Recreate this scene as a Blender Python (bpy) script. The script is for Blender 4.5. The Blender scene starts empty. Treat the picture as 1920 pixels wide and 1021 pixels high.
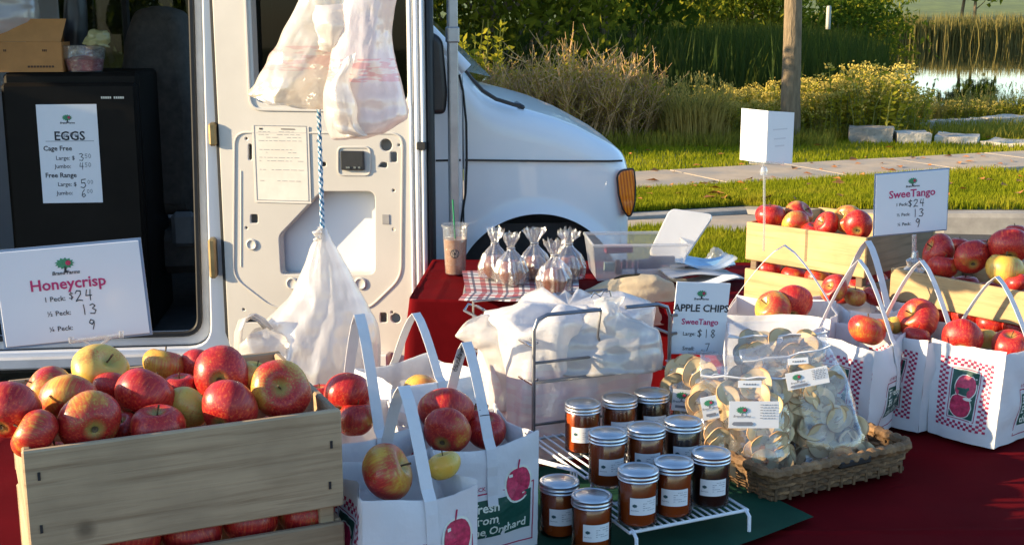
import bpy, math, random
from math import sin, cos, pi, atan2, sqrt, radians, tan, atan
from mathutils import Vector, Matrix, noise

sc = bpy.context.scene
COL = sc.collection
R = random.Random(7)

# ------------------------------------------------------------------ camera
CAMZ = 1.65
FPX = 2300.0
TH = atan(470.5 / FPX)
cam_d = bpy.data.cameras.new("camera")
cam_d.sensor_width = 36.0
cam_d.lens = 36.0 * FPX / 1920.0
cam_d.clip_start = 0.05
cam_d.clip_end = 2000
cam = bpy.data.objects.new("camera", cam_d)
COL.objects.link(cam)
cam.location = (0, 0, CAMZ)
cam.rotation_euler = (pi / 2 - TH, 0, 0)
sc.camera = cam

# ------------------------------------------------------------------ sky and sun
SUN_AZ = radians(82)      # from behind the camera towards the left
SUN_EL = radians(15)
SDIR = Vector((-sin(SUN_AZ) * cos(SUN_EL), -cos(SUN_AZ) * cos(SUN_EL), sin(SUN_EL)))
world = bpy.data.worlds.new("World")
sc.world = world
world.use_nodes = True
wn = world.node_tree
for n in list(wn.nodes):
    wn.nodes.remove(n)
sky = wn.nodes.new("ShaderNodeTexSky")
sky.sky_type = 'NISHITA'
sky.sun_disc = False
sky.sun_elevation = SUN_EL
sky.sun_rotation = atan2(SDIR.x, SDIR.y)
sky.air_density = 1.0
sky.dust_density = 0.4
sky.ozone_density = 3.2
bg = wn.nodes.new("ShaderNodeBackground")
bg.inputs[1].default_value = 0.15
wo = wn.nodes.new("ShaderNodeOutputWorld")
wn.links.new(sky.outputs[0], bg.inputs[0])
wn.links.new(bg.outputs[0], wo.inputs[0])
sl = bpy.data.lights.new("sun", 'SUN')
sl.energy = 5.0
sl.angle = radians(0.5)
sl.color = (1.0, 0.78, 0.48)
so = bpy.data.objects.new("sun", sl)
COL.objects.link(so)
so.rotation_euler = SDIR.to_track_quat('Z', 'Y').to_euler()
sc.view_settings.view_transform = 'Standard'
sc.view_settings.look = 'None'
sc.view_settings.gamma = 1.0
sc.view_settings.exposure = 1.3
sc.cycles.max_bounces = 10
sc.cycles.transparent_max_bounces = 24
sc.cycles.caustics_reflective = False
sc.cycles.caustics_refractive = False

# ------------------------------------------------------------------ points on the ground and on planes
FW = Vector((0, cos(TH), -sin(TH)))
UP = Vector((0, sin(TH), cos(TH)))
C0 = Vector((0, 0, CAMZ))


def ray(px, py):
    return Vector(((px - 960) / FPX, 0, 0)) - UP * ((py - 510.5) / FPX) + FW


def P(px, py, Y):
    d = ray(px, py)
    return C0 + d * (Y / d.y)


def PZ(px, py, z):
    d = ray(px, py)
    return C0 + d * ((z - CAMZ) / d.z)


def PL(px, py, pt, n):
    d = ray(px, py)
    return C0 + d * ((pt - C0).dot(n) / d.dot(n))


def zc(p):
    return (p - C0).dot(FW)


def V(*a):
    return Vector(a)


def lerp(a, b, t):
    return a + (b - a) * t


def nz(x, y=0.0, z=0.0):
    return noise.noise(Vector((x, y, z)))


def interp(pts, x):
    if x <= pts[0][0]:
        return pts[0][1]
    for (x0, y0), (x1, y1) in zip(pts, pts[1:]):
        if x <= x1:
            return y0 + (y1 - y0) * (x - x0) / (x1 - x0) if x1 > x0 else y1
    return pts[-1][1]


# ------------------------------------------------------------------ mesh builder
class MB:
    def __init__(self):
        self.v = []
        self.f = []
        self.mi = []

    def add(self, vs, fs, M=None, mi=0):
        o = len(self.v)
        for p in vs:
            p = Vector(p)
            self.v.append(M @ p if M else p)
        for f in fs:
            self.f.append([i + o for i in f])
            self.mi.append(mi)
        return self

    def box(self, c, s, rz=0, M=None, mi=0, bev=0.0):
        x, y, z = s[0] / 2, s[1] / 2, s[2] / 2
        T = Matrix.Translation(Vector(c)) @ Matrix.Rotation(rz, 4, 'Z')
        if M:
            T = M @ T
        b = min(bev, x * .9, y * .9, z * .9)
        if b <= 0:
            vs = [(i, j, k) for k in (-z, z) for j in (-y, y) for i in (-x, x)]
            fs = [(0, 2, 3, 1), (4, 5, 7, 6), (0, 1, 5, 4), (2, 6, 7, 3), (0, 4, 6, 2), (1, 3, 7, 5)]
        else:
            vs, fs = [], []
            idx = {}
            for k in (-1, 1):
                for j in (-1, 1):
                    for i in (-1, 1):
                        for ax in range(3):
                            q = [i * (x - b), j * (y - b), k * (z - b)]
                            q[ax] = (i * x, j * y, k * z)[ax]
                            idx[(i, j, k, ax)] = len(vs)
                            vs.append(tuple(q))
            for sgn in (-1, 1):
                r = [(-1, -1), (1, -1), (1, 1), (-1, 1)]
                fs.append([idx[(sgn, a, c2, 0)] for a, c2 in r][::sgn])
                fs.append([idx[(a, sgn, c2, 1)] for a, c2 in r][::-sgn])
                fs.append([idx[(a, c2, sgn, 2)] for a, c2 in r][::sgn])
            for a in (-1, 1):
                for c2 in (-1, 1):
                    e = [idx[(-1, a, c2, 1)], idx[(1, a, c2, 1)], idx[(1, a, c2, 2)], idx[(-1, a, c2, 2)]]
                    fs.append(e if a * c2 < 0 else e[::-1])
                    e = [idx[(a, -1, c2, 0)], idx[(a, 1, c2, 0)], idx[(a, 1, c2, 2)], idx[(a, -1, c2, 2)]]
                    fs.append(e if a * c2 > 0 else e[::-1])
                    e = [idx[(a, c2, -1, 0)], idx[(a, c2, 1, 0)], idx[(a, c2, 1, 1)], idx[(a, c2, -1, 1)]]
                    fs.append(e if a * c2 < 0 else e[::-1])
            for i in (-1, 1):
                for j in (-1, 1):
                    for k in (-1, 1):
                        e = [idx[(i, j, k, 0)], idx[(i, j, k, 1)], idx[(i, j, k, 2)]]
                        fs.append(e if i * j * k > 0 else e[::-1])
        return self.add(vs, fs, T, mi)

    def tube(self, pts, r, n=8, closed=False, mi=0, cap=True):
        pts = [Vector(p) for p in pts]
        m = len(pts)
        rr = r if isinstance(r, (list, tuple)) else [r] * m
        vs, fs = [], []
        up = None
        for i, p in enumerate(pts):
            if closed:
                t = pts[(i + 1) % m] - pts[i - 1]
            else:
                t = pts[min(i + 1, m - 1)] - pts[max(i - 1, 0)]
            if t.length < 1e-9:
                t = Vector((0, 0, 1))
            t.normalize()
            if up is None:
                up = Vector((0, 0, 1)) if abs(t.z) < .9 else Vector((1, 0, 0))
            up = (up - t * up.dot(t))
            if up.length < 1e-6:
                up = t.orthogonal()
            up.normalize()
            sd = t.cross(up)
            for k in range(n):
                a = 2 * pi * k / n
                vs.append(p + (up * cos(a) + sd * sin(a)) * rr[i])
        for i in range(m if closed else m - 1):
            j = (i + 1) % m
            for k in range(n):
                k2 = (k + 1) % n
                fs.append((i * n + k, i * n + k2, j * n + k2, j * n + k))
        if not closed and cap:
            fs.append(list(range(n))[::-1])
            fs.append([(m - 1) * n + k for k in range(n)])
        return self.add(vs, fs, None, mi)

    def lathe(self, prof, n=24, M=None, mi=0, sx=1, sy=1):
        vs, fs = [], []
        for (r, z) in prof:
            for k in range(n):
                a = 2 * pi * k / n
                vs.append((r * cos(a) * sx, r * sin(a) * sy, z))
        for i in range(len(prof) - 1):
            for k in range(n):
                k2 = (k + 1) % n
                fs.append((i * n + k, i * n + k2, (i + 1) * n + k2, (i + 1) * n + k))
        return self.add(vs, fs, M, mi)

    def grid(self, fn, nu, nv, closeu=False, M=None, mi=0, flip=False):
        vs, fs = [], []
        for j in range(nv + 1):
            for i in range(nu if closeu else nu + 1):
                vs.append(fn(i / nu, j / nv))
        w = nu if closeu else nu + 1
        for j in range(nv):
            for i in range(nu):
                i2 = (i + 1) % w
                q = (j * w + i, j * w + i2, (j + 1) * w + i2, (j + 1) * w + i)
                fs.append(q[::-1] if flip else q)
        return self.add(vs, fs, M, mi)

    def strap(self, pts, wv, th=.001, mi=0):
        """flat band along pts; wv = half-width vector or list of them"""
        pts = [Vector(p) for p in pts]
        m = len(pts)
        vs, fs = [], []
        for i, p in enumerate(pts):
            w = Vector(wv[i]) if isinstance(wv, list) else Vector(wv)
            t = (pts[min(i + 1, m - 1)] - pts[max(i - 1, 0)]).normalized()
            nn = t.cross(w).normalized() * th / 2
            vs += [p - w - nn, p + w - nn, p + w + nn, p - w + nn]
        for i in range(m - 1):
            a, b = i * 4, i * 4 + 4
            for k in range(4):
                k2 = (k + 1) % 4
                fs.append((a + k, a + k2, b + k2, b + k))
        fs.append((3, 2, 1, 0))
        fs.append([(m - 1) * 4 + k for k in range(4)])
        return self.add(vs, fs, None, mi)

    def poly(self, pts, M=None, mi=0):
        return self.add(pts, [list(range(len(pts)))], M, mi)

    def build(self, name, mats, parent=None, smooth=False, loc=None, rz=None):
        me = bpy.data.meshes.new(name)
        me.from_pydata([tuple(p) for p in self.v], [], self.f)
        if not isinstance(mats, (list, tuple)):
            mats = [mats]
        for m in mats:
            me.materials.append(m)
        if len(mats) > 1:
            me.polygons.foreach_set("material_index", self.mi)
        if smooth:
            me.polygons.foreach_set("use_smooth", [True] * len(me.polygons))
            if smooth != 'all':
                try:
                    me.set_sharp_from_angle(angle=radians(45))
                except Exception:
                    pass
        me.update()
        o = bpy.data.objects.new(name, me)
        COL.objects.link(o)
        if parent:
            o.parent = parent
        if loc is not None:
            o.location = loc
        if rz is not None:
            o.rotation_euler = (0, 0, rz)
        return o


def tag(o, label=None, cat=None, group=None, kind=None):
    if label:
        o["label"] = label
    if cat:
        o["category"] = cat
    if group:
        o["group"] = group
    if kind:
        o["kind"] = kind
    return o


def thing(name, label, cat, loc=(0, 0, 0), rz=0.0, group=None, rot=None):
    o = bpy.data.objects.new(name, None)
    o.empty_display_size = .05
    COL.objects.link(o)
    o.location = loc
    o.rotation_euler = rot if rot else (0, 0, rz)
    return tag(o, label, cat, group)


def link_copy(o, parent=None, name=None):
    c = o.copy()
    COL.objects.link(c)
    c.parent = parent
    return c


def copy_tree(o, parent=None):
    c = link_copy(o, parent)
    for ch in o.children:
        d = link_copy(ch, c)
        for g in ch.children:
            link_copy(g, d)
    return c


# ------------------------------------------------------------------ 2D shapes and text
def curve_mesh(cu):
    ob = bpy.data.objects.new("tmp", cu)
    me = ob.to_mesh()
    vs = [v.co.copy() for v in me.vertices]
    fs = [list(p.vertices) for p in me.polygons]
    ob.to_mesh_clear()
    bpy.data.objects.remove(ob)
    bpy.data.curves.remove(cu)
    return vs, fs


def shape2d(loops, t=.002, bev=0.0, res=1):
    cu = bpy.data.curves.new("tmp", 'CURVE')
    cu.dimensions = '2D'
    cu.fill_mode = 'BOTH'
    cu.extrude = max(t / 2 - bev, 0)
    cu.bevel_depth = bev
    cu.bevel_resolution = res
    if bev > 0:
        cu.offset = -bev
    for lp in loops:
        s = cu.splines.new('POLY')
        s.points.add(len(lp) - 1)
        for i, p in enumerate(lp):
            s.points[i].co = (p[0], p[1], 0, 1)
        s.use_cyclic_u = True
    return curve_mesh(cu)


_tc = {}


def text2d(s, size, bold=0.0, align='LEFT', shear=0.0, xs=1.0):
    k = (s, bold, shear, align)
    if k not in _tc:
        cu = bpy.data.curves.new("tmp", 'FONT')
        cu.body = s
        cu.size = 1.0
        cu.resolution_u = 2
        cu.offset = bold
        cu.shear = shear
        cu.align_x = align
        _tc[k] = curve_mesh(cu)
    vs, fs = _tc[k]
    return [(v.x * size * xs, v.y * size) for v in vs], fs


def rpoly(pts, r, n=5):
    out = []
    m = len(pts)
    for i in range(m):
        p0, p1, p2 = Vector(pts[i - 1]), Vector(pts[i]), Vector(pts[(i + 1) % m])
        rad = r[i] if isinstance(r, (list, tuple)) else r
        a, b = (p0 - p1), (p2 - p1)
        la, lb = a.length, b.length
        if rad <= 0 or la < 1e-9 or lb < 1e-9:
            out.append(tuple(p1))
            continue
        a.normalize()
        b.normalize()
        d = min(rad, la * .48, lb * .48)
        s, e = p1 + a * d, p1 + b * d
        for k in range(n + 1):
            t = k / n
            q = s * (1 - t) ** 2 + p1 * 2 * t * (1 - t) + e * t * t
            out.append((q.x, q.y))
    return out


def rect(x0, y0, x1, y1):
    return [(x0, y0), (x1, y0), (x1, y1), (x0, y1)]


def disc(x, y, r, n=16, ry=None):
    return [(x + r * cos(2 * pi * k / n), y + (ry or r) * sin(2 * pi * k / n)) for k in range(n)]


HAND = {
    '0': [[(.5, 1), (.2, .8), (.15, .35), (.4, 0), (.75, .2), (.8, .65), (.5, 1)]],
    '1': [[(.45, 1), (.5, .5), (.5, 0)]],
    '2': [[(.1, .75), (.3, 1), (.7, .95), (.7, .65), (.1, 0), (.45, .08), (.85, .02)]],
    '3': [[(.15, .9), (.5, 1), (.75, .8), (.4, .55), (.8, .35), (.6, .02), (.1, .08)]],
    '4': [[(.35, 1), (.2, .45), (.85, .45)], [(.75, 1), (.68, .5), (.68, 0)]],
    '5': [[(.8, 1), (.25, .95), (.22, .55), (.65, .6), (.78, .25), (.5, 0), (.1, .1)]],
    '6': [[(.65, 1), (.3, .6), (.2, .2), (.45, 0), (.75, .2), (.6, .45), (.25, .3)]],
    '7': [[(.1, .95), (.8, 1), (.45, 0)]],
    '8': [[(.7, .85), (.4, 1), (.2, .75), (.75, .3), (.5, 0), (.2, .25), (.7, .85)]],
    '9': [[(.75, .85), (.4, 1), (.2, .7), (.5, .5), (.78, .8), (.72, .4), (.55, 0)]],
    '$': [[(.8, .8), (.5, .9), (.2, .75), (.75, .35), (.5, .12), (.15, .25)], [(.5, 1.05), (.5, 0)]],
    '-': [[(.1, .45), (.8, .5)]],
    ' ': [],
}


def hand2d(s, size, w=.1, sp=.85):
    """handwriting as stroke ribbons"""
    vs, fs = [], []
    x = 0
    for ch in s:
        k = 1.0
        for st in HAND.get(ch, []):
            for (ax, ay), (bx, by) in zip(st, st[1:]):
                d = Vector((bx - ax, by - ay))
                if d.length < 1e-6:
                    continue
                nrm = Vector((-d.y, d.x)).normalized() * w / 2
                e = d.normalized() * w * .3
                o = len(vs)
                for q in ((ax - e.x + nrm.x, ay - e.y + nrm.y), (ax - e.x - nrm.x, ay - e.y - nrm.y),
                          (bx + e.x - nrm.x, by + e.y - nrm.y), (bx + e.x + nrm.x, by + e.y + nrm.y)):
                    vs.append(((x + q[0] * .8) * size, q[1] * size))
                fs.append((o, o + 1, o + 2, o + 3))
        x += sp
    return vs, fs


# simple roman letters with serifs: strokes of (points, width)
def serif2d(s, size, **k):
    vs, fs = text2d(s, size, bold=.018)
    # little serif bars on uprights of tall letters
    return vs, fs


# ------------------------------------------------------------------ materials
_M = {}


def node_mat(name):
    m = bpy.data.materials.new(name)
    m.use_nodes = True
    nt = m.node_tree
    for n in list(nt.nodes):
        nt.nodes.remove(n)
    out = nt.nodes.new("ShaderNodeOutputMaterial")
    return m, nt, out


def N(nt, typ, **kw):
    n = nt.nodes.new("ShaderNode" + typ)
    for k, v in kw.items():
        if k.startswith("i_"):
            key = k[2:]
            key = int(key) if key.isdigit() else key.replace("_", " ")
            n.inputs[key].default_value = v
        else:
            setattr(n, k, v)
    return n


def coords(nt, scale=(1, 1, 1), kind="Object", rot=(0, 0, 0)):
    t = N(nt, "TexCoord")
    m = N(nt, "Mapping")
    m.inputs["Scale"].default_value = scale
    m.inputs["Rotation"].default_value = rot
    nt.links.new(t.outputs[kind], m.inputs["Vector"])
    return m.outputs[0]


def ramp(nt, fac, stops):
    r = N(nt, "ValToRGB")
    els = r.color_ramp.elements
    while len(els) < len(stops):
        els.new(.5)
    for e, (p, c) in zip(els, stops):
        e.position = p
        e.color = (*c, 1) if len(c) == 3 else c
    nt.links.new(fac, r.inputs[0])
    return r.outputs[0]


def mixc(nt, fac, a, b, mode='MIX'):
    m = N(nt, "MixRGB", blend_type=mode)
    for s, i in ((fac, 0), (a, 1), (b, 2)):
        if isinstance(s, (int, float)):
            m.inputs[i].default_value = s
        elif isinstance(s, (tuple, list)):
            m.inputs[i].default_value = (*s, 1) if len(s) == 3 else s
        else:
            nt.links.new(s, m.inputs[i])
    return m.outputs[0]


def mth(nt, op, a, b=0.0, clamp=False):
    m = N(nt, "Math", operation=op, use_clamp=clamp)
    for s, i in ((a, 0), (b, 1)):
        if isinstance(s, (int, float)):
            m.inputs[i].default_value = s
        else:
            nt.links.new(s, m.inputs[i])
    return m.outputs[0]


def bump(nt, h, strength=.3, dist=.01):
    b = N(nt, "Bump")
    b.inputs["Strength"].default_value = strength
    b.inputs["Distance"].default_value = dist
    nt.links.new(h, b.inputs["Height"])
    return b.outputs[0]


def pm(name, col, rough=.6, metal=0.0, var=.15, scale=12, bmp=0.0, bscale=None, coat=0.0, sub=0.0,
       stretch=(1, 1, 1), spec=.5, kind="Object", bdist=.004, var2=None, rnd=0.0):
    """principled material with two-scale colour variation and fine relief"""
    if name in _M:
        return _M[name]
    m, nt, out = node_mat(name)
    b = N(nt, "BsdfPrincipled")
    co = coords(nt, stretch, kind)
    n1 = N(nt, "TexNoise", i_Scale=scale, i_Detail=6.0, i_Roughness=.6)
    nt.links.new(co, n1.inputs["Vector"])
    dk = tuple(c * (1 - var) for c in col)
    lt = tuple(min(1, c * (1 + var)) for c in col)
    c = ramp(nt, n1.outputs[0], [(.3, dk), (.7, lt)])
    if var2:
        n2 = N(nt, "TexNoise", i_Scale=scale * .23, i_Detail=3.0)
        nt.links.new(co, n2.inputs["Vector"])
        f = ramp(nt, n2.outputs[0], [(.45, (0, 0, 0)), (.65, (1, 1, 1))])
        c = mixc(nt, f, c, var2)
    if rnd:
        oi = N(nt, "ObjectInfo")
        hv = N(nt, "HueSaturation")
        nt.links.new(mth(nt, 'ADD', mth(nt, 'MULTIPLY', oi.outputs["Random"], rnd * 2), 1 - rnd), hv.inputs["Value"])
        nt.links.new(c, hv.inputs["Color"])
        c = hv.outputs[0]
    nt.links.new(c, b.inputs["Base Color"])
    b.inputs["Roughness"].default_value = rough
    b.inputs["Metallic"].default_value = metal
    b.inputs["Coat Weight"].default_value = coat
    b.inputs["Specular IOR Level"].default_value = spec
    if sub:
        b.inputs["Subsurface Weight"].default_value = sub
        b.inputs["Subsurface Radius"].default_value = (.02, .01, .005)
    if bmp:
        n3 = N(nt, "TexNoise", i_Scale=bscale or scale * 3, i_Detail=5.0)
        nt.links.new(co, n3.inputs["Vector"])
        nt.links.new(bump(nt, n3.outputs[0], bmp, bdist), b.inputs["Normal"])
    nt.links.new(b.outputs[0], out.inputs[0])
    _M[name] = m
    return m


def film(name, col, transp, transl=.4, gloss=.12, rough=.25, bscale=30, bmp=.4, var=0.06, redband=None, ink=.35, st=(1, 1, 1)):
    """thin plastic or paper sheet: diffuse + translucent + clear + gloss"""
    if name in _M:
        return _M[name]
    m, nt, out = node_mat(name)
    co = coords(nt, st)
    n1 = N(nt, "TexNoise", i_Scale=bscale, i_Detail=5.0)
    nt.links.new(co, n1.inputs["Vector"])
    c = ramp(nt, n1.outputs[0], [(.3, tuple(x * (1 - var) for x in col)), (.7, col)])
    if redband:
        z0, z1, rc, sc_ = redband
        sp = N(nt, "SeparateXYZ")
        t = N(nt, "TexCoord")
        nt.links.new(t.outputs["Object"], sp.inputs[0])
        up = mth(nt, 'GREATER_THAN', sp.outputs["Z"], z0)
        dn = mth(nt, 'LESS_THAN', sp.outputs["Z"], z1)
        w = N(nt, "TexNoise", i_Scale=sc_, i_Detail=1.0)
        mp = N(nt, "Mapping")
        mp.inputs["Scale"].default_value = (1, 1, 6)
        nt.links.new(t.outputs["Object"], mp.inputs[0])
        nt.links.new(mp.outputs[0], w.inputs["Vector"])
        k = ramp(nt, w.outputs[0], [(.47, (0, 0, 0)), (.53, (1, 1, 1))])
        f = mth(nt, 'MULTIPLY', mth(nt, 'MULTIPLY', up, dn), k)
        c = mixc(nt, mth(nt, 'MULTIPLY', f, ink), c, rc)
    nb = bump(nt, n1.outputs[0], bmp, .006)
    d = N(nt, "BsdfDiffuse")
    tl = N(nt, "BsdfTranslucent")
    for q in (d, tl):
        nt.links.new(c, q.inputs["Color"])
        nt.links.new(nb, q.inputs["Normal"])
    mx = N(nt, "MixShader", i_0=transl)
    nt.links.new(d.outputs[0], mx.inputs[1])
    nt.links.new(tl.outputs[0], mx.inputs[2])
    tp = N(nt, "BsdfTransparent")
    mx2 = N(nt, "MixShader", i_0=transp)
    nt.links.new(mx.outputs[0], mx2.inputs[1])
    nt.links.new(tp.outputs[0], mx2.inputs[2])
    g = N(nt, "BsdfGlossy")
    g.inputs["Roughness"].default_value = rough
    nt.links.new(nb, g.inputs["Normal"])
    lw = N(nt, "LayerWeight")
    lw.inputs["Blend"].default_value = .35
    mx3 = N(nt, "MixShader")
    nt.links.new(mth(nt, 'ADD', mth(nt, 'MULTIPLY', lw.outputs["Facing"], gloss * 1.5), gloss * .5), mx3.inputs[0])
    nt.links.new(mx2.outputs[0], mx3.inputs[1])
    nt.links.new(g.outputs[0], mx3.inputs[2])
    nt.links.new(mx3.outputs[0], out.inputs[0])
    _M[name] = m
    return m


def leafmat(name, cols, transl=.35, scale=3.0):
    if name in _M:
        return _M[name]
    m, nt, out = node_mat(name)
    co = coords(nt, (1, 1, 1), "Object")
    n1 = N(nt, "TexNoise", i_Scale=scale, i_Detail=8.0, i_Roughness=.75)
    nt.links.new(co, n1.inputs["Vector"])
    k = len(cols)
    c = ramp(nt, n1.outputs[0], [(.28 + .44 * i / (k - 1), cols[i]) for i in range(k)])
    d = N(nt, "BsdfDiffuse")
    tl = N(nt, "BsdfTranslucent")
    nt.links.new(c, d.inputs[0])
    nt.links.new(mixc(nt, .5, c, (.25, .28, .02)), tl.inputs[0])
    mx = N(nt, "MixShader", i_0=transl)
    nt.links.new(d.outputs[0], mx.inputs[1])
    nt.links.new(tl.outputs[0], mx.inputs[2])
    nt.links.new(mx.outputs[0], out.inputs[0])
    _M[name] = m
    return m


def glassmat(name, tint=(1, 1, 1), gloss=1.0, dark=0.0):
    if name in _M:
        return _M[name]
    m, nt, out = node_mat(name)
    tp = N(nt, "BsdfTransparent")
    tp.inputs[0].default_value = (*tint, 1)
    g = N(nt, "BsdfGlossy")
    g.inputs["Roughness"].default_value = .03
    fr = N(nt, "Fresnel")
    fr.inputs[0].default_value = 1.45
    mx = N(nt, "MixShader")
    nt.links.new(mth(nt, 'MULTIPLY', fr.outputs[0], gloss, True), mx.inputs[0])
    nt.links.new(tp.outputs[0], mx.inputs[1])
    nt.links.new(g.outputs[0], mx.inputs[2])
    nt.links.new(mx.outputs[0], out.inputs[0])
    _M[name] = m
    return m


def woodmat(name, col, dark, knots=True, grain_axis=0):
    if name in _M:
        return _M[name]
    m, nt, out = node_mat(name)
    b = N(nt, "BsdfPrincipled")
    t = N(nt, "TexCoord")
    oi = N(nt, "ObjectInfo")
    ad = N(nt, "VectorMath", operation='ADD')
    cmb = N(nt, "CombineXYZ")
    for i in range(3):
        nt.links.new(mth(nt, 'MULTIPLY', oi.outputs["Random"], 7.0 + 5 * i), cmb.inputs[i])
    nt.links.new(t.outputs["Object"], ad.inputs[0])
    nt.links.new(cmb.outputs[0], ad.inputs[1])
    mp = N(nt, "Mapping")
    s = [30, 30, 90]
    s[grain_axis] = 3.5
    mp.inputs["Scale"].default_value = s
    nt.links.new(ad.outputs[0], mp.inputs[0])
    n1 = N(nt, "TexNoise", i_Scale=1.0, i_Detail=8.0, i_Roughness=.65, i_Distortion=.6)
    nt.links.new(mp.outputs[0], n1.inputs["Vector"])
    n2 = N(nt, "TexNoise", i_Scale=9.0, i_Detail=4.0)
    nt.links.new(ad.outputs[0], n2.inputs["Vector"])
    c = ramp(nt, n1.outputs[0], [(.25, dark), (.5, col), (.8, tuple(min(1, x * 1.2) for x in col))])
    f = ramp(nt, n2.outputs[0], [(.4, (0, 0, 0)), (.72, (.75, .75, .75))])
    c = mixc(nt, f, c, tuple(x * .66 for x in col))
    n4 = N(nt, "TexNoise", i_Scale=3.2, i_Detail=3.0)
    nt.links.new(ad.outputs[0], n4.inputs["Vector"])
    f4 = ramp(nt, n4.outputs[0], [(.56, (0, 0, 0)), (.74, (.6, .6, .6))])
    c = mixc(nt, f4, c, tuple(x * y for x, y in zip(dark, (.85, .72, .55))))
    if knots:
        vo = N(nt, "TexVoronoi", i_Scale=9.0)
        nt.links.new(ad.outputs[0], vo.inputs["Vector"])
        k = ramp(nt, vo.outputs["Distance"], [(.07, (1, 1, 1)), (.16, (0, 0, 0))])
        c = mixc(nt, mth(nt, 'MULTIPLY', k, .7), c, tuple(x * .35 for x in dark))
    hv = N(nt, "HueSaturation")
    nt.links.new(mth(nt, 'ADD', mth(nt, 'MULTIPLY', oi.outputs["Random"], .3), .85), hv.inputs["Value"])
    nt.links.new(c, hv.inputs["Color"])
    nt.links.new(hv.outputs[0], b.inputs["Base Color"])
    b.inputs["Roughness"].default_value = .75
    nt.links.new(bump(nt, n1.outputs[0], .35, .003), b.inputs["Normal"])
    nt.links.new(b.outputs[0], out.inputs[0])
    _M[name] = m
    return m


WHITE_PAINT = pm("white_van_paint", (.78, .79, .80), .28, var=.02, scale=3, coat=.6, var2=(.74, .745, .75))
DOOR_PAINT = pm("door_inner_paint", (.56, .53, .48), .4, var=.05, scale=5, bmp=.03, bscale=60, var2=(.49, .465, .42))
JAMB = pm("jamb_paint", (.6, .59, .57), .45, var=.12, scale=9, var2=(.48, .46, .43))
BLACK = pm("black_rubber", (.012, .012, .013), .55, var=.3, scale=25)
BLACKP = pm("black_plastic", (.02, .02, .022), .4, var=.25, scale=20, bmp=.1)
FRIDGE = pm("fridge_black", (.010, .008, .006), .5, var=.3, scale=4, bmp=.05, bscale=200, spec=.12)
SEATM = pm("seat_cloth", (.075, .062, .05), .85, var=.25, scale=30, bmp=.3, bscale=300, bdist=.002)
CARPET = pm("van_floor_rubber", (.04, .037, .033), .9, var=.3, scale=18, bmp=.3)
CHROME = pm("chrome_wire", (.55, .55, .56), .22, 1.0, var=.1, scale=30)
DARKWIRE = pm("rack_steel", (.27, .27, .28), .3, .9, var=.25, scale=30)
LIDM = pm("lid_metal", (.62, .63, .64), .3, 1.0, var=.1, scale=40, bmp=.03)
WHITEWIRE = pm("white_wire", (.75, .76, .78), .35, var=.06, scale=30)
REDCLOTH = pm("red_tablecloth", (.115, .003, .005), .85, var=.14, scale=9, bmp=.25, bscale=900, bdist=.001, spec=.04)
GREENCLOTH = pm("green_cloth", (.008, .055, .03), .85, var=.2, scale=10, bmp=.25, bscale=900, bdist=.001, spec=.2)
PAPER = pm("white_paper", (.8, .8, .8), .5, var=.015, scale=20)
LAMI = pm("laminated_sheet", (.8, .81, .83), .3, var=.015, scale=10, coat=.35)
BAGPAPER = film("white_bag_paper", (.8, .8, .81), 0.0, .22, .04, .4, 11, 1.0, .04)
STRAPM = film("bag_strap_paper", (.8, .8, .81), 0.0, .25, .03, .5, 40, .2, .04)
PLASTIC = film("thin_white_plastic", (.86, .83, .79), .12, .58, .16, .16, 30, .4, .05, st=(1, 1, .3))
PLASTICR = film("printed_white_plastic", (.86, .83, .79), .07, .55, .18, .18, 34, 1.0, .05, redband=(.09, .16, (.75, .04, .08), 40))
PLASTICP = film("pink_print_plastic", (.88, .865, .86), .10, .42, .16, .18, 36, .5, .05, redband=(.02, .2, (.8, .25, .4), 9), ink=.16)
CLEAR = film("clear_bag_plastic", (.85, .85, .85), .86, .3, .3, .12, 45, 1.0)
ZIPBAG = film("zip_bag_plastic", (.85, .85, .85), .93, .3, .26, .12, 30, .8)
TUB = film("frosted_tub_plastic", (.82, .84, .86), .66, .5, .12, .3, 12, .1)
ACRYL = film("clear_acrylic", (.85, .87, .88), .72, .3, .3, .06, 8, .0)
INK = pm("black_ink", (.02, .02, .025), .6, var=.1, scale=90)
GREYINK = pm("grey_ink", (.22, .23, .26), .7, var=.2, scale=90)
PINKINK = pm("magenta_ink", (.5, .03, .14), .6, var=.08, scale=50)
REDPRINT = pm("red_print", (.38, .008, .07), .55, var=.12, scale=60)
APPLEPRINT = pm("apple_print", (.5, .03, .09), .5, var=.45, scale=110)
GREENPRINT = pm("green_print", (.008, .075, .055), .5, var=.12, scale=60)
CREAMPRINT = pm("cream_print", (.72, .76, .66), .6, var=.05, scale=60)
TREEPRINT = pm("logo_green", (.05, .25, .12), .6, var=.25, scale=200)
WOODGREY = woodmat("weathered_crate_wood", (.38, .265, .155), (.19, .115, .058))
WOODYEL = woodmat("fresh_crate_wood", (.50, .34, .16), (.30, .17, .065))
WOODDK = woodmat("brown_shaded_crate_wood", (.20, .14, .085), (.09, .06, .035))  # brown for corner posts, and for shade painted onto one crate end
GALV = pm("galvanised_pole", (.38, .38, .39), .4, .7, var=.15, scale=14)

# ================================================================== SETTING: ground
def sm(t):
    t = max(0.0, min(1.0, t))
    return t * t * (3 - 2 * t)


def HT(x, y):
    """height of the terrain"""
    edge = 10.2 + (y - 33) * .305
    ins = min((x - edge) / 4.0, (y - 32) / 5.0, (128 - y) / 4.0)
    z = -.06 - .28 * sm((y - 18) / 12)
    z += 1.6 * sm((y - 42) / 30) * sm((edge - 3 - x) / 8)
    z = lerp(z, -1.7, sm(ins * .5 + .5))
    if y > 126:
        z = max(z, -1.2 + .06 * (y - 122)) if y < 260 else 7.1
    return z


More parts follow.
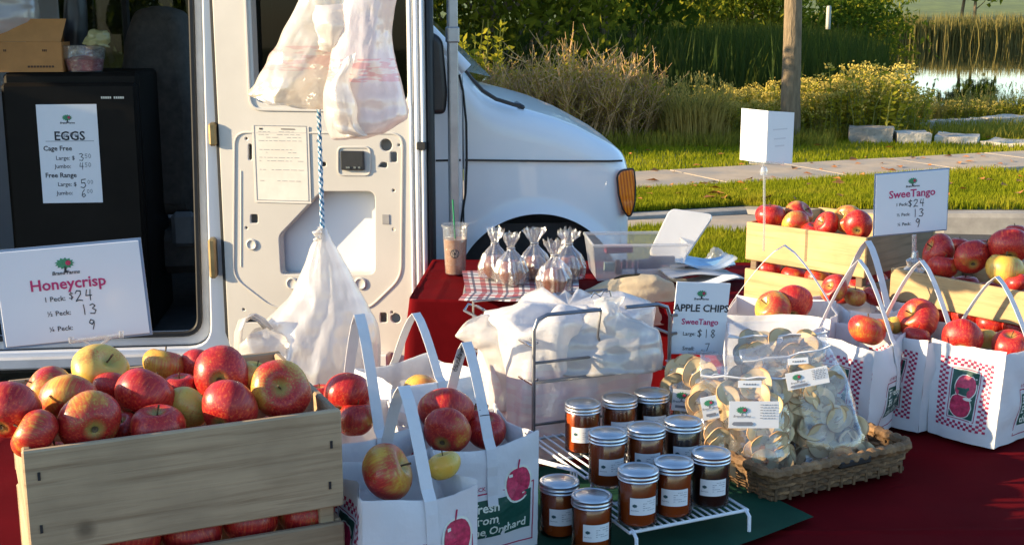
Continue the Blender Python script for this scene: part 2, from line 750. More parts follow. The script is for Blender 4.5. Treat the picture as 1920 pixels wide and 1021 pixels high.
def curve_strip(name, near, far, mat, z0=0.0, nu=40, nv=4, zf=None):
    def pos(line, t):
        L = [0]
        for a, b in zip(line, line[1:]):
            L.append(L[-1] + (Vector(b[:2]) - Vector(a[:2])).length)
        d = t * L[-1]
        for i in range(len(line) - 1):
            if d <= L[i + 1] + 1e-9:
                k = (d - L[i]) / max(1e-9, L[i + 1] - L[i])
                return Vector(line[i]).lerp(Vector(line[i + 1]), k)
        return Vector(line[-1])
    mb = MB()
    mb.grid(lambda u, v: pos(near, u).lerp(pos(far, u), v) + V(0, 0, z0), nu, nv)
    o = mb.build(name, mat)
    return tag(o, kind="structure"), lambda u, v: pos(near, u).lerp(pos(far, u), v) + V(0, 0, z0)


ASPHALT = pm("asphalt", (.05, .05, .052), .9, var=.3, scale=60, bmp=.5, bscale=160, bdist=.006, var2=(.06, .059, .056))
CONC = pm("pale_concrete", (.44, .34, .23), .85, var=.12, scale=8, bmp=.3, bscale=120, var2=(.31, .27, .215))
CURBM = pm("curb_concrete", (.34, .31, .265), .85, var=.15, scale=12, bmp=.35, bscale=90, var2=(.25, .23, .20))
GRASSG = pm("grass_ground", (.07, .10, .015), .95, var=.4, scale=14, bmp=.6, bscale=60, var2=(.10, .11, .02))
MEADOW = pm("meadow_ground", (.14, .17, .03), .95, var=.4, scale=.6, bmp=.4, bscale=3, var2=(.10, .13, .025))
STONE = pm("limestone", (.52, .46, .37), .85, var=.22, scale=7, bmp=.7, bscale=16, bdist=.03, var2=(.32, .27, .21), rnd=.15)
BARK = pm("tree_bark", (.20, .145, .085), .9, var=.35, scale=10, bmp=.8, bscale=14, stretch=(2.2, 2.2, .5), bdist=.03)

mb = MB()
xs = [-400, -250, -150, -90, -60] + [-45 + 3 * i for i in range(0, 36)] + [75, 95, 130, 200, 300, 450]
ys = [-60, -20, 0, 5, 10] + [14 + 2 * i for i in range(0, 30)] + [76, 82, 90, 98, 106, 114, 120, 124, 127, 130, 134, 140, 150, 165, 185, 210, 240, 300, 450, 700]
nx = len(xs)
mb.add([(x, y, HT(x, y)) for y in ys for x in xs],
       [(j * nx + i, j * nx + i + 1, (j + 1) * nx + i + 1, (j + 1) * nx + i) for j in range(len(ys) - 1) for i in range(nx - 1)])
tag(mb.build("terrain", MEADOW, smooth='all'), kind="structure")

# road: asphalt sheet up to the kerb
KP = [(-900, 560, .02), (500, 452, .03), (1190, 411, .03), (1400, 401, .04), (1600, 424, .11), (1770, 438, .16), (1920, 441, .17), (2700, 452, .17)]
kb = [PZ(x, y, 0) for x, y, h in KP]
kt = [p + V(-.01, .10, h) for p, (x, y, h) in zip(kb, KP)]
mb = MB()
n = len(kb)
mb.add([(p.x, p.y + .02, 0) for p in kb] + [(p.x * 1.0, -12, 0) for p in kb],
       [(n + i, n + i + 1, i + 1, i) for i in range(n - 1)])
tag(mb.build("road", ASPHALT), kind="structure")
# kerb with a face, a rounded edge and a top
mb = MB()
rows = []
for (p, (x, y, h)) in zip(kb, KP):
    rows.append([V(p.x, p.y, 0), V(p.x, p.y + .008, h * .8), V(p.x, p.y + .025, h), V(p.x, p.y + .17, h + .005), V(p.x, p.y + .18, -.05)])
fine = []
for a, b in zip(rows, rows[1:]):
    for k in range(6):
        fine.append([q.lerp(w, k / 6) for q, w in zip(a, b)])
fine.append(rows[-1])
m5 = 5
mb.add([q for r in fine for q in r], [(i * m5 + k, (i + 1) * m5 + k, (i + 1) * m5 + k + 1, i * m5 + k + 1) for i in range(len(fine) - 1) for k in range(4)])
tag(mb.build("kerb", CURBM), kind="structure")
# pale concrete apron in front of the dropped kerb
ap = [PZ(700, 470, .006), PZ(1190, 452, .006), PZ(1405, 447, .006), PZ(1560, 450, .006)]
apf = [PZ(700, 442, .006), PZ(1190, 412, .006), PZ(1405, 402, .006), PZ(1560, 420, .006)]
curve_strip("apron", ap, apf, CONC, 0, 20, 2)
# grass island in front of the apron
gi_n = [PZ(1080, 560, .03), PZ(1250, 560, .03), PZ(1430, 540, .03)]
gi_f = [PZ(1080, 445, .03), PZ(1230, 433, .03), PZ(1430, 446, .03)]
_, gi_fn = curve_strip("grass_island", gi_n, gi_f, GRASSG, 0, 10, 6)

# sidewalk of separate slabs
s0, s1 = PZ(1190, 356, .05), PZ(1920, 312, .05)
sd = (s1 - s0)
sd.z = 0
sd.normalize()
sn = V(-sd.y, sd.x, 0)
f0 = PZ(1190, 321, .05)
sw = (f0 - s0).dot(sn)
sang = atan2(sd.y, sd.x)
walk = thing("sidewalk", None, None, s0 - V(0, 0, .06), sang)
tag(walk, kind="structure")
slab = None
for i in range(-9, 16):
    if slab is None:
        slab = MB().box((0, 0, 0), (1.485, sw, .12), bev=.012).build("slab", CONC, walk)
        s_ = slab
    else:
        s_ = link_copy(slab, walk)
    s_.location = (1.5 * i + .4, sw / 2, 0)
    s_.rotation_euler = (R.uniform(-.002, .002), R.uniform(-.003, .003), 0)

# verge between kerb and sidewalk
vn = [p + V(0, .165, h + .01) for p, (x, y, h) in zip(kb, KP)]
vf = []
for p in vn:
    t = (p - s0).dot(sd)
    q = s0 + sd * t - sn * .01
    vf.append(V(q.x, q.y, .03))
_, verge_fn = curve_strip("verge", vn, vf, GRASSG, 0, 60, 6)
# lawn behind the sidewalk
ln = [s0 + sd * t + sn * (sw + .01) for t in (-14, -4, 0, 4, 8, 12, 24)]
lf = [PZ(300, 292, -.02) + V(-12, 4, 0), PZ(900, 290, -.02), PZ(1190, 272, -.02), PZ(1590, 262, -.02), PZ(1900, 224, -.02), PZ(2100, 222, -.02), PZ(2500, 222, -.02) + V(10, 8, 0)]
for p in ln:
    p.z = .0
_, lawn_fn = curve_strip("lawn", ln, lf, GRASSG, 0, 50, 8)


def blades(name, fn, n, h, mat, w=.006, seed=1, z=0.0, dens=None, lean=.5):
    r = random.Random(seed)
    vs, fs = [], []
    for _ in range(n):
        u, v = r.random(), r.random()
        if dens and r.random() > dens(u, v):
            continue
        p = fn(u, v)
        a = r.uniform(0, 2 * pi)
        hh = h * r.uniform(.45, 1.15)
        d = V(cos(a), sin(a), 0)
        s = V(-d.y, d.x, 0) * w * r.uniform(.7, 1.3)
        k = r.uniform(.05, lean)
        o = len(vs)
        vs += [p - s, p + s, p + d * hh * k * .4 + V(0, 0, hh * .6) + s * .7, p + d * hh * k * .4 + V(0, 0, hh * .6) - s * .7, p + d * hh * k + V(0, 0, hh)]
        fs += [(o, o + 1, o + 2, o + 3), (o + 3, o + 2, o + 4)]
    me = bpy.data.meshes.new(name)
    me.from_pydata([tuple(q) for q in vs], [], fs)
    me.materials.append(mat)
    ob = bpy.data.objects.new(name, me)
    COL.objects.link(ob)
    return tag(ob, kind="stuff")


LAWNB = leafmat("lawn_blades", [(.09, .12, .008), (.25, .27, .012), (.46, .37, .04)], .5, .8)
DRYB = leafmat("dry_blades", [(.36, .24, .06), (.52, .38, .11), (.6, .46, .16)], .45, 4)
REEDB = leafmat("shaded_reed_blades", [(.018, .035, .012), (.035, .055, .016), (.07, .075, .025)], .3, .5)  # the bank's shade is put into these dark blade colours
FREEDB = leafmat("far_reed_blades", [(.10, .10, .03), (.22, .18, .06), (.30, .24, .09)], .3, .35)


def infr(fn, lo, hi):
    def d(u, v):
        p = fn(u, v)
        k = p.x / max(p.y, .1)
        return 1.0 if lo < k < hi else .04
    return d


tag(blades("verge_grass", verge_fn, 130000, .075, LAWNB, .005, 3, dens=infr(verge_fn, .05, .45)),
    "short sunlit grass strip between the kerb and the sidewalk", "grass")
tag(blades("lawn_grass", lawn_fn, 110000, .075, LAWNB, .006, 4, dens=infr(lawn_fn, .05, .47)),
    "short mown grass between the sidewalk and the weeds", "grass")
tag(blades("island_grass", gi_fn, 22000, .09, LAWNB, .005, 5), "patch of grass beside the white van's front wheel", "grass")

# fallen leaves on the grass and the walk
LEAFO = pm("fallen_leaf_orange", (.42, .15, .03), .8, var=.4, scale=8, rnd=.3)
mb = MB()
r = random.Random(5)
for i in range(300):
    fn = r.choice((verge_fn, verge_fn, lawn_fn))
    u, v = r.random(), r.random()
    p = fn(u, v) + V(0, 0, .06)
    if i % 5 == 0:
        p = s0 + sd * r.uniform(-2, 8) + sn * r.uniform(0, sw) + V(0, 0, .008)
    s = r.uniform(.03, .075)
    a = r.uniform(0, 6.3)
    M = Matrix.Translation(p) @ Matrix.Rotation(a, 4, 'Z') @ Matrix.Rotation(r.uniform(-.5, .5), 4, 'X')
    mb.add([(-s, 0, 0), (-s * .2, -s * .6, s * .2), (s, 0, .1 * s), (-s * .2, s * .6, s * .25)], [(0, 1, 2), (0, 2, 3)], M)
tag(mb.build("fallen_leaves", LEAFO), "orange and brown fallen leaves scattered over the grass", "leaves", kind="stuff")

# pond
m, nt, out = node_mat("pond_water")
b_ = N(nt, "BsdfPrincipled")
b_.inputs["Base Color"].default_value = (.012, .016, .01, 1)
b_.inputs["Roughness"].default_value = .02
b_.inputs["Specular IOR Level"].default_value = .6
n_ = N(nt, "TexNoise", i_Scale=1.2, i_Detail=3.0)
nt.links.new(coords(nt, (1, .35, 1)), n_.inputs["Vector"])
nt.links.new(bump(nt, n_.outputs[0], .03, .05), b_.inputs["Normal"])
nt.links.new(b_.outputs[0], out.inputs[0])
mb = MB()
mb.grid(lambda u, v: V(-5 + 230 * u, 27 + 110 * v, -.8), 12, 12)
tag(mb.build("pond_water", m), kind="structure")

# limestone blocks beside the lawn
wall = thing("stone_wall", "low wall of pale limestone blocks along the lawn beside the weeds", "stone wall", (0, 0, 0))


def stone(xa, ya, xb, yb, hpx, dep, seed):
    r = random.Random(seed)
    a, b = PZ(xa, ya, -.02), PZ(xb, yb, -.02)
    ln_ = (b - a).length
    h = hpx * zc(a) / FPX
    ang = atan2((b - a).y, (b - a).x)
    mb = MB()
    T = Matrix.Translation(a) @ Matrix.Rotation(ang, 4, 'Z')
    g = MB()
    vs = []
    for k in range(4):
        for j in range(4):
            for i in range(7):
                q = V(i / 6 * ln_, j / 3 * dep, k / 3 * h)
                e = .03
                q += V(nz(q.x * 4, q.y * 4, seed + q.z * 5), nz(q.x * 4 + 9, q.y * 4, seed + q.z * 5), nz(q.x * 4, q.y * 4 + 7, seed + q.z * 5)) * e
                vs.append(q)
    ix = lambda i, j, k: k * 28 + j * 7 + i
    fs = []
    for i in range(6):
        for k in range(3):
            fs.append((ix(i, 0, k), ix(i + 1, 0, k), ix(i + 1, 0, k + 1), ix(i, 0, k + 1)))
            fs.append((ix(i + 1, 3, k), ix(i, 3, k), ix(i, 3, k + 1), ix(i + 1, 3, k + 1)))
        for j in range(3):
            fs.append((ix(i, j, 3), ix(i + 1, j, 3), ix(i + 1, j + 1, 3), ix(i, j + 1, 3)))
    for j in range(3):
        for k in range(3):
            fs.append((ix(0, j + 1, k), ix(0, j, k), ix(0, j, k + 1), ix(0, j + 1, k + 1)))
            fs.append((ix(6, j, k), ix(6, j + 1, k), ix(6, j + 1, k + 1), ix(6, j, k + 1)))
    mb.add(vs, fs, T)
    mb.build("stone", STONE, wall)


for i, a in enumerate([(1592, 270, 1675, 272, 30, .5), (1681, 272, 1746, 273, 22, .55), (1752, 272, 1832, 275, 17, .6), (1838, 275, 1935, 281, 10, .6),
                       (1590, 252, 1668, 249, 16, .4), (1672, 249, 1760, 246, 18, .4), (1764, 246, 1850, 240, 17, .4), (1854, 240, 1950, 234, 17, .4), (1954, 234, 2080, 228, 17, .4)]):
    stone(*a, i * 3.1 + 1)


# ================================================================== trees
def leaf_cloud(r, cen, rad, n, size, clumps, squash=1.0, hollow=.35):
    vs, fs = [], []
    cs = []
    for _ in range(clumps):
        while True:
            q = V(r.uniform(-1, 1), r.uniform(-1, 1), r.uniform(-1, 1))
            if hollow < q.length < 1:
                break
        cs.append((V(q.x * rad[0], q.y * rad[1], q.z * rad[2]), r.uniform(.6, 1.3)))
    for _ in range(n):
        c, k = r.choice(cs)
        s = .24 * max(rad) * k
        p = cen + c + V(r.gauss(0, s), r.gauss(0, s), r.gauss(0, s * .6)) * squash
        sz = size * r.uniform(.6, 1.35)
        a = V(r.gauss(0, 1), r.gauss(0, 1), r.gauss(0, .6)).normalized()
        b = a.orthogonal().normalized()
        b = (Matrix.Rotation(r.uniform(0, 6.3), 3, a) @ b)
        c2 = a.cross(b)
        o = len(vs)
        vs += [p - b * sz, p + c2 * sz * .45 + a * sz * .15, p + b * sz, p - c2 * sz * .45 + a * sz * .15]
        fs.append((o, o + 1, o + 2, o + 3))
    return vs, fs, cs


def tree(name, label, base, h, rad, cz, n, size, mat, seed, tr=.15, clumps=45, group=None, cat="tree"):
    r = random.Random(seed)
    t = thing(name, label, cat, base, 0, group)
    cen = V(0, 0, cz)
    vs, fs, cs = leaf_cloud(r, cen, rad, n, size, clumps)
    mb = MB()
    pts, rr = [], []
    for k in range(7):
        f = k / 6
        pts.append(V(nz(seed, f * 2) * .12 * h * f, nz(seed + 5, f * 2) * .12 * h * f, f * h * .85))
        rr.append(tr * (1 - .75 * f))
    mb.tube(pts, rr, 10)
    tk = mb.build("trunk", BARK, t, smooth=True)
    lb = MB()
    for c, k in cs[:16]:
        q = cen + c
        s = pts[min(5, max(1, int((q.z - 1) / h * 6)))]
        md = s.lerp(q, .5) + V(0, 0, -.1 * h * .3)
        lb.tube([s, md, q], [tr * .35, tr * .22, tr * .06], 5)
    lb.build("limbs", BARK, t, smooth=True)
    MB().add(vs, fs).build("crown", mat, t)
    return t


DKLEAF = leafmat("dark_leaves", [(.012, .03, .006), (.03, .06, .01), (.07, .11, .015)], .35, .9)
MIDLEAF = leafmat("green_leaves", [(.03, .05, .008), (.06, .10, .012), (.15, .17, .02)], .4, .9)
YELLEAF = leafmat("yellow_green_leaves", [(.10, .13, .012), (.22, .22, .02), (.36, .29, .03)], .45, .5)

tree("leafy_tree", "mid-green leafy tree just above the white van's hood", P(950, 120, 23) * V(1, 1, 0).to_track_quat('Z', 'Y').to_matrix().to_4x4().to_3x3() if False else V(-.4, 23.5, -.2), 6.5, (2.3, 2.2, 2.3), 2.9, 5200, .10, leafmat("olive_leaves", [(.04, .06, .008), (.14, .15, .015), (.32, .28, .03)], .45, .9), 3)
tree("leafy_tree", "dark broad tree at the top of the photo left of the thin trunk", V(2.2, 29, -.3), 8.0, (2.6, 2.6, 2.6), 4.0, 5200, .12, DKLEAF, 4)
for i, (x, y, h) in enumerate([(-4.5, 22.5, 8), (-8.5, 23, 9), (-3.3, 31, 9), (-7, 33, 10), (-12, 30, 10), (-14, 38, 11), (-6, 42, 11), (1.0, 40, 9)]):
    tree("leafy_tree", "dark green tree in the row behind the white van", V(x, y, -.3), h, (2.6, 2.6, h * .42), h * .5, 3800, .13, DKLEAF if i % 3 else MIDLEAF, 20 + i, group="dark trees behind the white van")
for i, (x, y, h) in enumerate([(-13.5, 24.5, 9), (-14, 25.5, 10), (-13, 27, 10), (-15, 29, 11), (-11, 26.5, 9), (-16, 33, 12), (-17, 37, 12), (-18, 42, 13)]):  # extra row out of view, put in to throw shade on the reeds
    tree("leafy_tree", "dense hidden tree added far left to shade the pond reeds", V(x, y, -.3), h, (2.4, 2.0, h * .44), h * .5, 3600, .24, DKLEAF, 80 + i, group="dense hidden trees added to shade the reeds")
for i, (px, Y, w) in enumerate([(1250, 56, 2.6), (1330, 60, 2.8), (1410, 58, 2.2), (1570, 63, 2.6), (1640, 68, 2.4), (1190, 62, 2.6)]):
    p = P(px, 60, Y)
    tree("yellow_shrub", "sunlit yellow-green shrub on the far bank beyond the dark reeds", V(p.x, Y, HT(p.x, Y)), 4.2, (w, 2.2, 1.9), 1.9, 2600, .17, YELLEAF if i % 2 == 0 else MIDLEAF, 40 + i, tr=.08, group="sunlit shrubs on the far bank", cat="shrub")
for i, (px, Y, h) in enumerate([(1650, 170, 15), (1800, 176, 19), (1825, 168, 13), (2010, 172, 17), (2120, 178, 15), (1500, 172, 17), (1380, 168, 16), (2300, 176, 18)]):
    p = P(px, 60, Y)
    tree("far_tree", "tall tree on the far side of the pond", V(p.x, Y, HT(p.x, Y) - .3), h, (h * .3, h * .3, h * .36), h * .62, 2600, .6, DKLEAF if i % 2 else MIDLEAF, 60 + i, tr=.25, clumps=26, group="trees on the far side of the pond")

for i, (x, y) in enumerate([(-7.6, 15.5), (-6.2, 16.2), (-4.9, 15.2), (-9.0, 16.5), (-3.6, 16.4)]):
    tree("green_shrub", "sunlit green shrub seen through the van's far window", V(x, y, -.05), 3.0, (1.3, 1.0, 1.5), 1.6, 1700, .10, YELLEAF if i == 2 else MIDLEAF, 120 + i, tr=.05, clumps=30, group="green shrubs beyond the van's far window", cat="shrub")
# street tree with the slim lit trunk
tb = PZ(1478, 268, -.05)
st = thing("street_tree", "slim pale-barked tree trunk standing in the weeds behind the folded white card", "tree", tb)
mb = MB()
rr = interp
mb.tube([V(.02 - .007 * k + .012 * nz(k * .7, 4), .01 * nz(k, 9), k * .35) for k in range(14)], [.150 - .005 * k + .008 * nz(k * 1.3, 2) for k in range(14)], 14)
mb.build("trunk", BARK, st, smooth=True)
vs, fs, cs = leaf_cloud(random.Random(8), V(-.06, 0, 6.4), (1.8, 1.8, 1.7), 2600, .09, 34)
lb = MB()
for c, k in cs[:12]:
    lb.tube([V(-.06, 0, 4.3), V(-.06, 0, 5.0).lerp(V(-.06, 0, 6.4) + c, .4), V(-.06, 0, 6.4) + c], [.07, .04, .01], 5)
lb.build("limbs", BARK, st, smooth=True)
MB().add(vs, fs).build("crown", YELLEAF, st)
mp_ = P(1554, 22, 52)
mk = MB()
mk.lathe([(0, 0), (.10, 0), (.10, .9), (.07, .95), (0, .96)], 10)
tag(mk.build("marker_post", pm("post_white", (.42, .40, .33), .6, var=.1), None, True, loc=(mp_.x, 52, mp_.z - .72)), "small pale marker post on the far bank right of the thin trunk", "post")

# ================================================================== weeds
STEMB = pm("dry_stems", (.42, .26, .12), .9, var=.4, scale=6, rnd=.25)
STEMG = pm("green_stems", (.16, .17, .03), .9, var=.35, scale=6, rnd=.2)
WEEDLEAF = leafmat("weed_leaves", [(.16, .16, .012), (.38, .34, .03), (.55, .44, .05)], .5, 5)
WEEDLEAFB = leafmat("weed_leaves_brown", [(.30, .17, .05), (.50, .34, .07), (.58, .48, .08)], .5, 5)
FLOWER = leafmat("goldenrod_heads", [(.40, .28, .05), (.58, .44, .10), (.66, .54, .18)], .3, 9)


def weed(kind, seed, h, w):
    """returns (stems, leaves, heads) mesh builders, base at the origin"""
    r = random.Random(seed)
    A, B, Cc = MB(), MB(), MB()

    def quad(mb, p, d, s, wd):
        d = d.normalized()
        sd_ = d.cross(V(r.gauss(0, 1), r.gauss(0, 1), r.gauss(0, 1))).normalized() * s * wd
        mb.add([p, p + d * s * .5 + sd_, p + d * s, p + d * s * .5 - sd_], [(0, 1, 2, 3)])
    ns = {'golden': 19, 'brush': 26, 'straw': 0, 'leafy': 15}[kind]
    for i in range(ns):
        a = r.uniform(0, 2 * pi)
        b0 = V(cos(a), sin(a), 0) * w * .45 * sqrt(r.random())
        hh = h * r.uniform(.6, 1.05)
        top = b0 + V(cos(a), sin(a), 0) * w * r.uniform(.1, .55) * (1.2 if kind == 'brush' else .5) + V(0, 0, hh)
        mid = b0.lerp(top, .5) + V(r.gauss(0, .03), r.gauss(0, .03), .05 * h)
        A.tube([b0, mid, top], [.009, .007, .004], 3, cap=False)
        if kind == 'brush':
            for j in range(9):
                t = r.uniform(.25, .98)
                s = b0.lerp(mid, t * 2) if t < .5 else mid.lerp(top, t * 2 - 1)
                e = s + V(r.gauss(0, .09), r.gauss(0, .09), r.uniform(.06, .22)) * h
                A.tube([s, e, e + (e - s) * .5 + V(r.gauss(0, .02), r.gauss(0, .02), .03)], [.006, .004, .002], 3, cap=False)
                for q in range(6):
                    quad(B, s.lerp(e, r.random()), V(r.gauss(0, 1), r.gauss(0, 1), .6), .04, .3)
                quad(Cc, e, V(r.gauss(0, .5), r.gauss(0, .5), 1), .05, .3)
        else:
            for j in range(26 if kind == 'golden' else 34):
                t = r.uniform(.05, .95)
                s = b0.lerp(mid, t * 2) if t < .5 else mid.lerp(top, t * 2 - 1)
                quad(B, s, V(r.gauss(0, 1), r.gauss(0, 1), r.uniform(-.2, .9)), .09 * r.uniform(.6, 1.3), .22)
            if kind == 'golden':
                for j in range(18):
                    q = top + V(r.gauss(0, .05), r.gauss(0, .05), r.gauss(0, .025))
                    quad(Cc, q, V(r.gauss(0, 1), r.gauss(0, 1), 1), .035, .5)
    if kind == 'straw':
        for i in range(190):
            a = r.uniform(0, 2 * pi)
            b0 = V(cos(a), sin(a), 0) * w * .3 * r.random()
            d = V(cos(a), sin(a), 0)
            hh = h * r.uniform(.5, 1.1)
            s = V(-d.y, d.x, 0) * .010
            k = r.uniform(.1, .7)
            m1 = b0 + d * hh * k * .25 + V(0, 0, hh * .6)
            e = b0 + d * hh * k + V(0, 0, hh * r.uniform(.75, 1))
            B.add([b0 - s, b0 + s, m1 + s * .8, m1 - s * .8, e], [(0, 1, 2, 3), (3, 2, 4)])
        for i in range(30):
            a = r.uniform(0, 2 * pi)
            e = V(cos(a) * w * .3, sin(a) * w * .3, h * r.uniform(.8, 1.2))
            A.tube([V(0, 0, 0), e * .6 + V(0, 0, .1 * h), e], [.004, .003, .002], 3, cap=False)
            for j in range(4):
                quad(Cc, e - V(0, 0, .03 * j), V(r.gauss(0, .4), r.gauss(0, .4), 1), .06, .2)
    return A, B, Cc


WK = {'golden': ("goldenrod_clump", STEMG, WEEDLEAF, FLOWER, "yellow-green goldenrod clump with tan flower heads in the weed bed", "goldenrods beyond the sidewalk"),
      'brush': ("dry_brush_clump", STEMB, WEEDLEAFB, WEEDLEAFB, "dry brown branching brush clump rising behind the van's hood", "dry brush behind the van's hood"),
      'straw': ("straw_grass_clump", STEMG, DRYB, DRYB, "pale straw-coloured grass tuft in the weed bed", "straw grass tufts beyond the sidewalk"),
      'leafy': ("leafy_weed", STEMG, WEEDLEAF, WEEDLEAF, "bright yellow-green leafy weed in the weed bed", "leafy weeds beyond the sidewalk")}
protos = {}


def place_weed(kind, px, py, h, var=0, rng=R):
    key = (kind, var)
    p = PZ(px, py, -.08)
    if key not in protos:
        nm, ms, ml, mh, lab, grp = WK[kind]
        t = thing(nm, lab, "weeds", (0, 0, 0), 0, grp)
        A, B, Cc = weed(kind, 100 + var * 7 + len(kind), 1.0, .75)
        if A.v:
            A.build("stems", ms, t)
        B.build("foliage", ml, t)
        if Cc.v:
            Cc.build("flower_heads", mh, t)
        protos[key] = t
    else:
        t = copy_tree(protos[key])
    t.location = (p.x, p.y, HT(p.x, p.y) - .02)
    t.rotation_euler = (0, 0, rng.uniform(0, 6.3))
    t.scale = (h * rng.uniform(.9, 1.2), h * rng.uniform(.9, 1.2), h)


r = random.Random(12)
for px in range(560, 1225, 30):
    for row in range(2):
        hb = interp([(560, 1.1), (900, 1.0), (1000, .95), (1060, 1.22), (1130, 1.1), (1190, .85), (1225, .6)], px)
        place_weed('brush', px + r.uniform(-12, 12), 262 + row * 12 + r.uniform(-4, 4), hb * r.uniform(.75, 1.12), r.randrange(3), r)
for px, py, h in [(925, 266, 1.15), (1005, 268, .95), (1060, 268, 1.05), (1075, 262, 1.2), (1110, 266, 1.05), (1135, 268, .95), (1165, 270, .9), (1190, 270, .85), (985, 260, .9), (860, 258, 1.5), (905, 262, 1.4), (880, 255, 1.7), (1040, 262, 1.0), (1090, 265, .9), (1215, 272, .7), (1235, 268, .9), (950, 262, .8)]:
    place_weed('leafy', px, py, h, r.randrange(2), r)
for px, py, h in [(1265, 274, .8), (1285, 276, .85), (1305, 277, .9), (1325, 276, .85), (1345, 274, .75), (1360, 265, .6), (1245, 272, .55), (1540, 268, .5), (1760, 230, .5), (1800, 228, .55), (1850, 226, .6), (1905, 224, .65), (1940, 224, .6), (1880, 218, .6), (1820, 218, .5), (1730, 233, .5), (1415, 270, .5), (1580, 266, .45)]:
    place_weed('straw', px, py, h, r.randrange(2), r)
for px in range(1235, 1700, 20):
    for row in range(3):
        hb = interp([(1240, .55), (1375, .72), (1450, .8), (1560, .8), (1620, 1.08), (1650, 1.05), (1700, .7)], px)
        place_weed('golden', px + r.uniform(-9, 9), 268 - row * 13 + r.uniform(-3, 3), hb * r.uniform(.7, 1.05), r.randrange(3), r)
for px in range(1690, 1960, 26):
    for row in range(2):
        place_weed('golden' if r.random() < .45 else 'leafy', px + r.uniform(-9, 9), 230 - row * 8, r.uniform(.34, .52), r.randrange(2), r)
for px in range(1230, 1400, 24):
    place_weed('leafy', px, 262 + r.uniform(-5, 5), r.uniform(.5, .8), r.randrange(2), r)


# reeds round the pond
def reed_fn(u, v):
    y = 21 + 34 * v ** .8
    e = .300 * y + .4 * nz(y * .5, 3)
    x = lerp(-6, e, u)
    return V(x, y, HT(x, y))


tag(blades("pond_reeds", reed_fn, 42000, 1.75, REEDB, .022, 9, lean=.35), "shade-darkened green mass of reeds on the near bank of the pond", "reeds")


def freed_fn(u, v):
    x = 20 + 60 * u
    y = 126 + 5 * v
    return V(x, y, -.9)


tag(blades("far_reeds", freed_fn, 14000, 3.2, FREEDB, .06, 10, lean=.25), "tan and green band of cattails along the pond's far shore", "reeds")


def under_fn(u, v):
    p = PZ(lerp(500, 1960, u), lerp(284, 244, v), -.05)
    return V(p.x, p.y, HT(p.x, p.y))


tag(blades("weed_undergrowth", under_fn, 22000, .26, leafmat("undergrowth", [(.16, .14, .02), (.30, .26, .04), (.42, .34, .07)], .5, 3), .008, 11, lean=.7,
           dens=lambda u, v: 0 if (.55 < u and v < .35 and u > .73) else 1), "tangled low undergrowth between the weed clumps", "undergrowth")

# ================================================================== VAN
VYAW = radians(6)
A_ = P(200, 670, 4.8)
VO = V(A_.x, A_.y, 0)
VU = V(cos(VYAW), sin(VYAW), 0)
VN = V(-sin(VYAW), cos(VYAW), 0)


def vp(px, py, yl=0.0):
    q = PL(px, py, VO + VN * yl, VN) - VO
    return (q.dot(VU), q.z)


def VW(s, yl, z):
    return VO + VU * s + VN * yl + V(0, 0, z)


XZ = Matrix(((1, 0, 0, 0), (0, 0, 1, 0), (0, 1, 0, 0), (0, 0, 0, 1)))   # (x, y, t) -> (x, t, y)


def plate(mb, loops, y0, y1, bev=0.0, M=None, mi=0, res=1):
    """flat shape in the x-z plane filling y0..y1"""
    vs, fs = shape2d(loops, abs(y1 - y0), bev, res)
    T = Matrix.Translation((0, (y0 + y1) / 2, 0)) @ XZ
    mb.add(vs, [f[::-1] for f in fs], M @ T if M else T, mi)
    return mb


van = thing("van", "white panel van with its side cargo door open and black fridge inside", "van", VO, VYAW)
WV = 1.95
s_h = vp(405, 400)[0]
z_sill = vp(200, 655)[1]
s_cowl = vp(869, 300)[0]
ROOF = 2.12
op = rpoly([(-.85, z_sill), (vp(388, 500)[0], z_sill), (vp(386, 100)[0], 1.98), (-.85, 1.98)], .09, 6)
wl0, wz0 = s_h + .25, 1.33
aline = [vp(905, 174), vp(870, 130), vp(822, 84)]
sl_ = (aline[2][1] - aline[0][1]) / (aline[2][0] - aline[0][0])
s_top = aline[2][0] + (ROOF - .06 - aline[2][1]) / sl_
z_at_cowl = aline[0][1] + sl_ * (s_cowl - aline[0][0])
outer = [(-2.9, .30), (s_cowl - .003, .30), (s_cowl - .003, z_at_cowl - .01), (s_top, ROOF - .06), (-2.9, ROOF - .06)]
wtop = 1.93
win = rpoly([(wl0, wz0), (aline[1][0] - .06, wz0), (aline[1][0] - .09 + (wtop - wz0) / sl_, wtop), (wl0, wtop)], .05)
mb = MB()
plate(mb, [outer, op, win], 0, .035, .006)
mb.build("body_side", WHITE_PAINT, van)
mb = MB()
inner = rpoly([(-.80, z_sill + .05), (vp(388, 500)[0] - .045, z_sill + .05), (vp(386, 100)[0] - .045, 1.93), (-.80, 1.93)], .07, 6)
plate(mb, [[(a, b) for a, b in op], inner], .036, .10, .01)
mb.box(((-.85 + s_h) / 2, -.012, z_sill - .045), (1.3, .02, .05), bev=.008)
mb.box(((-.85 + s_h) / 2, -.006, z_sill - .15), (1.3, .012, .02), bev=.005)
mb.build("door_jamb", JAMB, van)
mb = MB()
mb.tube([(a, .03, b) for a, b in inner], .012, 6, closed=True)
mb.build("opening_seal", BLACK, van, True)
mb = MB()
mb.box(((wl0 + aline[1][0]) / 2 - .1, .018, (wz0 + wtop) / 2), (aline[1][0] - wl0 - .1, .004, wtop - wz0))
mb.build("window_glass", glassmat("tinted_glass", (.25, .28, .27), .8), van)

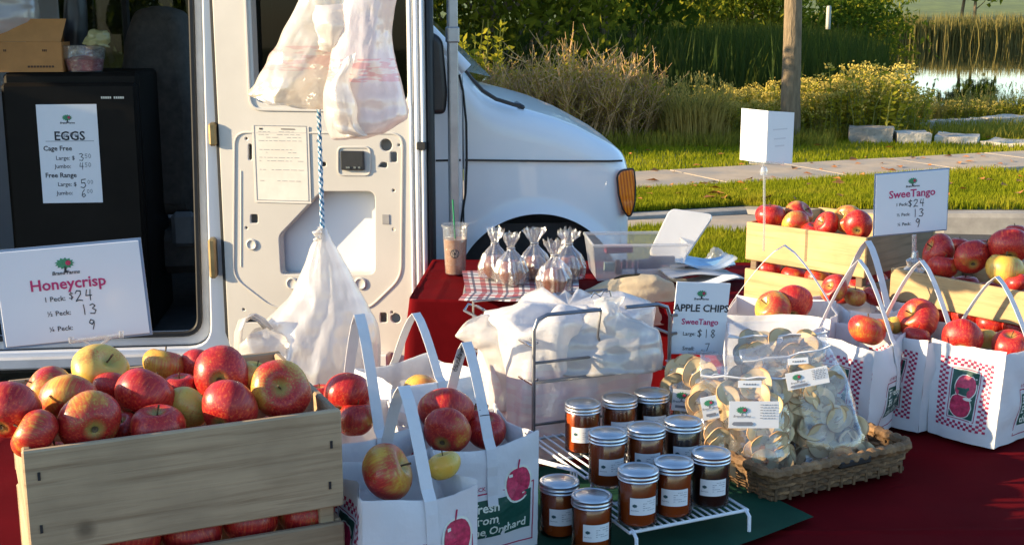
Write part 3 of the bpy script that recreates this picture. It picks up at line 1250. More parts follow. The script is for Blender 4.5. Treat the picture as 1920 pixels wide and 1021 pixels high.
# roof, floor, rear wall, dash
mb = MB()
mb.grid(lambda u, v: V(lerp(-2.9, s_top, u), lerp(0, WV, v), ROOF - .06 + .09 * sin(pi * v) ** .5 if 0 < v < 1 else ROOF - .06), 6, 16)
mb.build("roof", WHITE_PAINT, van, 'all')
mb = MB()
mb.box((-.75, WV / 2, z_sill - .06), (4.2, WV - .1, .08))
mb.box((-2.85, WV / 2, 1.2), (.04, WV - .08, 1.65))
mb.build("cargo_floor", CARPET, van)
mb = MB()
mb.box((1.15, WV / 2, .95), (.35, WV - .15, .45), bev=.06)
mb.build("dashboard", BLACKP, van)
# far side with the driver's window
g0, g1 = vp(120, 135, WV)[0], 1.35
mb = MB()
gz = vp(220, 140, WV)[1] - .08
dwin = rpoly([(g0, gz), (1.3, gz), (1.3 - .25, 1.95), (g0, 1.95)], .05)
plate(mb, [[(-2.9, .30), (s_cowl, .30), (s_cowl, z_at_cowl), (s_top, ROOF - .06), (-2.9, ROOF - .06)], dwin], WV - .03, WV, .005)
mb.build("far_side", WHITE_PAINT, van)
mb = MB()
mb.box(((g0 + 1.3) / 2, WV - .015, (gz + 1.95) / 2), (1.3 - g0, .004, 1.95 - gz))
mb.build("window_glass", glassmat("tinted_glass"), van)
mb = MB()
mb.tube([(g0 + .35, WV - .045, gz), (g0 + .35, WV - .045, 1.95)], .022, 6)
mb.build("window_post", BLACKP, van)
# windscreen and pillars
b0, t0 = V(aline[0][0], .05, aline[0][1]), V(s_top, .07, ROOF - .07)
mb = MB()
mb.add([b0 + V(-.02, .03, .03), V(b0.x + .12, WV / 2, b0.z + .02), V(b0.x - .02, WV - .08, b0.z + .03), V(t0.x, WV - .1, t0.z), V(t0.x + .08, WV / 2, t0.z), t0 + V(0, .03, 0)],
       [(0, 1, 4, 5), (1, 2, 3, 4)])
mb.build("windscreen", glassmat("windscreen_glass", (.88, .93, .92), .8), van)
mb = MB()
mb.tube([V(s_cowl + .01, .03, z_at_cowl), t0 + V(0, -.02, 0)], .035, 8)
mb.tube([V(s_cowl + .01, WV - .03, z_at_cowl), V(t0.x, WV - .05, t0.z)], .035, 8)
mb.build("windscreen_pillar", WHITE_PAINT, van, True)

# front body: lofted sections
top_px = [(868, 128), (884, 150), (905, 174), (930, 188), (960, 197), (1000, 207), (1045, 220), (1090, 238), (1130, 259), (1155, 273), (1172, 285), (1183, 302), (1187, 318)]
topz = sorted([vp(x, y + 2, .06) for x, y in top_px])
s_f = vp(1187, 345)[0]
s_c, z_top = vp(1008, 400)
rr_ = vp(1008 + 158, 400)[0] - s_c
zc_ = z_top - rr_
svals = sorted(set([s_cowl + .002 + (s_f - s_cowl - .002) * k / 44 for k in range(45)] + [s_c - rr_ + 1e-4, s_c - rr_ - 1e-4, s_c + rr_ - 1e-4, s_c + rr_ + 1e-4] + [s_f - .004, s_f - .01, s_f - .02]))
svals = [s for s in svals if s_cowl <= s <= s_f]


def zb(s):
    d = abs(s - s_c)
    return max(.30, zc_ + sqrt(rr_ * rr_ - d * d)) if d < rr_ else .30


def plan_in(s):
    e = max(0, (s - (s_f - .10)) / .10)
    return .10 * (1 - sqrt(max(0, 1 - e * e)))


secs = []
for s in svals:
    z1 = interp(topz, s)
    lo = zb(s)
    yi = plan_in(s)
    rad = .10
    side = []
    for k in range(13):
        t = k / 12
        z = lerp(lo, z1 - rad, t)
        bul = .012 * cos((z - .72) * 3.2) - .012
        groove = .0
        flare = .018 * math.exp(-((sqrt((s - s_c) ** 2 + (z - zc_) ** 2) - rr_) / .03) ** 2)
        side.append((yi - bul - flare, z))
    y_s = side[-1][0]
    for k in range(1, 7):
        a = k / 6 * pi / 2
        side.append((y_s + rad * 1.3 * (1 - cos(a)), z1 - rad + rad * sin(a)))
    for k in range(1, 5):
        t = k / 4
        side.append((lerp(y_s + .13, WV / 2, t), z1 + .035 * sin(t * pi / 2)))
    full = side + [(WV - y, z) for y, z in side[-2::-1]]
    secs.append(full)
mb = MB()
m = len(secs[0])
mb.add([(s, y, z) for s, sec in zip(svals, secs) for y, z in sec],
       [(i * m + k, (i + 1) * m + k, (i + 1) * m + k + 1, i * m + k + 1) for i in range(len(svals) - 1) for k in range(m - 1)] +
       [[(len(svals) - 1) * m + k for k in range(m)]])
mb.build("front_body", WHITE_PAINT, van, True)
# wheel arch liner and wheel
mb = MB()
mb.box((s_c, .42, zc_ - .02), (rr_ * 2 + .02, .72, rr_ * 2 - .06))
mb.build("wheel_well", BLACK, van)
for yy in (.12, WV - .12):
    mb = MB()
    M = Matrix.Translation((s_c, yy, .33)) @ Matrix.Rotation(pi / 2, 4, 'X')
    prof = [(.19, -.09), (.31, -.1), (.335, -.07), (.335, .07), (.31, .1), (.19, .09)]
    mb.lathe(prof, 32, M)
    w = mb.build("wheel", BLACK, van, True)
    rb = MB()
    rb.lathe([(.0, .04), (.07, .05), (.08, .02), (.15, .03), (.19, .085), (.19, -.08)], 28, M)
    rb.build("rim", GALV, w, True)
# panel line, shut line, cowl strip
mb = MB()
ln0 = [vp(x, y) for x, y in ((872, 300), (960, 301), (1060, 302), (1140, 302), (1168, 302))]
mb.strap([V(s, -.0035 + plan_in(s), z) for s, z in ln0], V(0, 0, .004), .006)
mb.build("body_line", BLACKP, van)
mb = MB()
mb.strap([V(s, -.001, z) for s, z in (vp(817, 301), vp(864, 300))], V(0, 0, .004), .004)
mb.tube([V(*(lambda q: (q[0], -.002, q[1]))(vp(x, y))) for x, y in ((861, 140), (868, 170), (874, 230), (875, 300), (873, 360), (866, 405), (862, 440), (860, 600))], .005, 5)
mb.build("shut_line", BLACK, van)
mb = MB()
mb.tube([V(*(lambda q: (q[0], .055, q[1]))(vp(x, y, .055))) for x, y in ((822, 82), (868, 126), (884, 147), (905, 170), (930, 186), (962, 196), (976, 199))], [.005, .006, .007, .008, .008, .008, .009], 6)
q = vp(968, 197, .3)
mb.box((q[0], .3, q[1] + .004), (.03, .4, .018), bev=.006)
mb.build("wiper_cowl", BLACKP, van, True)
# amber corner lamp
m_, nt, out = node_mat("amber_lens")
b_ = N(nt, "BsdfPrincipled")
w_ = N(nt, "TexWave", i_Scale=28.0)
nt.links.new(coords(nt, (1, 1, .25), rot=(0, .5, 0)), w_.inputs["Vector"])
nt.links.new(ramp(nt, w_.outputs[0], [(.2, (.55, .10, .003)), (.8, (.85, .24, .010))]), b_.inputs["Base Color"])
b_.inputs["Roughness"].default_value = .15
b_.inputs["Coat Weight"].default_value = .6
nt.links.new(b_.outputs[0], out.inputs[0])
lp = [vp(x, y, -.006) for x, y in ((1157, 330), (1164, 320), (1188, 316), (1191, 345), (1190, 380), (1183, 403), (1177, 405), (1168, 392), (1160, 365))]
mb = MB()
plate(mb, [rpoly(lp[::-1], .012, 3)], -.012, .05, .006, mi=0)
lam = mb.build("turn_signal", m_, van, True)
mb = MB()
mb.tube([(a, -.007, b) for a, b in rpoly(lp[::-1], .012, 3)], .005, 5, closed=True)
mb.build("lamp_seal", BLACK, lam)
# mirror
q0, q1 = vp(812, 60, -.14), vp(838, 212, -.14)
mb = MB()
plate(mb, [rpoly([(q0[0] - .06, q1[1]), (q1[0] - .008, q1[1]), (q1[0], q1[1] + .08), (q1[0] - .015, q0[1] - .03), (q0[0], q0[1]), (q0[0] - .06, q0[1])], .025)], -.22, -.06, .02, res=2)
mb.tube([(q0[0] - .02, -.09, q1[1] + .06), (q0[0] - .02, .0, q1[1] - .02)], .018, 6)
mi_ = mb.build("side_mirror", BLACKP, van, True)

# ------------------------------------------------------------------ open cargo door
H_ = VW(s_h + .005, -.035, 0)
E_ = P(800, 400, 4.66)
dv = E_ - H_
dv.z = 0
DW = dv.length
DU = dv.normalized()
DN = V(-DU.y, DU.x, 0)          # away from the camera
dang = atan2(DU.y, DU.x)


def dp(px, py, yl=0.0):
    q = PL(px, py, H_ + DN * yl, DN) - H_
    return (q.dot(DU), q.z)


def dl(pts, yl=0.0):
    return [dp(x, y, yl) for x, y in pts]


zt = 2.0
ZB0, ZB1 = dp(415, 660)[1], dp(795, 706)[1]
zbm = min(ZB0, ZB1)
door_out = rpoly([dp(412, 300)[0:1] + (ZB0 - .0,), (DW, ZB1), (DW, zt), (dp(412, 300)[0], zt)], [.06, .05, .08, .08], 6)
wx0, wx1 = dp(478, 190)[0], dp(764, 190)[0]
wzb = dp(640, 195)[1]
dwn = rpoly([(wx0, wzb), (wx1, wzb), (wx1, 1.92), (wx0, 1.92)], .045, 6)
acc = rpoly(dl([(527, 514), (703, 514), (703, 359), (603, 359), (590, 371), (536, 428), (523, 441)]), [.018, .03, .03, .01, .012, .02, .02], 4)
holes = [rpoly(dl(r_), .006, 2) for r_ in (
    [(732, 304), (744, 304), (744, 285), (732, 285)], [(709, 313), (725, 315), (726, 305), (716, 304)],
    [(470, 418), (483, 418), (483, 402), (470, 402)], [(713, 604), (725, 604), (725, 586), (713, 586)],
    [(466, 300), (472, 300), (472, 270), (466, 270)], [(601, 312), (611, 312), (611, 304), (601, 304)],
    [(462, 604), (486, 604), (486, 596), (462, 596)])]
c1 = dp(724, 272)
c2_ = dp(742, 596)
k_ = (dp(100, 100)[0] - dp(110, 100)[0]) / -10
holes += [disc(c1[0], c1[1], 10 * k_), disc(c2_[0], c2_[1], 8.5 * k_)]
for x, y in ((462, 260), (597, 265), (748, 272), (738, 357), (738, 430), (462, 427), (735, 585), (457, 580), (548, 415 + 120)):
    c = dp(x, y)
    holes.append(disc(c[0], c[1], 2.2 * k_, 6))
mb = MB()
plate(mb, [door_out, dwn, acc] + holes, 0, .012, .0035)
# folded return round the access opening and the window
for lp_ in (acc, dwn):
    nn = len(lp_)
    mb.add([(a, y, b) for y in (.010, .05) for a, b in lp_], [(i, (i + 1) % nn, nn + (i + 1) % nn, nn + i) for i in range(nn)])
nn = len(door_out)
mb.add([(a, y, b) for y in (.006, .07) for a, b in door_out], [(i, (i + 1) % nn, nn + (i + 1) % nn, nn + i) for i in range(nn)])
door = mb.build("side_door", DOOR_PAINT, van)
door.matrix_local = Matrix.Translation(van.matrix_basis.inverted() @ H_) @ Matrix.Rotation(dang - VYAW, 4, 'Z')
mb = MB()
plate(mb, [door_out, dwn], .07, .078, .0)
mb.build("outer_skin", WHITE_PAINT, door)
mb = MB()
plate(mb, [rpoly([(wx0 - .01, wzb - .01), (wx1 + .01, wzb - .01), (wx1 + .01, 1.93), (wx0 - .01, 1.93)], .04)], .05, .055)
mb.build("door_glass", glassmat("dark_door_glass", (.10, .13, .10), .5), door)
# pressed ridges
mb = MB()
rid = rpoly(dl([(438, 520), (512, 577), (690, 580), (752, 520), (755, 250), (440, 248)]), .05, 6)
mb.tube([(a, -.0005, b) for a, b in rid], .0045, 6, closed=True)
rid2 = rpoly(dl([(634, 328), (694, 328), (694, 276), (634, 276)]), .02, 4)
mb.tube([(a, -.0005, b) for a, b in rid2], .0045, 6, closed=True)
rid3 = rpoly([(wx0 - .02, wzb - .025), (wx1 + .02, wzb - .025), (wx1 + .02, 1.94), (wx0 - .02, 1.94)], .05, 6)
mb.tube([(a, -.001, b) for a, b in rid3], .007, 6, closed=True)
for x0, x1 in ((445, 446), (448, 449)):
    pass
mb.tube([(dp(452, 320)[0], 0, dp(452, 320)[1]), (dp(452, 500)[0], 0, dp(452, 500)[1])], .003, 5)
mb.build("pressed_ridge", DOOR_PAINT, door, True)
mb = MB()
for x, w in ((772, 5), (783, 7), (794, 5)):
    a0 = dp(x, 300)[0]
    mb.box((a0, -.004, (zbm + 2.0) / 2 + .03), (w * k_, .010, 2.0 - zbm - .12), bev=.003)
mb.build("edge_flange", WHITE_PAINT, door, True)
mb = MB()
mb.box((DW + .012, .03, (zbm + 2.0) / 2 + .02), (.026, .05, 2.0 - zbm), bev=.01)
mb.tube([(dp(411, 300)[0] - .008, .02, 1.95), (dp(411, 300)[0] - .008, .02, ZB0 + .08), (dp(418, 300)[0], .02, ZB0 + .01), (dp(436, 300)[0], .02, ZB0 - .012), (dp(560, 300)[0], .02, ZB0 - .03), (DW - .05, .02, ZB1 - .012)], .010, 6)
mb.build("door_seal", BLACK, door, True)
mb = MB()
a0, a1 = dp(641, 318), dp(683, 283)
mb.box(((a0[0] + a1[0]) / 2, -.006, (a0[1] + a1[1]) / 2), (a1[0] - a0[0], .02, a1[1] - a0[1]), bev=.004)
la = mb.build("latch", BLACKP, door)
mb = MB()
for x, w in ((655, 7), (668, 4), (676, 4)):
    c = dp(x, 313)
    mb.box((c[0], -.0175, c[1]), (w * k_, .004, 3 * k_))
mb.build("latch_screw", CHROME, la)
for x, y, r_ in ((472, 458, 10), (548, 531, 11), (676, 531, 11)):
    mb = MB()
    c = dp(x, y)
    M = Matrix.Translation((c[0], -.001, c[1])) @ Matrix.Rotation(pi / 2, 4, 'X')
    mb.lathe([(r_ * k_, -.001), (r_ * k_, .004), (r_ * k_ * .8, .006), (r_ * k_ * .6, .002), (0, .002)], 18, M)
    mb.build("dimple", DOOR_PAINT, door, True)
mb = MB()
a0, a1 = dp(717, 420), dp(730, 402)
mb.box(((a0[0] + a1[0]) / 2, -.001, (a0[1] + a1[1]) / 2), (a1[0] - a0[0], .004, a1[1] - a0[1]), bev=.001)
mb.build("cover_plate", pm("cover_grey", (.28, .27, .26), .6), door)
mb = MB()
c = dp(792, 273)
mb.box((c[0], -.012, c[1]), (16 * k_, .02, 13 * k_), bev=.004)
mb.build("striker", BLACK, door)
mb = MB()
q = dp(712, 668)
mb.box((q[0], -.03, q[1]), (42 * k_, .06, 22 * k_), bev=.006)
mb.box((q[0], -.012, q[1] - .06), (36 * k_, .03, 12 * k_), bev=.004)
mb.build("lower_latch", JAMB, door)
# hinges on the jamb side
for y in (250, 480):
    mb = MB()
    q = vp(404, y)
    mb.box((q[0] - .005, -.03, q[1]), (.03, .06, .16 if y > 300 else .09), bev=.008)
    mb.build("door_hinge", pm("hinge_gold", (.30, .22, .10), .45, .5, var=.3), van)

# ------------------------------------------------------------------ passenger seat inside
seat = MB()
so_ = [vp(x, y, .95) for x, y in ((310, 395), (372, 395), (380, 300), (376, 190), (366, 140), (356, 62), (344, 22), (304, 10), (262, 20), (246, 62), (236, 140), (238, 260), (262, 395))]
plate(seat, [rpoly(so_[::-1], .03, 3)], .78, 1.12, .06, res=3)
sb = seat.build("seat_back", SEATM, van, True)
mb = MB()
q0, q1 = vp(262, 400, .95), vp(372, 470, .95)
mb.box(((q0[0] + q1[0]) / 2 + .14, .95, (q0[1] + q1[1]) / 2 - .06), (q1[0] - q0[0] + .25, .46, .2), bev=.04)
mb.build("seat_cushion", SEATM, van)
mb = MB()
q = vp(345, 430, .7)
mb.box((q[0], .71, q[1]), (.11, .06, .16), bev=.02)
mb.build("seat_trim", pm("seat_trim_grey", (.16, .155, .15), .6), van)

# ------------------------------------------------------------------ fridge in the doorway
FY = .30
f0, f1 = -.42, vp(258, 200, FY)[0]
fz = vp(130, 137, FY)[1]
fb = z_sill - .02
fr = thing("fridge", "black compact fridge standing in the van behind the eggs sign", "fridge", VW(0, 0, 0), VYAW)
mb = MB()
mb.box(((f0 + f1) / 2, FY + .32, (fb + fz) / 2), (f1 - f0, .54, fz - fb), bev=.015)
mb.build("cabinet", FRIDGE, fr)
mb = MB()
mb.box(((f0 + f1) / 2, FY + .025, (fb + fz) / 2 - .015), (f1 - f0 - .004, .05, fz - fb - .05), bev=.014)
fd = mb.build("fridge_door", FRIDGE, fr)
mb = MB()
for i in range(11):
    if i == 5:
        continue
    q = vp(191 + i * 4, 183, FY)
    mb.box((q[0], FY - .002, q[1]), (.006, .003, .009))
mb.build("nameplate", pm("nameplate_silver", (.6, .6, .6), .3, .8), fd)


# ------------------------------------------------------------------ signs (flat sheets with print)
def put2d(mb, vf, x, y, M, off=-.0008):
    vs, fs = vf
    mb.add([(vx + x, off, vy + y) for vx, vy in vs], [f for f in fs], M)


def logo(parts, x, y, s, words=True):
    """small farm logo: round tree with a red apple, trunk and name under it"""
    g, rd, k = parts
    r = random.Random(3)
    pts = [(x + s * .5 * (1 + .14 * (-1) ** i) * cos(i * 2 * pi / 26) * 1.1, y + s * .34 * (1 + .16 * (-1) ** i) * sin(i * 2 * pi / 26)) for i in range(26)]
    put2d(g, (pts, [list(range(26))]), 0, 0, None)
    put2d(rd, (disc(x + s * .22, y + s * .02, s * .17, 12), [list(range(12))]), 0, 0, None, -.0014)
    put2d(k, ([(x - s * .1, y - s * .62), (x + s * .1, y - s * .62), (x + s * .04, y - s * .2), (x - s * .04, y - s * .2)], [[0, 1, 2, 3]]), 0, 0, None, -.0012)
    if words:
        put2d(k, text2d("Brand Farms", s * .34, .02, 'CENTER', .2), x, y - s * .72, None, -.0012)


def sign_sheet(name, label, o, ux, uz, w, h, items, mat=None, th=.0025, lg=None, extra=None, backing=None, group=None):
    """o = lower-left corner; items = (style, text, x, y, size, align)"""
    nrm = uz.cross(ux).normalized() * -1    # pointing away from the reader
    Mx = Matrix((ux, nrm, uz)).transposed().to_4x4()
    t = thing(name, label, "sign", o, rot=Mx.to_euler(), group=group)
    mb = MB()
    mb.box((w / 2, th / 2, h / 2), (w, th, h), bev=.0006)
    mb.build("sheet", mat or LAMI, t)
    if backing:
        m2 = MB()
        m2.box((w / 2, th + .0015, h / 2), (w + 2 * backing, .002, h + 2 * backing))
        m2.build("clear_sleeve", ACRYL2, t)
    ink, pink, grey, gr, rd = MB(), MB(), MB(), MB(), MB()
    pen = MB()
    for st, s, x, y, sz, al in items:
        if st == 'hand':
            vf = hand2d(s, sz)
            if al == 'CENTER':
                off = len(s) * .85 * sz / 2
                put2d(pen, vf, x - off, y, None)
            else:
                put2d(pen, vf, x, y, None)
        else:
            tgt = {'pink': pink, 'ink': ink, 'grey': grey}[st.split('-')[0]]
            put2d(tgt, text2d(s, sz, .02 if 'b' in st.split('-')[1:] else .008, al), x, y, None)
    if lg:
        logo((gr, rd, ink), *lg)
    if extra:
        extra(ink, grey)
    for mb, nm, mt in ((ink, "lettering", INK), (pen, "handwriting", INK), (pink, "title", PINKINK), (grey, "small_print", GREYINK), (gr, "logo_tree", TREEPRINT), (rd, "logo_apple", APPLEPRINT)):
        if mb.v:
            mb.build(nm, mt, t)
    return t


ACRYL2 = pm("sleeve_blue_edge", (.22, .30, .42), .25, var=.1, coat=.5)


def sheet_frame(tl, tr, bl, Y, Yr=None, Yb=None):
    """sheet corners seen at pixels tl, tr, bl placed at depth Y (left), Yr (right), Yb (bottom)"""
    a, b, c = P(*tl, Y), P(*tr, Yr or Y), P(*bl, Yb or Y)
    ux = (b - a).normalized()
    w = (b - a).length
    dz = (a - c)
    uz = (dz - ux * dz.dot(ux)).normalized()
    return c, ux, uz, w, dz.length


# eggs sign on the fridge door
q0 = VW(*(lambda s: (s[0], FY - .004, s[1]))(vp(81, 381, FY - .004)))
q1 = vp(193, 378, FY - .004)
q2 = vp(81, 196, FY - .004)
w = q1[0] - vp(81, 381, FY - .004)[0]
h = q2[1] - vp(81, 381, FY - .004)[1]
U = w / 113.0
sign_sheet("eggs_sign", "white eggs price sheet taped to the black fridge door", q0, VU, V(0, 0, 1), w, h, [
    ('grey', "Cage Free", w * .5, 129 * U, 10 * U, 'CENTER'),
    ('ink-b', "EGGS", w * .52, 124 * U - 2 * U, 24 * U, 'CENTER'),
    ('ink-b', "Cage Free", 8 * U, 102 * U, 13 * U, 'LEFT'),
    ('ink', "Large: $", 30 * U, 84 * U, 11 * U, 'LEFT'), ('hand', "3", 73 * U, 82 * U, 14 * U, 'LEFT'), ('hand', "50", 84 * U, 87 * U, 8 * U, 'LEFT'),
    ('ink', "Jumbo:", 27 * U, 68 * U, 11 * U, 'LEFT'), ('hand', "4", 72 * U, 65 * U, 13 * U, 'LEFT'), ('hand', "50", 83 * U, 70 * U, 8 * U, 'LEFT'),
    ('ink-b', "Free Range", 8 * U, 50 * U, 13 * U, 'LEFT'),
    ('ink', "Large: $", 30 * U, 33 * U, 11 * U, 'LEFT'), ('hand', "5", 72 * U, 29 * U, 17 * U, 'LEFT'), ('hand', "00", 86 * U, 37 * U, 7 * U, 'LEFT'),
    ('ink', "Jumbo:", 27 * U, 16 * U, 11 * U, 'LEFT'), ('hand', "6", 72 * U, 11 * U, 15 * U, 'LEFT'), ('hand', "00", 84 * U, 19 * U, 7 * U, 'LEFT')],
    mat=PAPER, th=.001, lg=(w * .5, 165 * U, 16 * U), extra=lambda ink, grey: grey.box((w * .52, -.0008, 120 * U), (w * .8, .0004, 1.0 * U)))
# instruction sheet on the door
a, b, c = dp(477, 236, -.004), dp(584, 238, -.004), dp(478, 379, -.004)
w, h = b[0] - a[0], a[1] - c[1]


def frame_lines(ink, grey):
    u = w / 107
    for x0, z0, x1, z1 in ((4, 4, 103, 5), (4, 138, 103, 139.2), (4, 4, 5, 139), (102, 4, 103, 139)):
        grey.box(((x0 + x1) / 2 * u, -.0008, (z0 + z1) / 2 * u), ((x1 - x0) * u, .0004, (z1 - z0) * u))
    r = random.Random(4)
    for y in (128, 123, 118, 112, 96, 91, 82, 76, 60, 40):
        x = 12
        while x < 90:
            l = r.uniform(3, 12)
            if r.random() < (.75 if y < 130 else .5):
                grey.box(((x + l / 2) * u, -.0008, y * u), (l * u, .0004, .7 * u))
            x += l + 3
    ink.box((68 * u, -.0009, 133 * u), (26 * u, .0004, 1.6 * u))
    ink.box((17 * u, -.0009, 133 * u), (6 * u, .0004, 3 * u))


Ld = H_ + DU * c[0] + DN * -.004 + V(0, 0, c[1])
AGED = pm("aged_paper", (.66, .62, .55), .6, var=.08, scale=14, var2=(.58, .54, .47))
sign_sheet("instruction_sheet", "framed white paper sheet fixed to the inside of the open van door", Ld, DU, V(0, 0, 1), w, h, [], mat=AGED, th=.001, extra=frame_lines)

# things on top of the fridge
CARD = pm("cardboard", (.46, .21, .06), .8, var=.1, scale=14, bmp=.1)
q0 = vp(-40, 133, .36)
q1 = vp(118, 133, .36)
qz = vp(60, 80, .36)[1]
cb = thing("cardboard_box", "open brown cardboard carton on top of the black fridge", "box", VW(q0[0], .36, fz + .002), VYAW)
bw, bh, bd = q1[0] - q0[0], qz - fz, .26
mb = MB()
for c_, s_ in (((bw / 2, 0, bh / 2), (bw, .004, bh)), ((bw / 2, bd, bh / 2), (bw, .004, bh)), ((0, bd / 2, bh / 2), (.004, bd - .004, bh)), ((bw, bd / 2, bh / 2), (.004, bd - .004, bh)), ((bw / 2, bd / 2, .003), (bw - .01, bd - .01, .004))):
    mb.box(c_, s_)
mb.build("carton", CARD, cb)
mb = MB()
T = Matrix.Translation((0, -.001, bh)) @ Matrix.Rotation(radians(-20), 4, 'X')
mb.add([(.0, 0, .001), (bw, 0, .001), (bw + .02, .0, .10), (.05, .0, .10)], [(0, 1, 2, 3)], T)
mb.build("flap", CARD, cb)
mb = MB()
mb.add([(.05, 0, .0), (bw, 0, .0), (bw + .02, 0, .08), (.07, 0, .08)], [(0, 1, 2, 3)], Matrix.Translation((0, bd, bh)) @ Matrix.Rotation(radians(-12), 4, 'X'))
mb.build("flap", CARD, cb)
mb = MB()
for i in range(9):
    mb.box((bw * .6 + i * .012, -.003, .022), (.009, .001, .008))
for x in (.32, .34, .78, .80, .82):
    mb.box((bw * x, -.003, bh * .72), (.004, .001, .009))
mb.build("carton_print", pm("carton_ink", (.08, .04, .02), .8), cb)
q0, q1 = vp(119, 132, .42), vp(200, 132, .42)
tb_ = thing("plastic_tub", "clear plastic tub with red fruit beside the carton on the fridge", "tub", VW((q0[0] + q1[0]) / 2, .42, fz + .002), VYAW)
tw = (q1[0] - q0[0]) / 2
mb = MB()
mb.lathe([(0, 0), (tw * .8, 0), (tw * .95, .07), (tw, .105), (tw * 1.05, .108)], 24)
mb.build("tub", CLEAR, tb_, True)
mb = MB()
mb.lathe([(0, .004), (tw * .78, .004), (tw * .9, .05), (tw * .5, .062), (0, .066)], 20)
mb.build("fruit", pm("dark_red_fruit", (.25, .02, .03), .4, var=.4, scale=40, bmp=.5, bscale=60), tb_, True)


def puff(rows, Y, depth, nt=28, fold=.06, seed=1.0, nv=None, freq=5, dprof=None, capb=True, Yf=None):
    """closed crumpled sack through pixel rows (xl, yl, xr, yr) at depth Y"""
    nv = nv or len(rows) * 5
    mb = MB()
    m = len(rows) - 1
    nt = max(nt, 36)

    def at(v):
        k = min(int(v * m), m - 1)
        f = v * m - k
        # catmull between rows
        g = lambda i: rows[max(0, min(m, i))]
        out = []
        for c in range(4):
            p0, p1, p2, p3 = g(k - 1)[c], g(k)[c], g(k + 1)[c], g(k + 2)[c]
            out.append(.5 * (2 * p1 + (p2 - p0) * f + (2 * p0 - 5 * p1 + 4 * p2 - p3) * f * f + (3 * p1 - p0 - 3 * p2 + p3) * f ** 3))
        return out

    def fn(u, v):
        xl, yl, xr, yr = at(v)
        yy = Yf(v) if Yf else Y
        a, b = P(xl, yl, yy), P(xr, yr, yy)
        c = (a + b) / 2
        hw = (b - a) / 2
        d = depth * (dprof(v) if dprof else sin(pi * min(1, max(0, v * .9 + .06))) ** .6)
        d = min(d, hw.length * 1.2)
        ang = 2 * pi * u
        f = 1 + fold * (.6 * sin(freq * ang + 3 * sin(2.2 * v + seed)) + .9 * nz(cos(ang) * 2.2 + seed, sin(ang) * 2.2, v * 3.5)) * (.4 + .6 * v)
        cr = abs(nz(cos(ang) * 5 + seed * 3, sin(ang) * 5, v * 8)) * fold * .8
        sgn = cos(ang)
        p = c + hw * sgn * (1 - cr * .35) + V(0, -1, 0) * d * sin(ang) * (f - cr)
        p += V(nz(p.x * 30, v * 5, seed), nz(p.z * 30, v * 5, seed + 3), nz(p.x * 25, p.z * 25, seed + 5)) * fold * .07
        rg = 1 - abs(nz(p.x * 24 + seed + p.z * 4, p.z * 4, seed)) * 2.4
        rg2 = 1 - abs(nz(p.x * 60 + p.z * 22, p.z * 14, seed + 9)) * 2.4
        p += V(.0, -1, 0) * sin(ang) * (max(0, rg) ** 3 * .03 + max(0, rg2) ** 3 * .012) * fold
        return p
    mb.grid(fn, nt, nv, closeu=True)
    if capb:
        o = len(mb.v)
        base = nv * nt
        cp = sum((mb.v[base + i] for i in range(nt)), V(0, 0, 0)) / nt
        mb.v.append(cp)
        for i in range(nt):
            mb.f.append([base + i, base + (i + 1) % nt, o])
            mb.mi.append(0)
    return mb


YB = VW(vp(180, 70, .45)[0], .45, 0).y
mb = puff([(176, 56, 190, 56), (166, 66, 203, 64), (160, 80, 205, 82), (158, 90, 204, 92)], YB, .06, 24, .25, 2.0)
tag(mb.build("yellow_bag", film("yellow_film", (.75, .66, .3), .1, .4, .1, .3), None, 'all'), "crumpled pale yellow bag on the plastic tub on the fridge", "bag")
YB2 = VW(vp(30, 40, .45)[0], .45, 0).y
mb = puff([(-60, -60, 40, -50), (-80, -20, 66, -5), (-90, 30, 72, 34), (-80, 60, 60, 66), (-70, 76, 50, 80)], YB2, .1, 30, .14, 5.0)
tag(mb.build("white_bag", PLASTIC, None, 'all'), "crumpled white plastic bag in the brown carton at the upper left corner", "bag")
YB3 = VW(vp(140, 60, .5)[0], .55, 0).y
mb = puff([(126, -60, 152, -60), (122, -10, 160, -10), (120, 50, 163, 50), (122, 100, 160, 100), (124, 134, 158, 134)], YB3, .08, 24, .08, 7.0)
tag(mb.build("dark_bag", BLACKP, None, 'all'), "black soft bag standing on the fridge behind the plastic tub", "bag")

# ================================================================== TABLES AND CLOTHS
TZ = .75


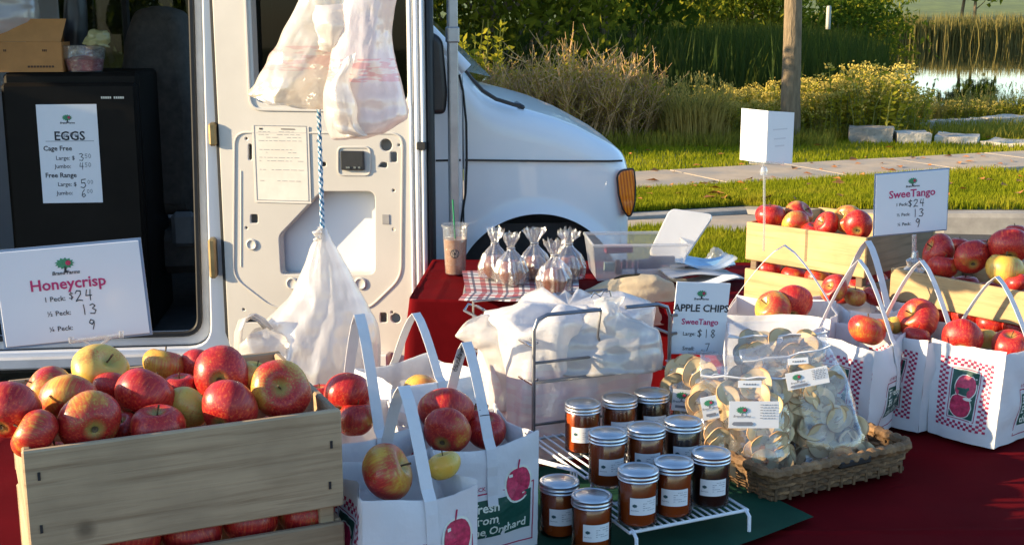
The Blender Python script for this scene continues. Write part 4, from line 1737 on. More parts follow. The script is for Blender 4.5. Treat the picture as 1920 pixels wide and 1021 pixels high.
def cloth_table(label, clabel, x0, y0, x1, y1, yaw, drop, seed, mat=None):
    cx, cy = (x0 + x1) / 2, (y0 + y1) / 2
    hx, hy = (x1 - x0) / 2, (y1 - y0) / 2
    t = thing("folding_table", label, "table", (cx, cy, 0), yaw)
    mb = MB()
    mb.box((0, 0, TZ - .036), (hx * 2 - .02, hy * 2 - .02, .03), bev=.006)
    mb.build("table_top", pm("table_plastic", (.5, .49, .46), .6), t)
    leg = None
    for sx in (-1, 1):
        for sy in (-1, 1):
            mb = MB()
            mb.tube([(sx * (hx - .12), sy * (hy - .1), 0), (sx * (hx - .14), sy * (hy - .1), TZ - .03)], .014, 8)
            mb.build("leg", GALV, t, True)
    per = rpoly([(-hx, -hy), (hx, -hy), (hx, hy), (-hx, hy)], .02, 3)
    # resample the outline evenly
    L = [0]
    n = len(per)
    for i in range(n):
        L.append(L[-1] + (Vector(per[(i + 1) % n]) - Vector(per[i])).length)

    def pp(u):
        d = (u % 1) * L[-1]
        for i in range(n):
            if d <= L[i + 1]:
                k = (d - L[i]) / max(1e-9, L[i + 1] - L[i])
                return Vector(per[i]).lerp(Vector(per[(i + 1) % n]), k)
        return Vector(per[0])

    def fn(u, v):
        p = pp(u)
        if v < .5:
            k = v / .5
            q = p * k
            cz_ = sum(.0042 * math.exp(-(((q.x if i % 2 else q.y) - c_) / .006) ** 2) for i, c_ in enumerate((-.38, -.55, .02, -.1, .42, .38, .85)))
            return V(q.x, q.y, TZ + cz_ + .003 * nz(q.x * 3 + seed, q.y * 3) + .0032 * nz(q.x * 9 + seed, q.y * 9) - .0055)
        k = (v - .5) / .5
        o = Vector((p.x / hx, p.y / hy))
        o = Vector((o.x ** 5, o.y ** 5))
        o = o.normalized()
        a = u * L[-1]
        f = sin(a * 16 + 2.5 * sin(a * 5 + seed)) * .6 + nz(a * 4, seed) * 1.1
        out = .006 * min(1, k * 8) + k * (.03 + .035 * f)
        q = p + o * out
        return V(q.x, q.y, TZ - k * drop)
    mb = MB()
    mb.grid(fn, 300, 110, closeu=True)
    o = mb.build("tablecloth", mat or REDCLOTH, None, 'all', loc=(cx, cy, 0), rz=yaw)
    tag(o, clabel, "tablecloth")
    return t


cloth_table("long front folding table hidden under dark red cloth", "dark red cloth over the front table with jars, bags and crates", -1.15, 1.2, 1.9, 2.93, 0, .55, 1.0)
cloth_table("folding table under dark red cloth behind the apple bags", "dark red cloth under the two yellow crates at right", .56, 2.97, 1.95, 3.86, 0, .55, 4.0)
cloth_table("folding table with the iced drink and wrapped caramel apples", "dark red cloth under the iced drink and caramel apples", -.325, 3.93, .95, 4.62, radians(-3), .62, 8.0)
# green cloth under the jars
gp = [PZ(x, y, TZ + .0062) for x, y in ((1526, 969), (1380, 1024), (1180, 1110), (860, 1000), (960, 875), (1320, 868))]
mb = MB()
cen = sum(gp, V(0, 0, 0)) / 6


def gfn(u, v):
    k = (u * 6) % 6
    i = int(k) % 6
    p = gp[i].lerp(gp[(i + 1) % 6], k - int(k))
    q = cen.lerp(p, v)
    return q + V(0, 0, .0012 * nz(q.x * 14, q.y * 14) + .0008)


mb.grid(gfn, 60, 10, closeu=True)
tag(mb.build("green_cloth", GREENCLOTH, None, 'all'), "dark green cloth runner lying under the jars and the white wire shelf", "cloth")

# ================================================================== APPLES
m, nt, out = node_mat("apple_skin")
_M["apple_skin"] = m
b_ = N(nt, "BsdfPrincipled")
tc = N(nt, "TexCoord")
oi = N(nt, "ObjectInfo")
at_ = N(nt, "Attribute", attribute_type='OBJECT', attribute_name="blush")
cmb = N(nt, "CombineXYZ")
for i in range(3):
    nt.links.new(mth(nt, 'MULTIPLY', oi.outputs["Random"], 13.0 + 6 * i), cmb.inputs[i])
ad = N(nt, "VectorMath", operation='ADD')
nt.links.new(tc.outputs["Object"], ad.inputs[0])
nt.links.new(cmb.outputs[0], ad.inputs[1])
n1 = N(nt, "TexNoise", i_Scale=.75, i_Detail=2.0)
nt.links.new(ad.outputs[0], n1.inputs["Vector"])
mp = N(nt, "Mapping")
mp.inputs["Scale"].default_value = (13, 13, .8)
nt.links.new(ad.outputs[0], mp.inputs[0])
n2 = N(nt, "TexNoise", i_Scale=1.0, i_Detail=5.0, i_Roughness=.6)
nt.links.new(mp.outputs[0], n2.inputs["Vector"])
f = mth(nt, 'ADD', mth(nt, 'MULTIPLY', n1.outputs[0], 1.5), mth(nt, 'MULTIPLY', n2.outputs[0], .9))
f = mth(nt, 'ADD', mth(nt, 'SUBTRACT', f, 1.68), at_.outputs["Fac"])
blush = ramp(nt, f, [(.22, (0, 0, 0)), (.40, (.45, .45, .45)), (.62, (1, 1, 1))])
ground = ramp(nt, n1.outputs[0], [(.35, (.66, .36, .045)), (.6, (.58, .42, .09))])
rampred = ramp(nt, n2.outputs[0], [(.3, (.26, .006, .010)), (.52, (.42, .018, .016)), (.72, (.60, .11, .03))])
c = mixc(nt, blush, ground, rampred)
# stem bowl
sp = N(nt, "SeparateXYZ")
nt.links.new(tc.outputs["Object"], sp.inputs[0])
rr2 = mth(nt, 'SQRT', mth(nt, 'ADD', mth(nt, 'MULTIPLY', sp.outputs[0], sp.outputs[0]), mth(nt, 'MULTIPLY', sp.outputs[1], sp.outputs[1])))
bowl = ramp(nt, mth(nt, 'ADD', rr2, mth(nt, 'MULTIPLY', n2.outputs[0], .25)), [(.26, (1, 1, 1)), (.5, (0, 0, 0))])
c = mixc(nt, mth(nt, 'MULTIPLY', bowl, .75), c, (.34, .30, .07))
vo = N(nt, "TexVoronoi", i_Scale=11.0)
nt.links.new(ad.outputs[0], vo.inputs["Vector"])
dots = ramp(nt, vo.outputs["Distance"], [(.09, (.5, .5, .5)), (.15, (0, 0, 0))])
c = mixc(nt, dots, c, (.6, .45, .2))
n5 = N(nt, "TexNoise", i_Scale=2.4, i_Detail=5.0)
nt.links.new(ad.outputs[0], n5.inputs["Vector"])
bru = ramp(nt, n5.outputs[0], [(.66, (0, 0, 0)), (.74, (.45, .45, .45))])
c = mixc(nt, bru, c, (.22, .09, .03))
nt.links.new(c, b_.inputs["Base Color"])
nt.links.new(ramp(nt, n5.outputs[0], [(.35, (.26, .26, .26)), (.7, (.48, .48, .48))]), b_.inputs["Roughness"])
b_.inputs["Specular IOR Level"].default_value = .45
b_.inputs["Subsurface Weight"].default_value = .08
b_.inputs["Subsurface Radius"].default_value = (.12, .05, .02)
nt.links.new(bump(nt, n2.outputs[0], .05, .05), b_.inputs["Normal"])
nt.links.new(b_.outputs[0], out.inputs[0])
APPLE = m
STEMM = pm("apple_stem", (.10, .06, .025), .8, var=.3)


def apple_mesh(seed):
    r = random.Random(seed)
    k5 = r.uniform(0, 6)
    asx, asy = r.uniform(.92, 1.04), r.uniform(.94, 1.05)
    tall = r.uniform(.77, .95)
    tilt = r.uniform(-.14, .14)

    def fn(u, v):
        ph = pi * v
        a = 2 * pi * u
        z = tall * cos(ph) - .36 * math.exp(-(ph / .36) ** 2) + .17 * math.exp(-((pi - ph) / .30) ** 2)
        rad = sin(ph) * (1 + .055 * cos(ph)) * (1 + .022 * cos(5 * a + k5) * (.4 + .6 * v) + .02 * nz(cos(a) * 1.3 + seed, sin(a) * 1.3, ph))
        return V(rad * cos(a) * asx, rad * sin(a) * asy, z + tilt * rad * cos(a + k5))
    mb = MB()
    mb.grid(fn, 30, 22, closeu=True, flip=True)
    o = mb.build("apple", APPLE, None, 'all')
    s = MB()
    s.tube([(0, 0, tall * .48), (.03, .02, tall * .75), (.09, .05, tall * 1.06)], [.035, .03, .042], 6)
    so2 = s.build("stem", STEMM, o, True)
    cx = MB()
    cx.lathe([(.0, -tall + .14), (.08, -tall + .15), (.11, -tall + .10), (.03, -tall + .13)], 8)
    cx.build("calyx", STEMM, o)
    return o


APROTO = [apple_mesh(s) for s in (1, 2, 3, 4, 5, 6, 7, 8)]
_used = set()
ra = random.Random(21)
AX = {'up': (0, 0, 1), 'stemcam': (.1, -.85, .55), 'calcam': (-.1, .95, .1), 'left': (-.8, -.3, .5), 'right': (.8, -.3, .45), 'back': (.2, .8, .5), 'stemright': (.55, -.55, .6), 'calright': (-.45, .8, .15)}


def apple_at(p, D, ax='up', blush=.6, label=None, group=None, jit=.15):
    k = ra.randrange(8)
    if k in _used:
        o = copy_tree(APROTO[k])
    else:
        o = APROTO[k]
        _used.add(k)
    a = Vector(AX[ax]) if isinstance(ax, str) else Vector(ax)
    a = (a.normalized() + V(ra.gauss(0, jit), ra.gauss(0, jit), ra.gauss(0, jit))).normalized()
    qm = a.to_track_quat('Z', 'Y').to_matrix().to_4x4() @ Matrix.Rotation(ra.uniform(0, 6.3), 4, 'Z')
    o.matrix_basis = Matrix.Translation(p) @ qm @ Matrix.Scale(D / 2, 4)
    o["blush"] = float(blush) + (.50 if blush > .35 else .34)
    tag(o, label, "apple", group)
    return o


def apple_px(px, py, dpx, pt=None, nrm=None, Y=None, **k):
    p = P(px, py, Y) if Y else PL(px, py, pt, nrm)
    D = dpx * zc(p) / FPX
    return apple_at(p, D, **k)


# ================================================================== CRATES
def crate(label, Lp, Rp, dep, h, slats, wood, side_wood=None, nails=False, length=None, cat="crate"):
    ux = (Rp - Lp)
    ux.z = 0
    ln_ = length or ux.length
    ux.normalize()
    ang = atan2(ux.y, ux.x)
    z0 = Lp.z - h
    t = thing("wooden_crate", label, cat, (Lp.x, Lp.y, z0), ang)
    th = .011
    sw_ = side_wood or wood
    rr3 = random.Random(int(ln_ * 1000))
    first = None
    for (a, b) in slats:
        for face in range(4):
            dz = rr3.uniform(-.0015, .0015)
            hh = b - a
            if face == 0:
                c_, s_ = (ln_ / 2, th / 2, (a + b) / 2 + dz), (ln_, th, hh)
            elif face == 1:
                c_, s_ = (ln_ / 2, dep - th / 2, (a + b) / 2 + dz), (ln_, th, hh)
            elif face == 2:
                c_, s_ = (th / 2 + .001, dep / 2, (a + b) / 2 + dz), (th, dep - 2 * th - .001, hh - .002)
            else:
                c_, s_ = (ln_ - th / 2 - .001, dep / 2, (a + b) / 2 + dz), (th, dep - 2 * th - .001, hh - .002)
            mb = MB()
            mb.box((0, 0, 0), s_, bev=.0025)
            for q in mb.v:
                q.z += .0035 * nz(q.x * 6 + face, q.y * 6, a * 9)
            if face in (2, 3):
                mb.v = [Matrix.Rotation(-pi / 2, 3, 'Z') @ q for q in mb.v]
            o = mb.build("slat", sw_ if face in (3,) else wood, t)
            o.location = c_
            o.rotation_euler = (0, rr3.uniform(-.003, .003), (pi / 2 if face in (2, 3) else 0))
            if nails and face == 0:
                for sx in (-1, 1):
                    for sz in (-.28, .2):
                        nb = MB()
                        nb.box((sx * (ln_ / 2 - .018) + rr3.uniform(-.003, .003), -th / 2 - .0005, hh * sz + rr3.uniform(-.01, .01)), (.0035, .0016, .011))
                        nb.build("nail", BLACKP, o)
    for x in (th + .011, ln_ - th - .011):
        for y in (th + .011, dep - th - .011):
            mb = MB()
            mb.box((x, y, h / 2 - .01), (.021, .021, h - .03), bev=.002)
            mb.build("corner_post", WOODDK if wood is not WOODGREY else wood, t)
    mb = MB()
    mb.box((ln_ / 2, dep / 2, .008), (ln_ - .03, dep - .03, .010))
    mb.build("crate_bottom", wood, t)
    return t, ux, V(-ux.y, ux.x, 0), ln_


# --- left grey crate
CZ = 1.12
Lc, Rc = PZ(40, 846, CZ), PZ(640, 766, CZ)
ct, cux, cuy, cln = crate("weathered grey wooden crate heaped with Honeycrisp apples at lower left", Lc, Rc, .35, CZ - TZ - .004, [(.0, .03), (.045, P(640, 974, Rc.y).z - TZ - .004), (P(640, 946, Rc.y).z - TZ - .004, CZ - TZ - .004)], WOODGREY, nails=True)


def lc_apple(px, py, d, q, ax, bl, lab, grp=None):
    pt = Lc + cuy * q
    return apple_px(px, py, d, pt, cuy, ax=ax, blush=bl, label=lab, group=grp)


for a in [
    (18, 768, 116, .10, 'back', .95, "deep red apple at the left edge of the photo in the grey crate"),
    (90, 728, 92, .20, 'left', .38, "yellow apple tinged orange behind the leftmost red apple in the grey crate"),
    (128, 752, 114, .14, 'back', .56, "half yellow half red apple just left of the grey crate's middle"),
    (66, 812, 100, .052, 'left', .66, "orange-red streaked apple in the front left corner of the grey crate"),
    (168, 790, 120, .060, 'calright', .60, "large red and yellow apple showing its dark blossom end at the crate's front"),
    (187, 692, 104, .255, 'stemright', .26, "yellow-green apple right under the Honeycrisp sign's clip"),
    (208, 732, 74, .21, 'back', .68, "small reddish apple tucked below the yellow-green apple under the sign"),
    (272, 742, 116, .13, 'back', .98, "dark crimson shiny apple at the middle of the grey crate"),
    (308, 684, 82, .28, 'up', .45, "pale red and yellow apple at the back middle of the grey crate"),
    (372, 688, 78, .27, 'back', .9, "red apple peeking out behind the tall orange-red apple in the grey crate"),
    (415, 702, 110, .17, 'calcam', .72, "tall orange-red apple facing its blossom end forward in the grey crate"),
    (338, 726, 70, .20, 'up', .8, "orange-red apple between the crimson apple and the tall orange-red one"),
    (350, 764, 84, .115, 'back', .30, "green-yellow apple low between the crimson and the pink-red apples"),
    (430, 766, 114, .060, 'back', .86, "pink-red smooth apple at the front rim right of the crate's middle"),
    (527, 731, 114, .075, 'stemcam', .47, "half yellow-green half red apple with its stem bowl forward at the crate's right"),
    (478, 705, 62, .17, 'up', .28, "yellow-green apple behind the two rightmost apples of the grey crate"),
    (296, 802, 104, .055, 'up', .8, "red apple low at the front rim of the grey crate's middle"),
    (232, 803, 66, .10, 'up', .75, "small red apple half hidden by the front board left of the middle"),
]:
    lc_apple(*a)
gA = "apples behind the boards of the grey crate"
for i in range(5):
    for j, z in ((0, .955), (0, .87), (0, 1.035)):
        p = Lc + cux * (.05 + i * .082 + (.03 if j else 0)) + cuy * (.062 if z != 1.035 else .18)
        p.z = z + ra.uniform(-.008, .008)
        apple_at(p, .082, 'up', ra.uniform(.55, .95), "red apple seen through the gap under the grey crate's top board", gA)

# --- right crates
C1z = 1.08
Cn = PZ(1625, 446, C1z)
d1 = V(cos(radians(135)), sin(radians(135)), 0)
L1 = Cn + d1 * .385
c1t, c1x, c1y, c1l = crate("yellow pine crate of apples behind the bags, under the folded white card", L1, Cn, .40, C1z - TZ - .004, [(.0, .07), (.095, .19), (.215, C1z - TZ - .004)], WOODYEL, WOODDK)  # right end boards get darker wood, their shade put into the colour
C2z = 1.04
L2 = PZ(1670, 502, C2z)
R2 = PZ(1920, 547, C2z)
c2t, c2x, c2y, c2l = crate("yellow pine crate of dark red apples at the right edge of the photo", L2, R2, .34, C2z - TZ - .004, [(.0, .085), (.10, .17), (.205, C2z - TZ - .004)], WOODYEL, length=.44)


def c_apple(O, uy, px, py, d, q, ax, bl, lab, grp=None):
    return apple_px(px, py, d, O + uy * q, uy, ax=ax, blush=bl, label=lab, group=grp)


for a in [
    (1444, 404, 60, .06, 'up', 1.05, "dark red apple behind the clear rod of the folded white card"),
    (1497, 401, 54, .14, 'right', .60, "dull orange apple second from the left at the back of the left pine crate"),
    (1492, 420, 54, .055, 'back', .36, "yellow apple low in front of the dull orange one in the pine crate"),
    (1550, 421, 52, .055, 'left', .72, "red and yellow apple at the middle of the left pine crate"),
    (1590, 411, 58, .09, 'left', .42, "golden apple left of the red one beside the SweeTango sign"),
    (1609, 422, 56, .05, 'back', .95, "bright red apple at the corner of the pine crate beside the SweeTango sign"),
    (1522, 436, 44, .05, 'up', .9, "small dark red apple low at the pine crate's rim"),
]:
    c_apple(L1, c1y, *a)
for i, (t_, z, q) in enumerate([(.05, .86, .055), (.13, .855, .06), (.21, .86, .055), (.29, .86, .06), (.34, .86, .14)]):
    p = L1 + c1x * t_ + c1y * q
    p.z = z + .075
    apple_at(p, .075, 'up', .7, "apple seen through the gap below the left pine crate's top board", "apples behind the boards of the left pine crate")
for i in range(4):
    p = Cn + c1y * (.06 + i * .085) - c1x * .055
    p.z = .93
    apple_at(p, .078, 'up', 1.0, "dark apple behind the shade-darkened end boards of the left pine crate", "apples behind the brown end boards")
for a in [
    (1760, 472, 70, .08, 'left', .85, "red apple with a yellow shoulder beside the SweeTango sign's glass foot"),
    (1768, 500, 56, .05, 'up', .66, "small pinkish apple at the rim below the one by the glass foot"),
    (1822, 482, 68, .07, 'back', .80, "red apple with a yellow cheek in the middle of the right crate"),
    (1884, 505, 68, .065, 'up', .33, "pale yellow apple at the front of the right crate"),
    (1892, 462, 78, .12, 'back', 1.05, "big dark red apple at the top of the right crate"),
    (1846, 468, 50, .15, 'up', .95, "dark red apple half hidden behind the middle of the right crate"),
    (1905, 437, 40, .2, 'up', .9, "red apple at the very back of the right crate"),
    (1905, 530, 44, .045, 'up', .95, "red apple low at the rim of the right crate"),
    (1800, 462, 40, .18, 'up', .9, "small red apple at the back left of the right crate"),
]:
    c_apple(L2, c2y, *a)
for i in range(6):
    p = L2 + c2x * (.05 + i * .068) + c2y * .055
    p.z = C2z - .10
    apple_at(p, .074, 'up', 1.05, "bright red apple in the gap between the boards of the right pine crate", "red apples behind the boards of the right pine crate")
    p = L2 + c2x * (.05 + i * .068) + c2y * .15
    p.z = C2z - .05
    apple_at(p, .074, 'up', .9, "apple under the top layer in the right pine crate", "lower apples of the right pine crate")

# ================================================================== SHOPPING BAGS
def bag(label, center, yaw, W=.2, D=.155, h=.21, loop=.145, seed=1, lean=0.0, strap_w=.0095, prints=True, hand=None, flat=False, pyo=0.0):
    t = thing("apple_bag", label, "bag", center, yaw)

    def cor(v):
        return W / 2 * (1 - .03 * v + .02 * nz(v * 2, seed)), D / 2 * (1 + .10 * v)

    def surf(face, u, v, off=0.0):
        hx, hy = cor(v)
        e = sin(pi * u)
        wr = .0075 * nz(u * 3.2 + seed * 3, v * 3.5, face * 5) * min(1, e * 2) + .0028 * (abs(nz(u * 6 + seed + v * 3, v * 5, face)) - .2) + .0012 * nz(u * 15 + seed, v * 13, face)
        z = v * h + (.005 * sin(u * 5 + seed + face) * v if v > .9 else 0) - .012 * v * (e if face in (0, 2) else 0) * .6
        if face == 0:
            bul = .014 * e * (.35 + sin(pi * min(1, v * .95)))
            return V((u * 2 - 1) * hx, -hy - bul - wr - off, z)
        if face == 2:
            bul = .012 * e * (.35 + sin(pi * min(1, v * .95)))
            return V((1 - u * 2) * hx, hy + bul + wr + off, z)
        cr = .020 * (1 - abs(u * 2 - 1)) * sm((v - .45) / .55) - .009 * e * (1 - v)
        if face == 1:
            return V(hx - cr + wr + off, (u * 2 - 1) * hy, z)
        return V(-hx + cr - wr - off, (1 - u * 2) * hy, z)
    mb = MB()
    for f_ in range(4):
        mb.grid(lambda u, v: surf(f_, u, v), 18, 16)
    mb.grid(lambda u, v: V((u * 2 - 1) * W / 2, (v * 2 - 1) * D / 2, .001), 2, 2)
    # folded hem inside the rim
    for f_ in range(4):
        mb.grid(lambda u, v: surf(f_, u, 1 - v * .2) * 1 + V(0, 0, 0) + (V(0, .0025, 0) if f_ == 0 else V(0, -.0025, 0) if f_ == 2 else V(-.0025, 0, 0) if f_ == 1 else V(.0025, 0, 0)), 18, 3)
    mb.build("bag_body", BAGPAPER, t, 'all')
    # one strap from the front panel over the mouth to the back panel
    hx, hy = cor(1)
    xo = (.01 if not flat else 0)
    zl = h * .48
    pts = []
    for k in range(7):
        v = .5 + .5 * k / 6
        q = surf(0, .5 + xo / W, v, .0022)
        pts.append(q)
    for k in range(1, 16):
        a = pi * k / 16
        y = -hy * cos(a)
        z = h + loop * (1 - abs(cos(a)) ** 1.35)
        pts.append(V(xo + lean * sin(a), y, z))
    for k in range(7):
        v = 1 - .5 * k / 6
        pts.append(surf(2, .5 - xo / W, v, .0022))
    mb = MB()
    mb.strap(pts, V(strap_w, 0, 0), .0012)
    st_ = mb.build("handle", STRAPM, t)
    if hand:
        mbh = MB()
        i0, txts = hand
        for (kk, s, sz) in txts:
            pa, pb = pts[kk], pts[kk + 3]
            dr = (pb - pa).normalized()
            up_ = V(1, 0, 0)
            nn = dr.cross(up_).normalized()
            if s == '13-':
                vf = hand2d(s, sz)
            else:
                vf = text2d(s, sz, .0, 'LEFT', .3)
            up2 = up_ * -1 if False else up_
            vs2 = [pa + dr * x + up_ * (y - sz * .4) - nn * .0012 for x, y in vf[0]]
            mbh.add(vs2, vf[1])
            vs3 = [pa + dr * x + up_ * (y - sz * .4) + nn * .0012 for x, y in vf[0]]
            mbh.add(vs3, vf[1])
        mbh.build("handwriting", INK, st_)
    if prints:
        def put(mb, face, poly_or, fs, w_, off):
            mb.add([surf(face, x / w_, min(1, (y + pyo) / h), off) for x, y in poly_or], fs)

        def quad(mb, face, x0, y0, x1, y1, w_, off, n_=5):
            vs, fs = [], []
            for j in range(n_ + 1):
                for i in range(n_ + 1):
                    vs.append((lerp(x0, x1, i / n_), lerp(y0, y1, j / n_)))
            for j in range(n_):
                for i in range(n_):
                    a = j * (n_ + 1) + i
                    fs.append((a, a + 1, a + n_ + 2, a + n_ + 1))
            put(mb, face, vs, fs, w_, off)

        def fan(mb, face, cx, cy, rx, ry, w_, off, n_=18, wob=0.0):
            vs = [(cx, cy)]
            for k in range(n_):
                a = 2 * pi * k / n_
                rr_ = 1 - .12 * max(0, cos(a - pi / 2)) ** 8 - .06 * max(0, cos(a + pi / 2)) ** 8 + wob * nz(k * 1.3, cx * 40)
                vs.append((cx + rx * rr_ * cos(a), cy + ry * rr_ * sin(a)))
            put(mb, face, vs, [(0, k + 1, (k + 1) % n_ + 1) for k in range(n_)], w_, off)
        def fin(grn, red, crm, app):
            for mb2, nm, mt in ((grn, "green_print", GREENPRINT), (red, "red_print", REDPRINT), (crm, "cream_print", CREAMPRINT), (app, "apple_print", APPLEPRINT)):
                mb2.build(nm, mt, t)
        for face in (0, 2):
            grn, red, crm, app = MB(), MB(), MB(), MB()
            k = W / .2
            # text block: outline, green field, three lines of words
            for x0, y0, x1, y1 in ((.058, .126, .190, .1285), (.058, .018, .0602, .126), (.1880, .018, .190, .126), (.058, .018, .190, .0203)):
                quad(red, face, x0 * k, y0, x1 * k, y1, W, .0006)
            quad(grn, face, .067 * k, .043, .184 * k, .116, W, .0006, 8)
            for i, (s, x, y, sz) in enumerate((("Fresh", .072, .094, .024), ("From", .072, .071, .024), ("the Orchard", .072, .049, .022))):
                vs, fs = serif2d(s, sz)
                put(crm, face, [(x * k + vx, y + vy) for vx, vy in vs], fs, W, .0011)
                # serifs on the capital F
                if s[0] == 'F':
                    for (ax, ay, bx, by) in ((-.002, 0, .008, .0022), (-.002, .0145, .014, .0168)):
                        quad(crm, face, x * k + ax, y + ay, x * k + bx, y + by, W, .0011, 1)
            fan(crm, face, .158 * k, .132, .029, .036, W, .0008, 22)
            fan(app, face, .158 * k, .132, .025, .032, W, .0014, 22)
            quad(crm, face, .140 * k, .147, .147 * k, .152, W, .0018, 1)
            quad(crm, face, .165 * k, .112, .170 * k, .114, W, .0018, 1)
            put(red, face, [(.156 * k, .160), (.159 * k, .160), (.162 * k, .175), (.159 * k, .176)], [(0, 1, 2, 3)], W, .001)
            vs, fs = text2d("1/2 PECK", .0105, .01)
            put(red, face, [(.060 * k + vx, .133 + vy) for vx, vy in vs], fs, W, .0006)
            fin(grn, red, crm, app)
        for face in (1, 3):
            grn, red, crm, app = MB(), MB(), MB(), MB()
            cs = .0056
            x0, y0 = .017 * D / .13, .028
            nx_, ny_ = 17, 27
            kx = D / .13
            for j in range(ny_):
                for i in range(nx_):
                    if (i + j) % 2 == 0 and (i < 3 or j < 3 or i >= nx_ - 3 or j >= ny_ - 3):
                        quad(red, face, x0 + i * cs * kx, y0 + j * cs, x0 + (i + 1) * cs * kx, y0 + (j + 1) * cs, D, .0006, 1)
            ax0, ay0 = x0 + 3.7 * cs * kx, y0 + 3.7 * cs
            ax1, ay1 = x0 + (nx_ - 3.7) * cs * kx, y0 + (ny_ - 3.7) * cs
            for q in ((ax0, ay0, ax1, ay0 + .0016), (ax0, ay1 - .0016, ax1, ay1), (ax0, ay0, ax0 + .0016, ay1), (ax1 - .0016, ay0, ax1, ay1)):
                quad(red, face, *q, D, .0006)
            quad(grn, face, ax0 + .004, ay0 + .004, ax1 - .004, ay1 - .004, D, .0006, 8)
            cx = (ax0 + ax1) / 2
            fan(crm, face, cx - .004, ay0 + .030, .0265, .029, D, .0009, 18, .1)
            fan(app, face, cx - .004, ay0 + .030, .0245, .027, D, .0014, 18, .1)
            fan(crm, face, cx + .003, ay0 + .072, .0245, .029, D, .0009, 18, .1)
            fan(app, face, cx + .003, ay0 + .072, .0225, .027, D, .0014, 18, .1)
            fan(crm, face, cx + .012, ay0 + .048, .010, .004, D, .0019, 8)
            fin(grn, red, crm, app)
    return t


def bag_at(px, py, h=.21, **k):
    """px,py = middle of the bag's mouth"""
    p = PZ(px, py, TZ + .004 + h)
    return V(p.x, p.y, TZ + .004)


def Yof(c, dy=0.0):
    return c.y + dy


# front left group
cF = bag_at(748, 888, .235)
bag("white orchard bag in front beside the grey crate's right end, two apples in it", cF, radians(27), h=.235, seed=1, loop=.135, W=.185, pyo=.03)
for a in [(726, 884, 116, -.02, 'stemright', .52, "red and yellow apple with its stem bowl forward in the front white bag"),
          (832, 872, 66, .0, 'up', .20, "pale yellow-green apple at the right of the front white bag")]:
    apple_px(a[0], a[1], a[2], Y=cF.y + a[3], ax=a[4], blush=a[5], label=a[6])
cG = bag_at(866, 800, .21)
bag("white orchard bag with 13- written on its strap, left of the jars", cG, radians(27), seed=2.3, loop=.150, lean=.0, W=.215, hand=(0, [(14, "Honeycrisp", .016), (9, "13-", .018)]))
for a in [(836, 770, 104, .035, 'back', .80, "large orange-red apple on top in the bag with 13- on its strap"),
          (838, 808, 96, -.045, 'back', .76, "orange-red apple in front in the bag with 13- on its strap"),
          (912, 806, 80, .03, 'up', .92, "flat red apple at the right of the bag with 13- on its strap"),
          (890, 790, 70, .06, 'up', .9, "red apple behind in the bag with 13- on its strap")]:
    apple_px(a[0], a[1], a[2], Y=cG.y + a[3], ax=a[4], blush=a[5], label=a[6])
cH = Rc + cux * .0 + V(0, 0, 0)
cH = V(P(668, 770, 2.03).x, 2.03, TZ + .004)
bag("white orchard bag pressed against the grey crate's far right end", cH, radians(27), seed=4.1, h=.222, loop=.185, W=.19)
for a in [(652, 738, 92, .0, 'back', 1.0, "dark red apple behind the grey crate's right corner under a white strap"),
          (600, 742, 60, .05, 'up', 1.0, "dark red apple just over the grey crate's right rim"),
          (668, 785, 76, -.04, 'up', .7, "orange-red apple low in the bag against the grey crate")]:
    apple_px(a[0], a[1], a[2], Y=cH.y + a[3], ax=a[4], blush=a[5], label=a[6])
cI = V(P(775, 770, 2.36).x, 2.36, TZ + .004)
bag("white orchard bag with a sunlit strap behind the bag marked 13-", cI, radians(35), seed=5.7, h=.215, loop=.115, W=.2)
for a in [(792, 745, 90, -.02, 'left', .40, "golden sunlit apple behind the strap of the bag marked 13-"),
          (730, 772, 74, -.03, 'up', .42, "yellow and red apple left of the golden sunlit apple"),
          (762, 782, 60, .0, 'up', .5, "yellow-red apple low between two white bags left of the jars")]:
    apple_px(a[0], a[1], a[2], Y=cI.y + a[3], ax=a[4], blush=a[5], label=a[6])
# right group
cA = V(P(1466, 560, 2.86).x, 2.86, TZ + .004)
bag("white orchard bag at the left of the right-hand group, behind the dried apple bags", cA, radians(72), seed=7.2, h=.225, loop=.15, W=.2, D=.22, prints=False)
for a in [(1450, 578, 68, -.01, 'left', .36, "pale yellow apple at the left in the bag behind the dried apple bags"),
          (1487, 568, 72, .02, 'back', 1.0, "bright red apple in the bag behind the dried apple bags")]:
    apple_px(a[0], a[1], a[2], Y=cA.y + a[3], ax=a[4], blush=a[5], label=a[6])
cB = V(P(1612, 540, 3.0).x, 2.98, TZ + .004)
bag("white orchard bag at the back of the right-hand group below the pine crate's corner", cB, radians(24), seed=8.6, h=.215, loop=.15, W=.21)
for a in [(1564, 541, 56, -.02, 'left', .62, "red and yellow apple at the left of the bag below the pine crate"),
          (1603, 556, 46, .0, 'up', .40, "small yellow and red apple at the middle of the bag below the pine crate"),
          (1580, 552, 44, .04, 'up', .8, "small red apple half sunk in the bag below the pine crate"),
          (1640, 556, 44, .02, 'up', .9, "small red apple at the right of the bag below the pine crate")]:
    apple_px(a[0], a[1], a[2], Y=cB.y + a[3], ax=a[4], blush=a[5], label=a[6])
cC = bag_at(1600, 628, .21)
bag("white orchard bag with a checked panel right beside the dried apple bags", cC, radians(52), seed=9.9, loop=.17, W=.185)
for a in [(1626, 618, 72, -.01, 'up', .72, "flat orange-red apple in the bag right beside the dried apple bags"),
          (1655, 612, 40, .06, 'up', .4, "small yellow apple at the back of the bag beside the dried apple bags")]:
    apple_px(a[0], a[1], a[2], Y=cC.y + a[3], ax=a[4], blush=a[5], label=a[6])
cD = bag_at(1722, 622, .21)
cD = cD + V(.005, .04, 0)
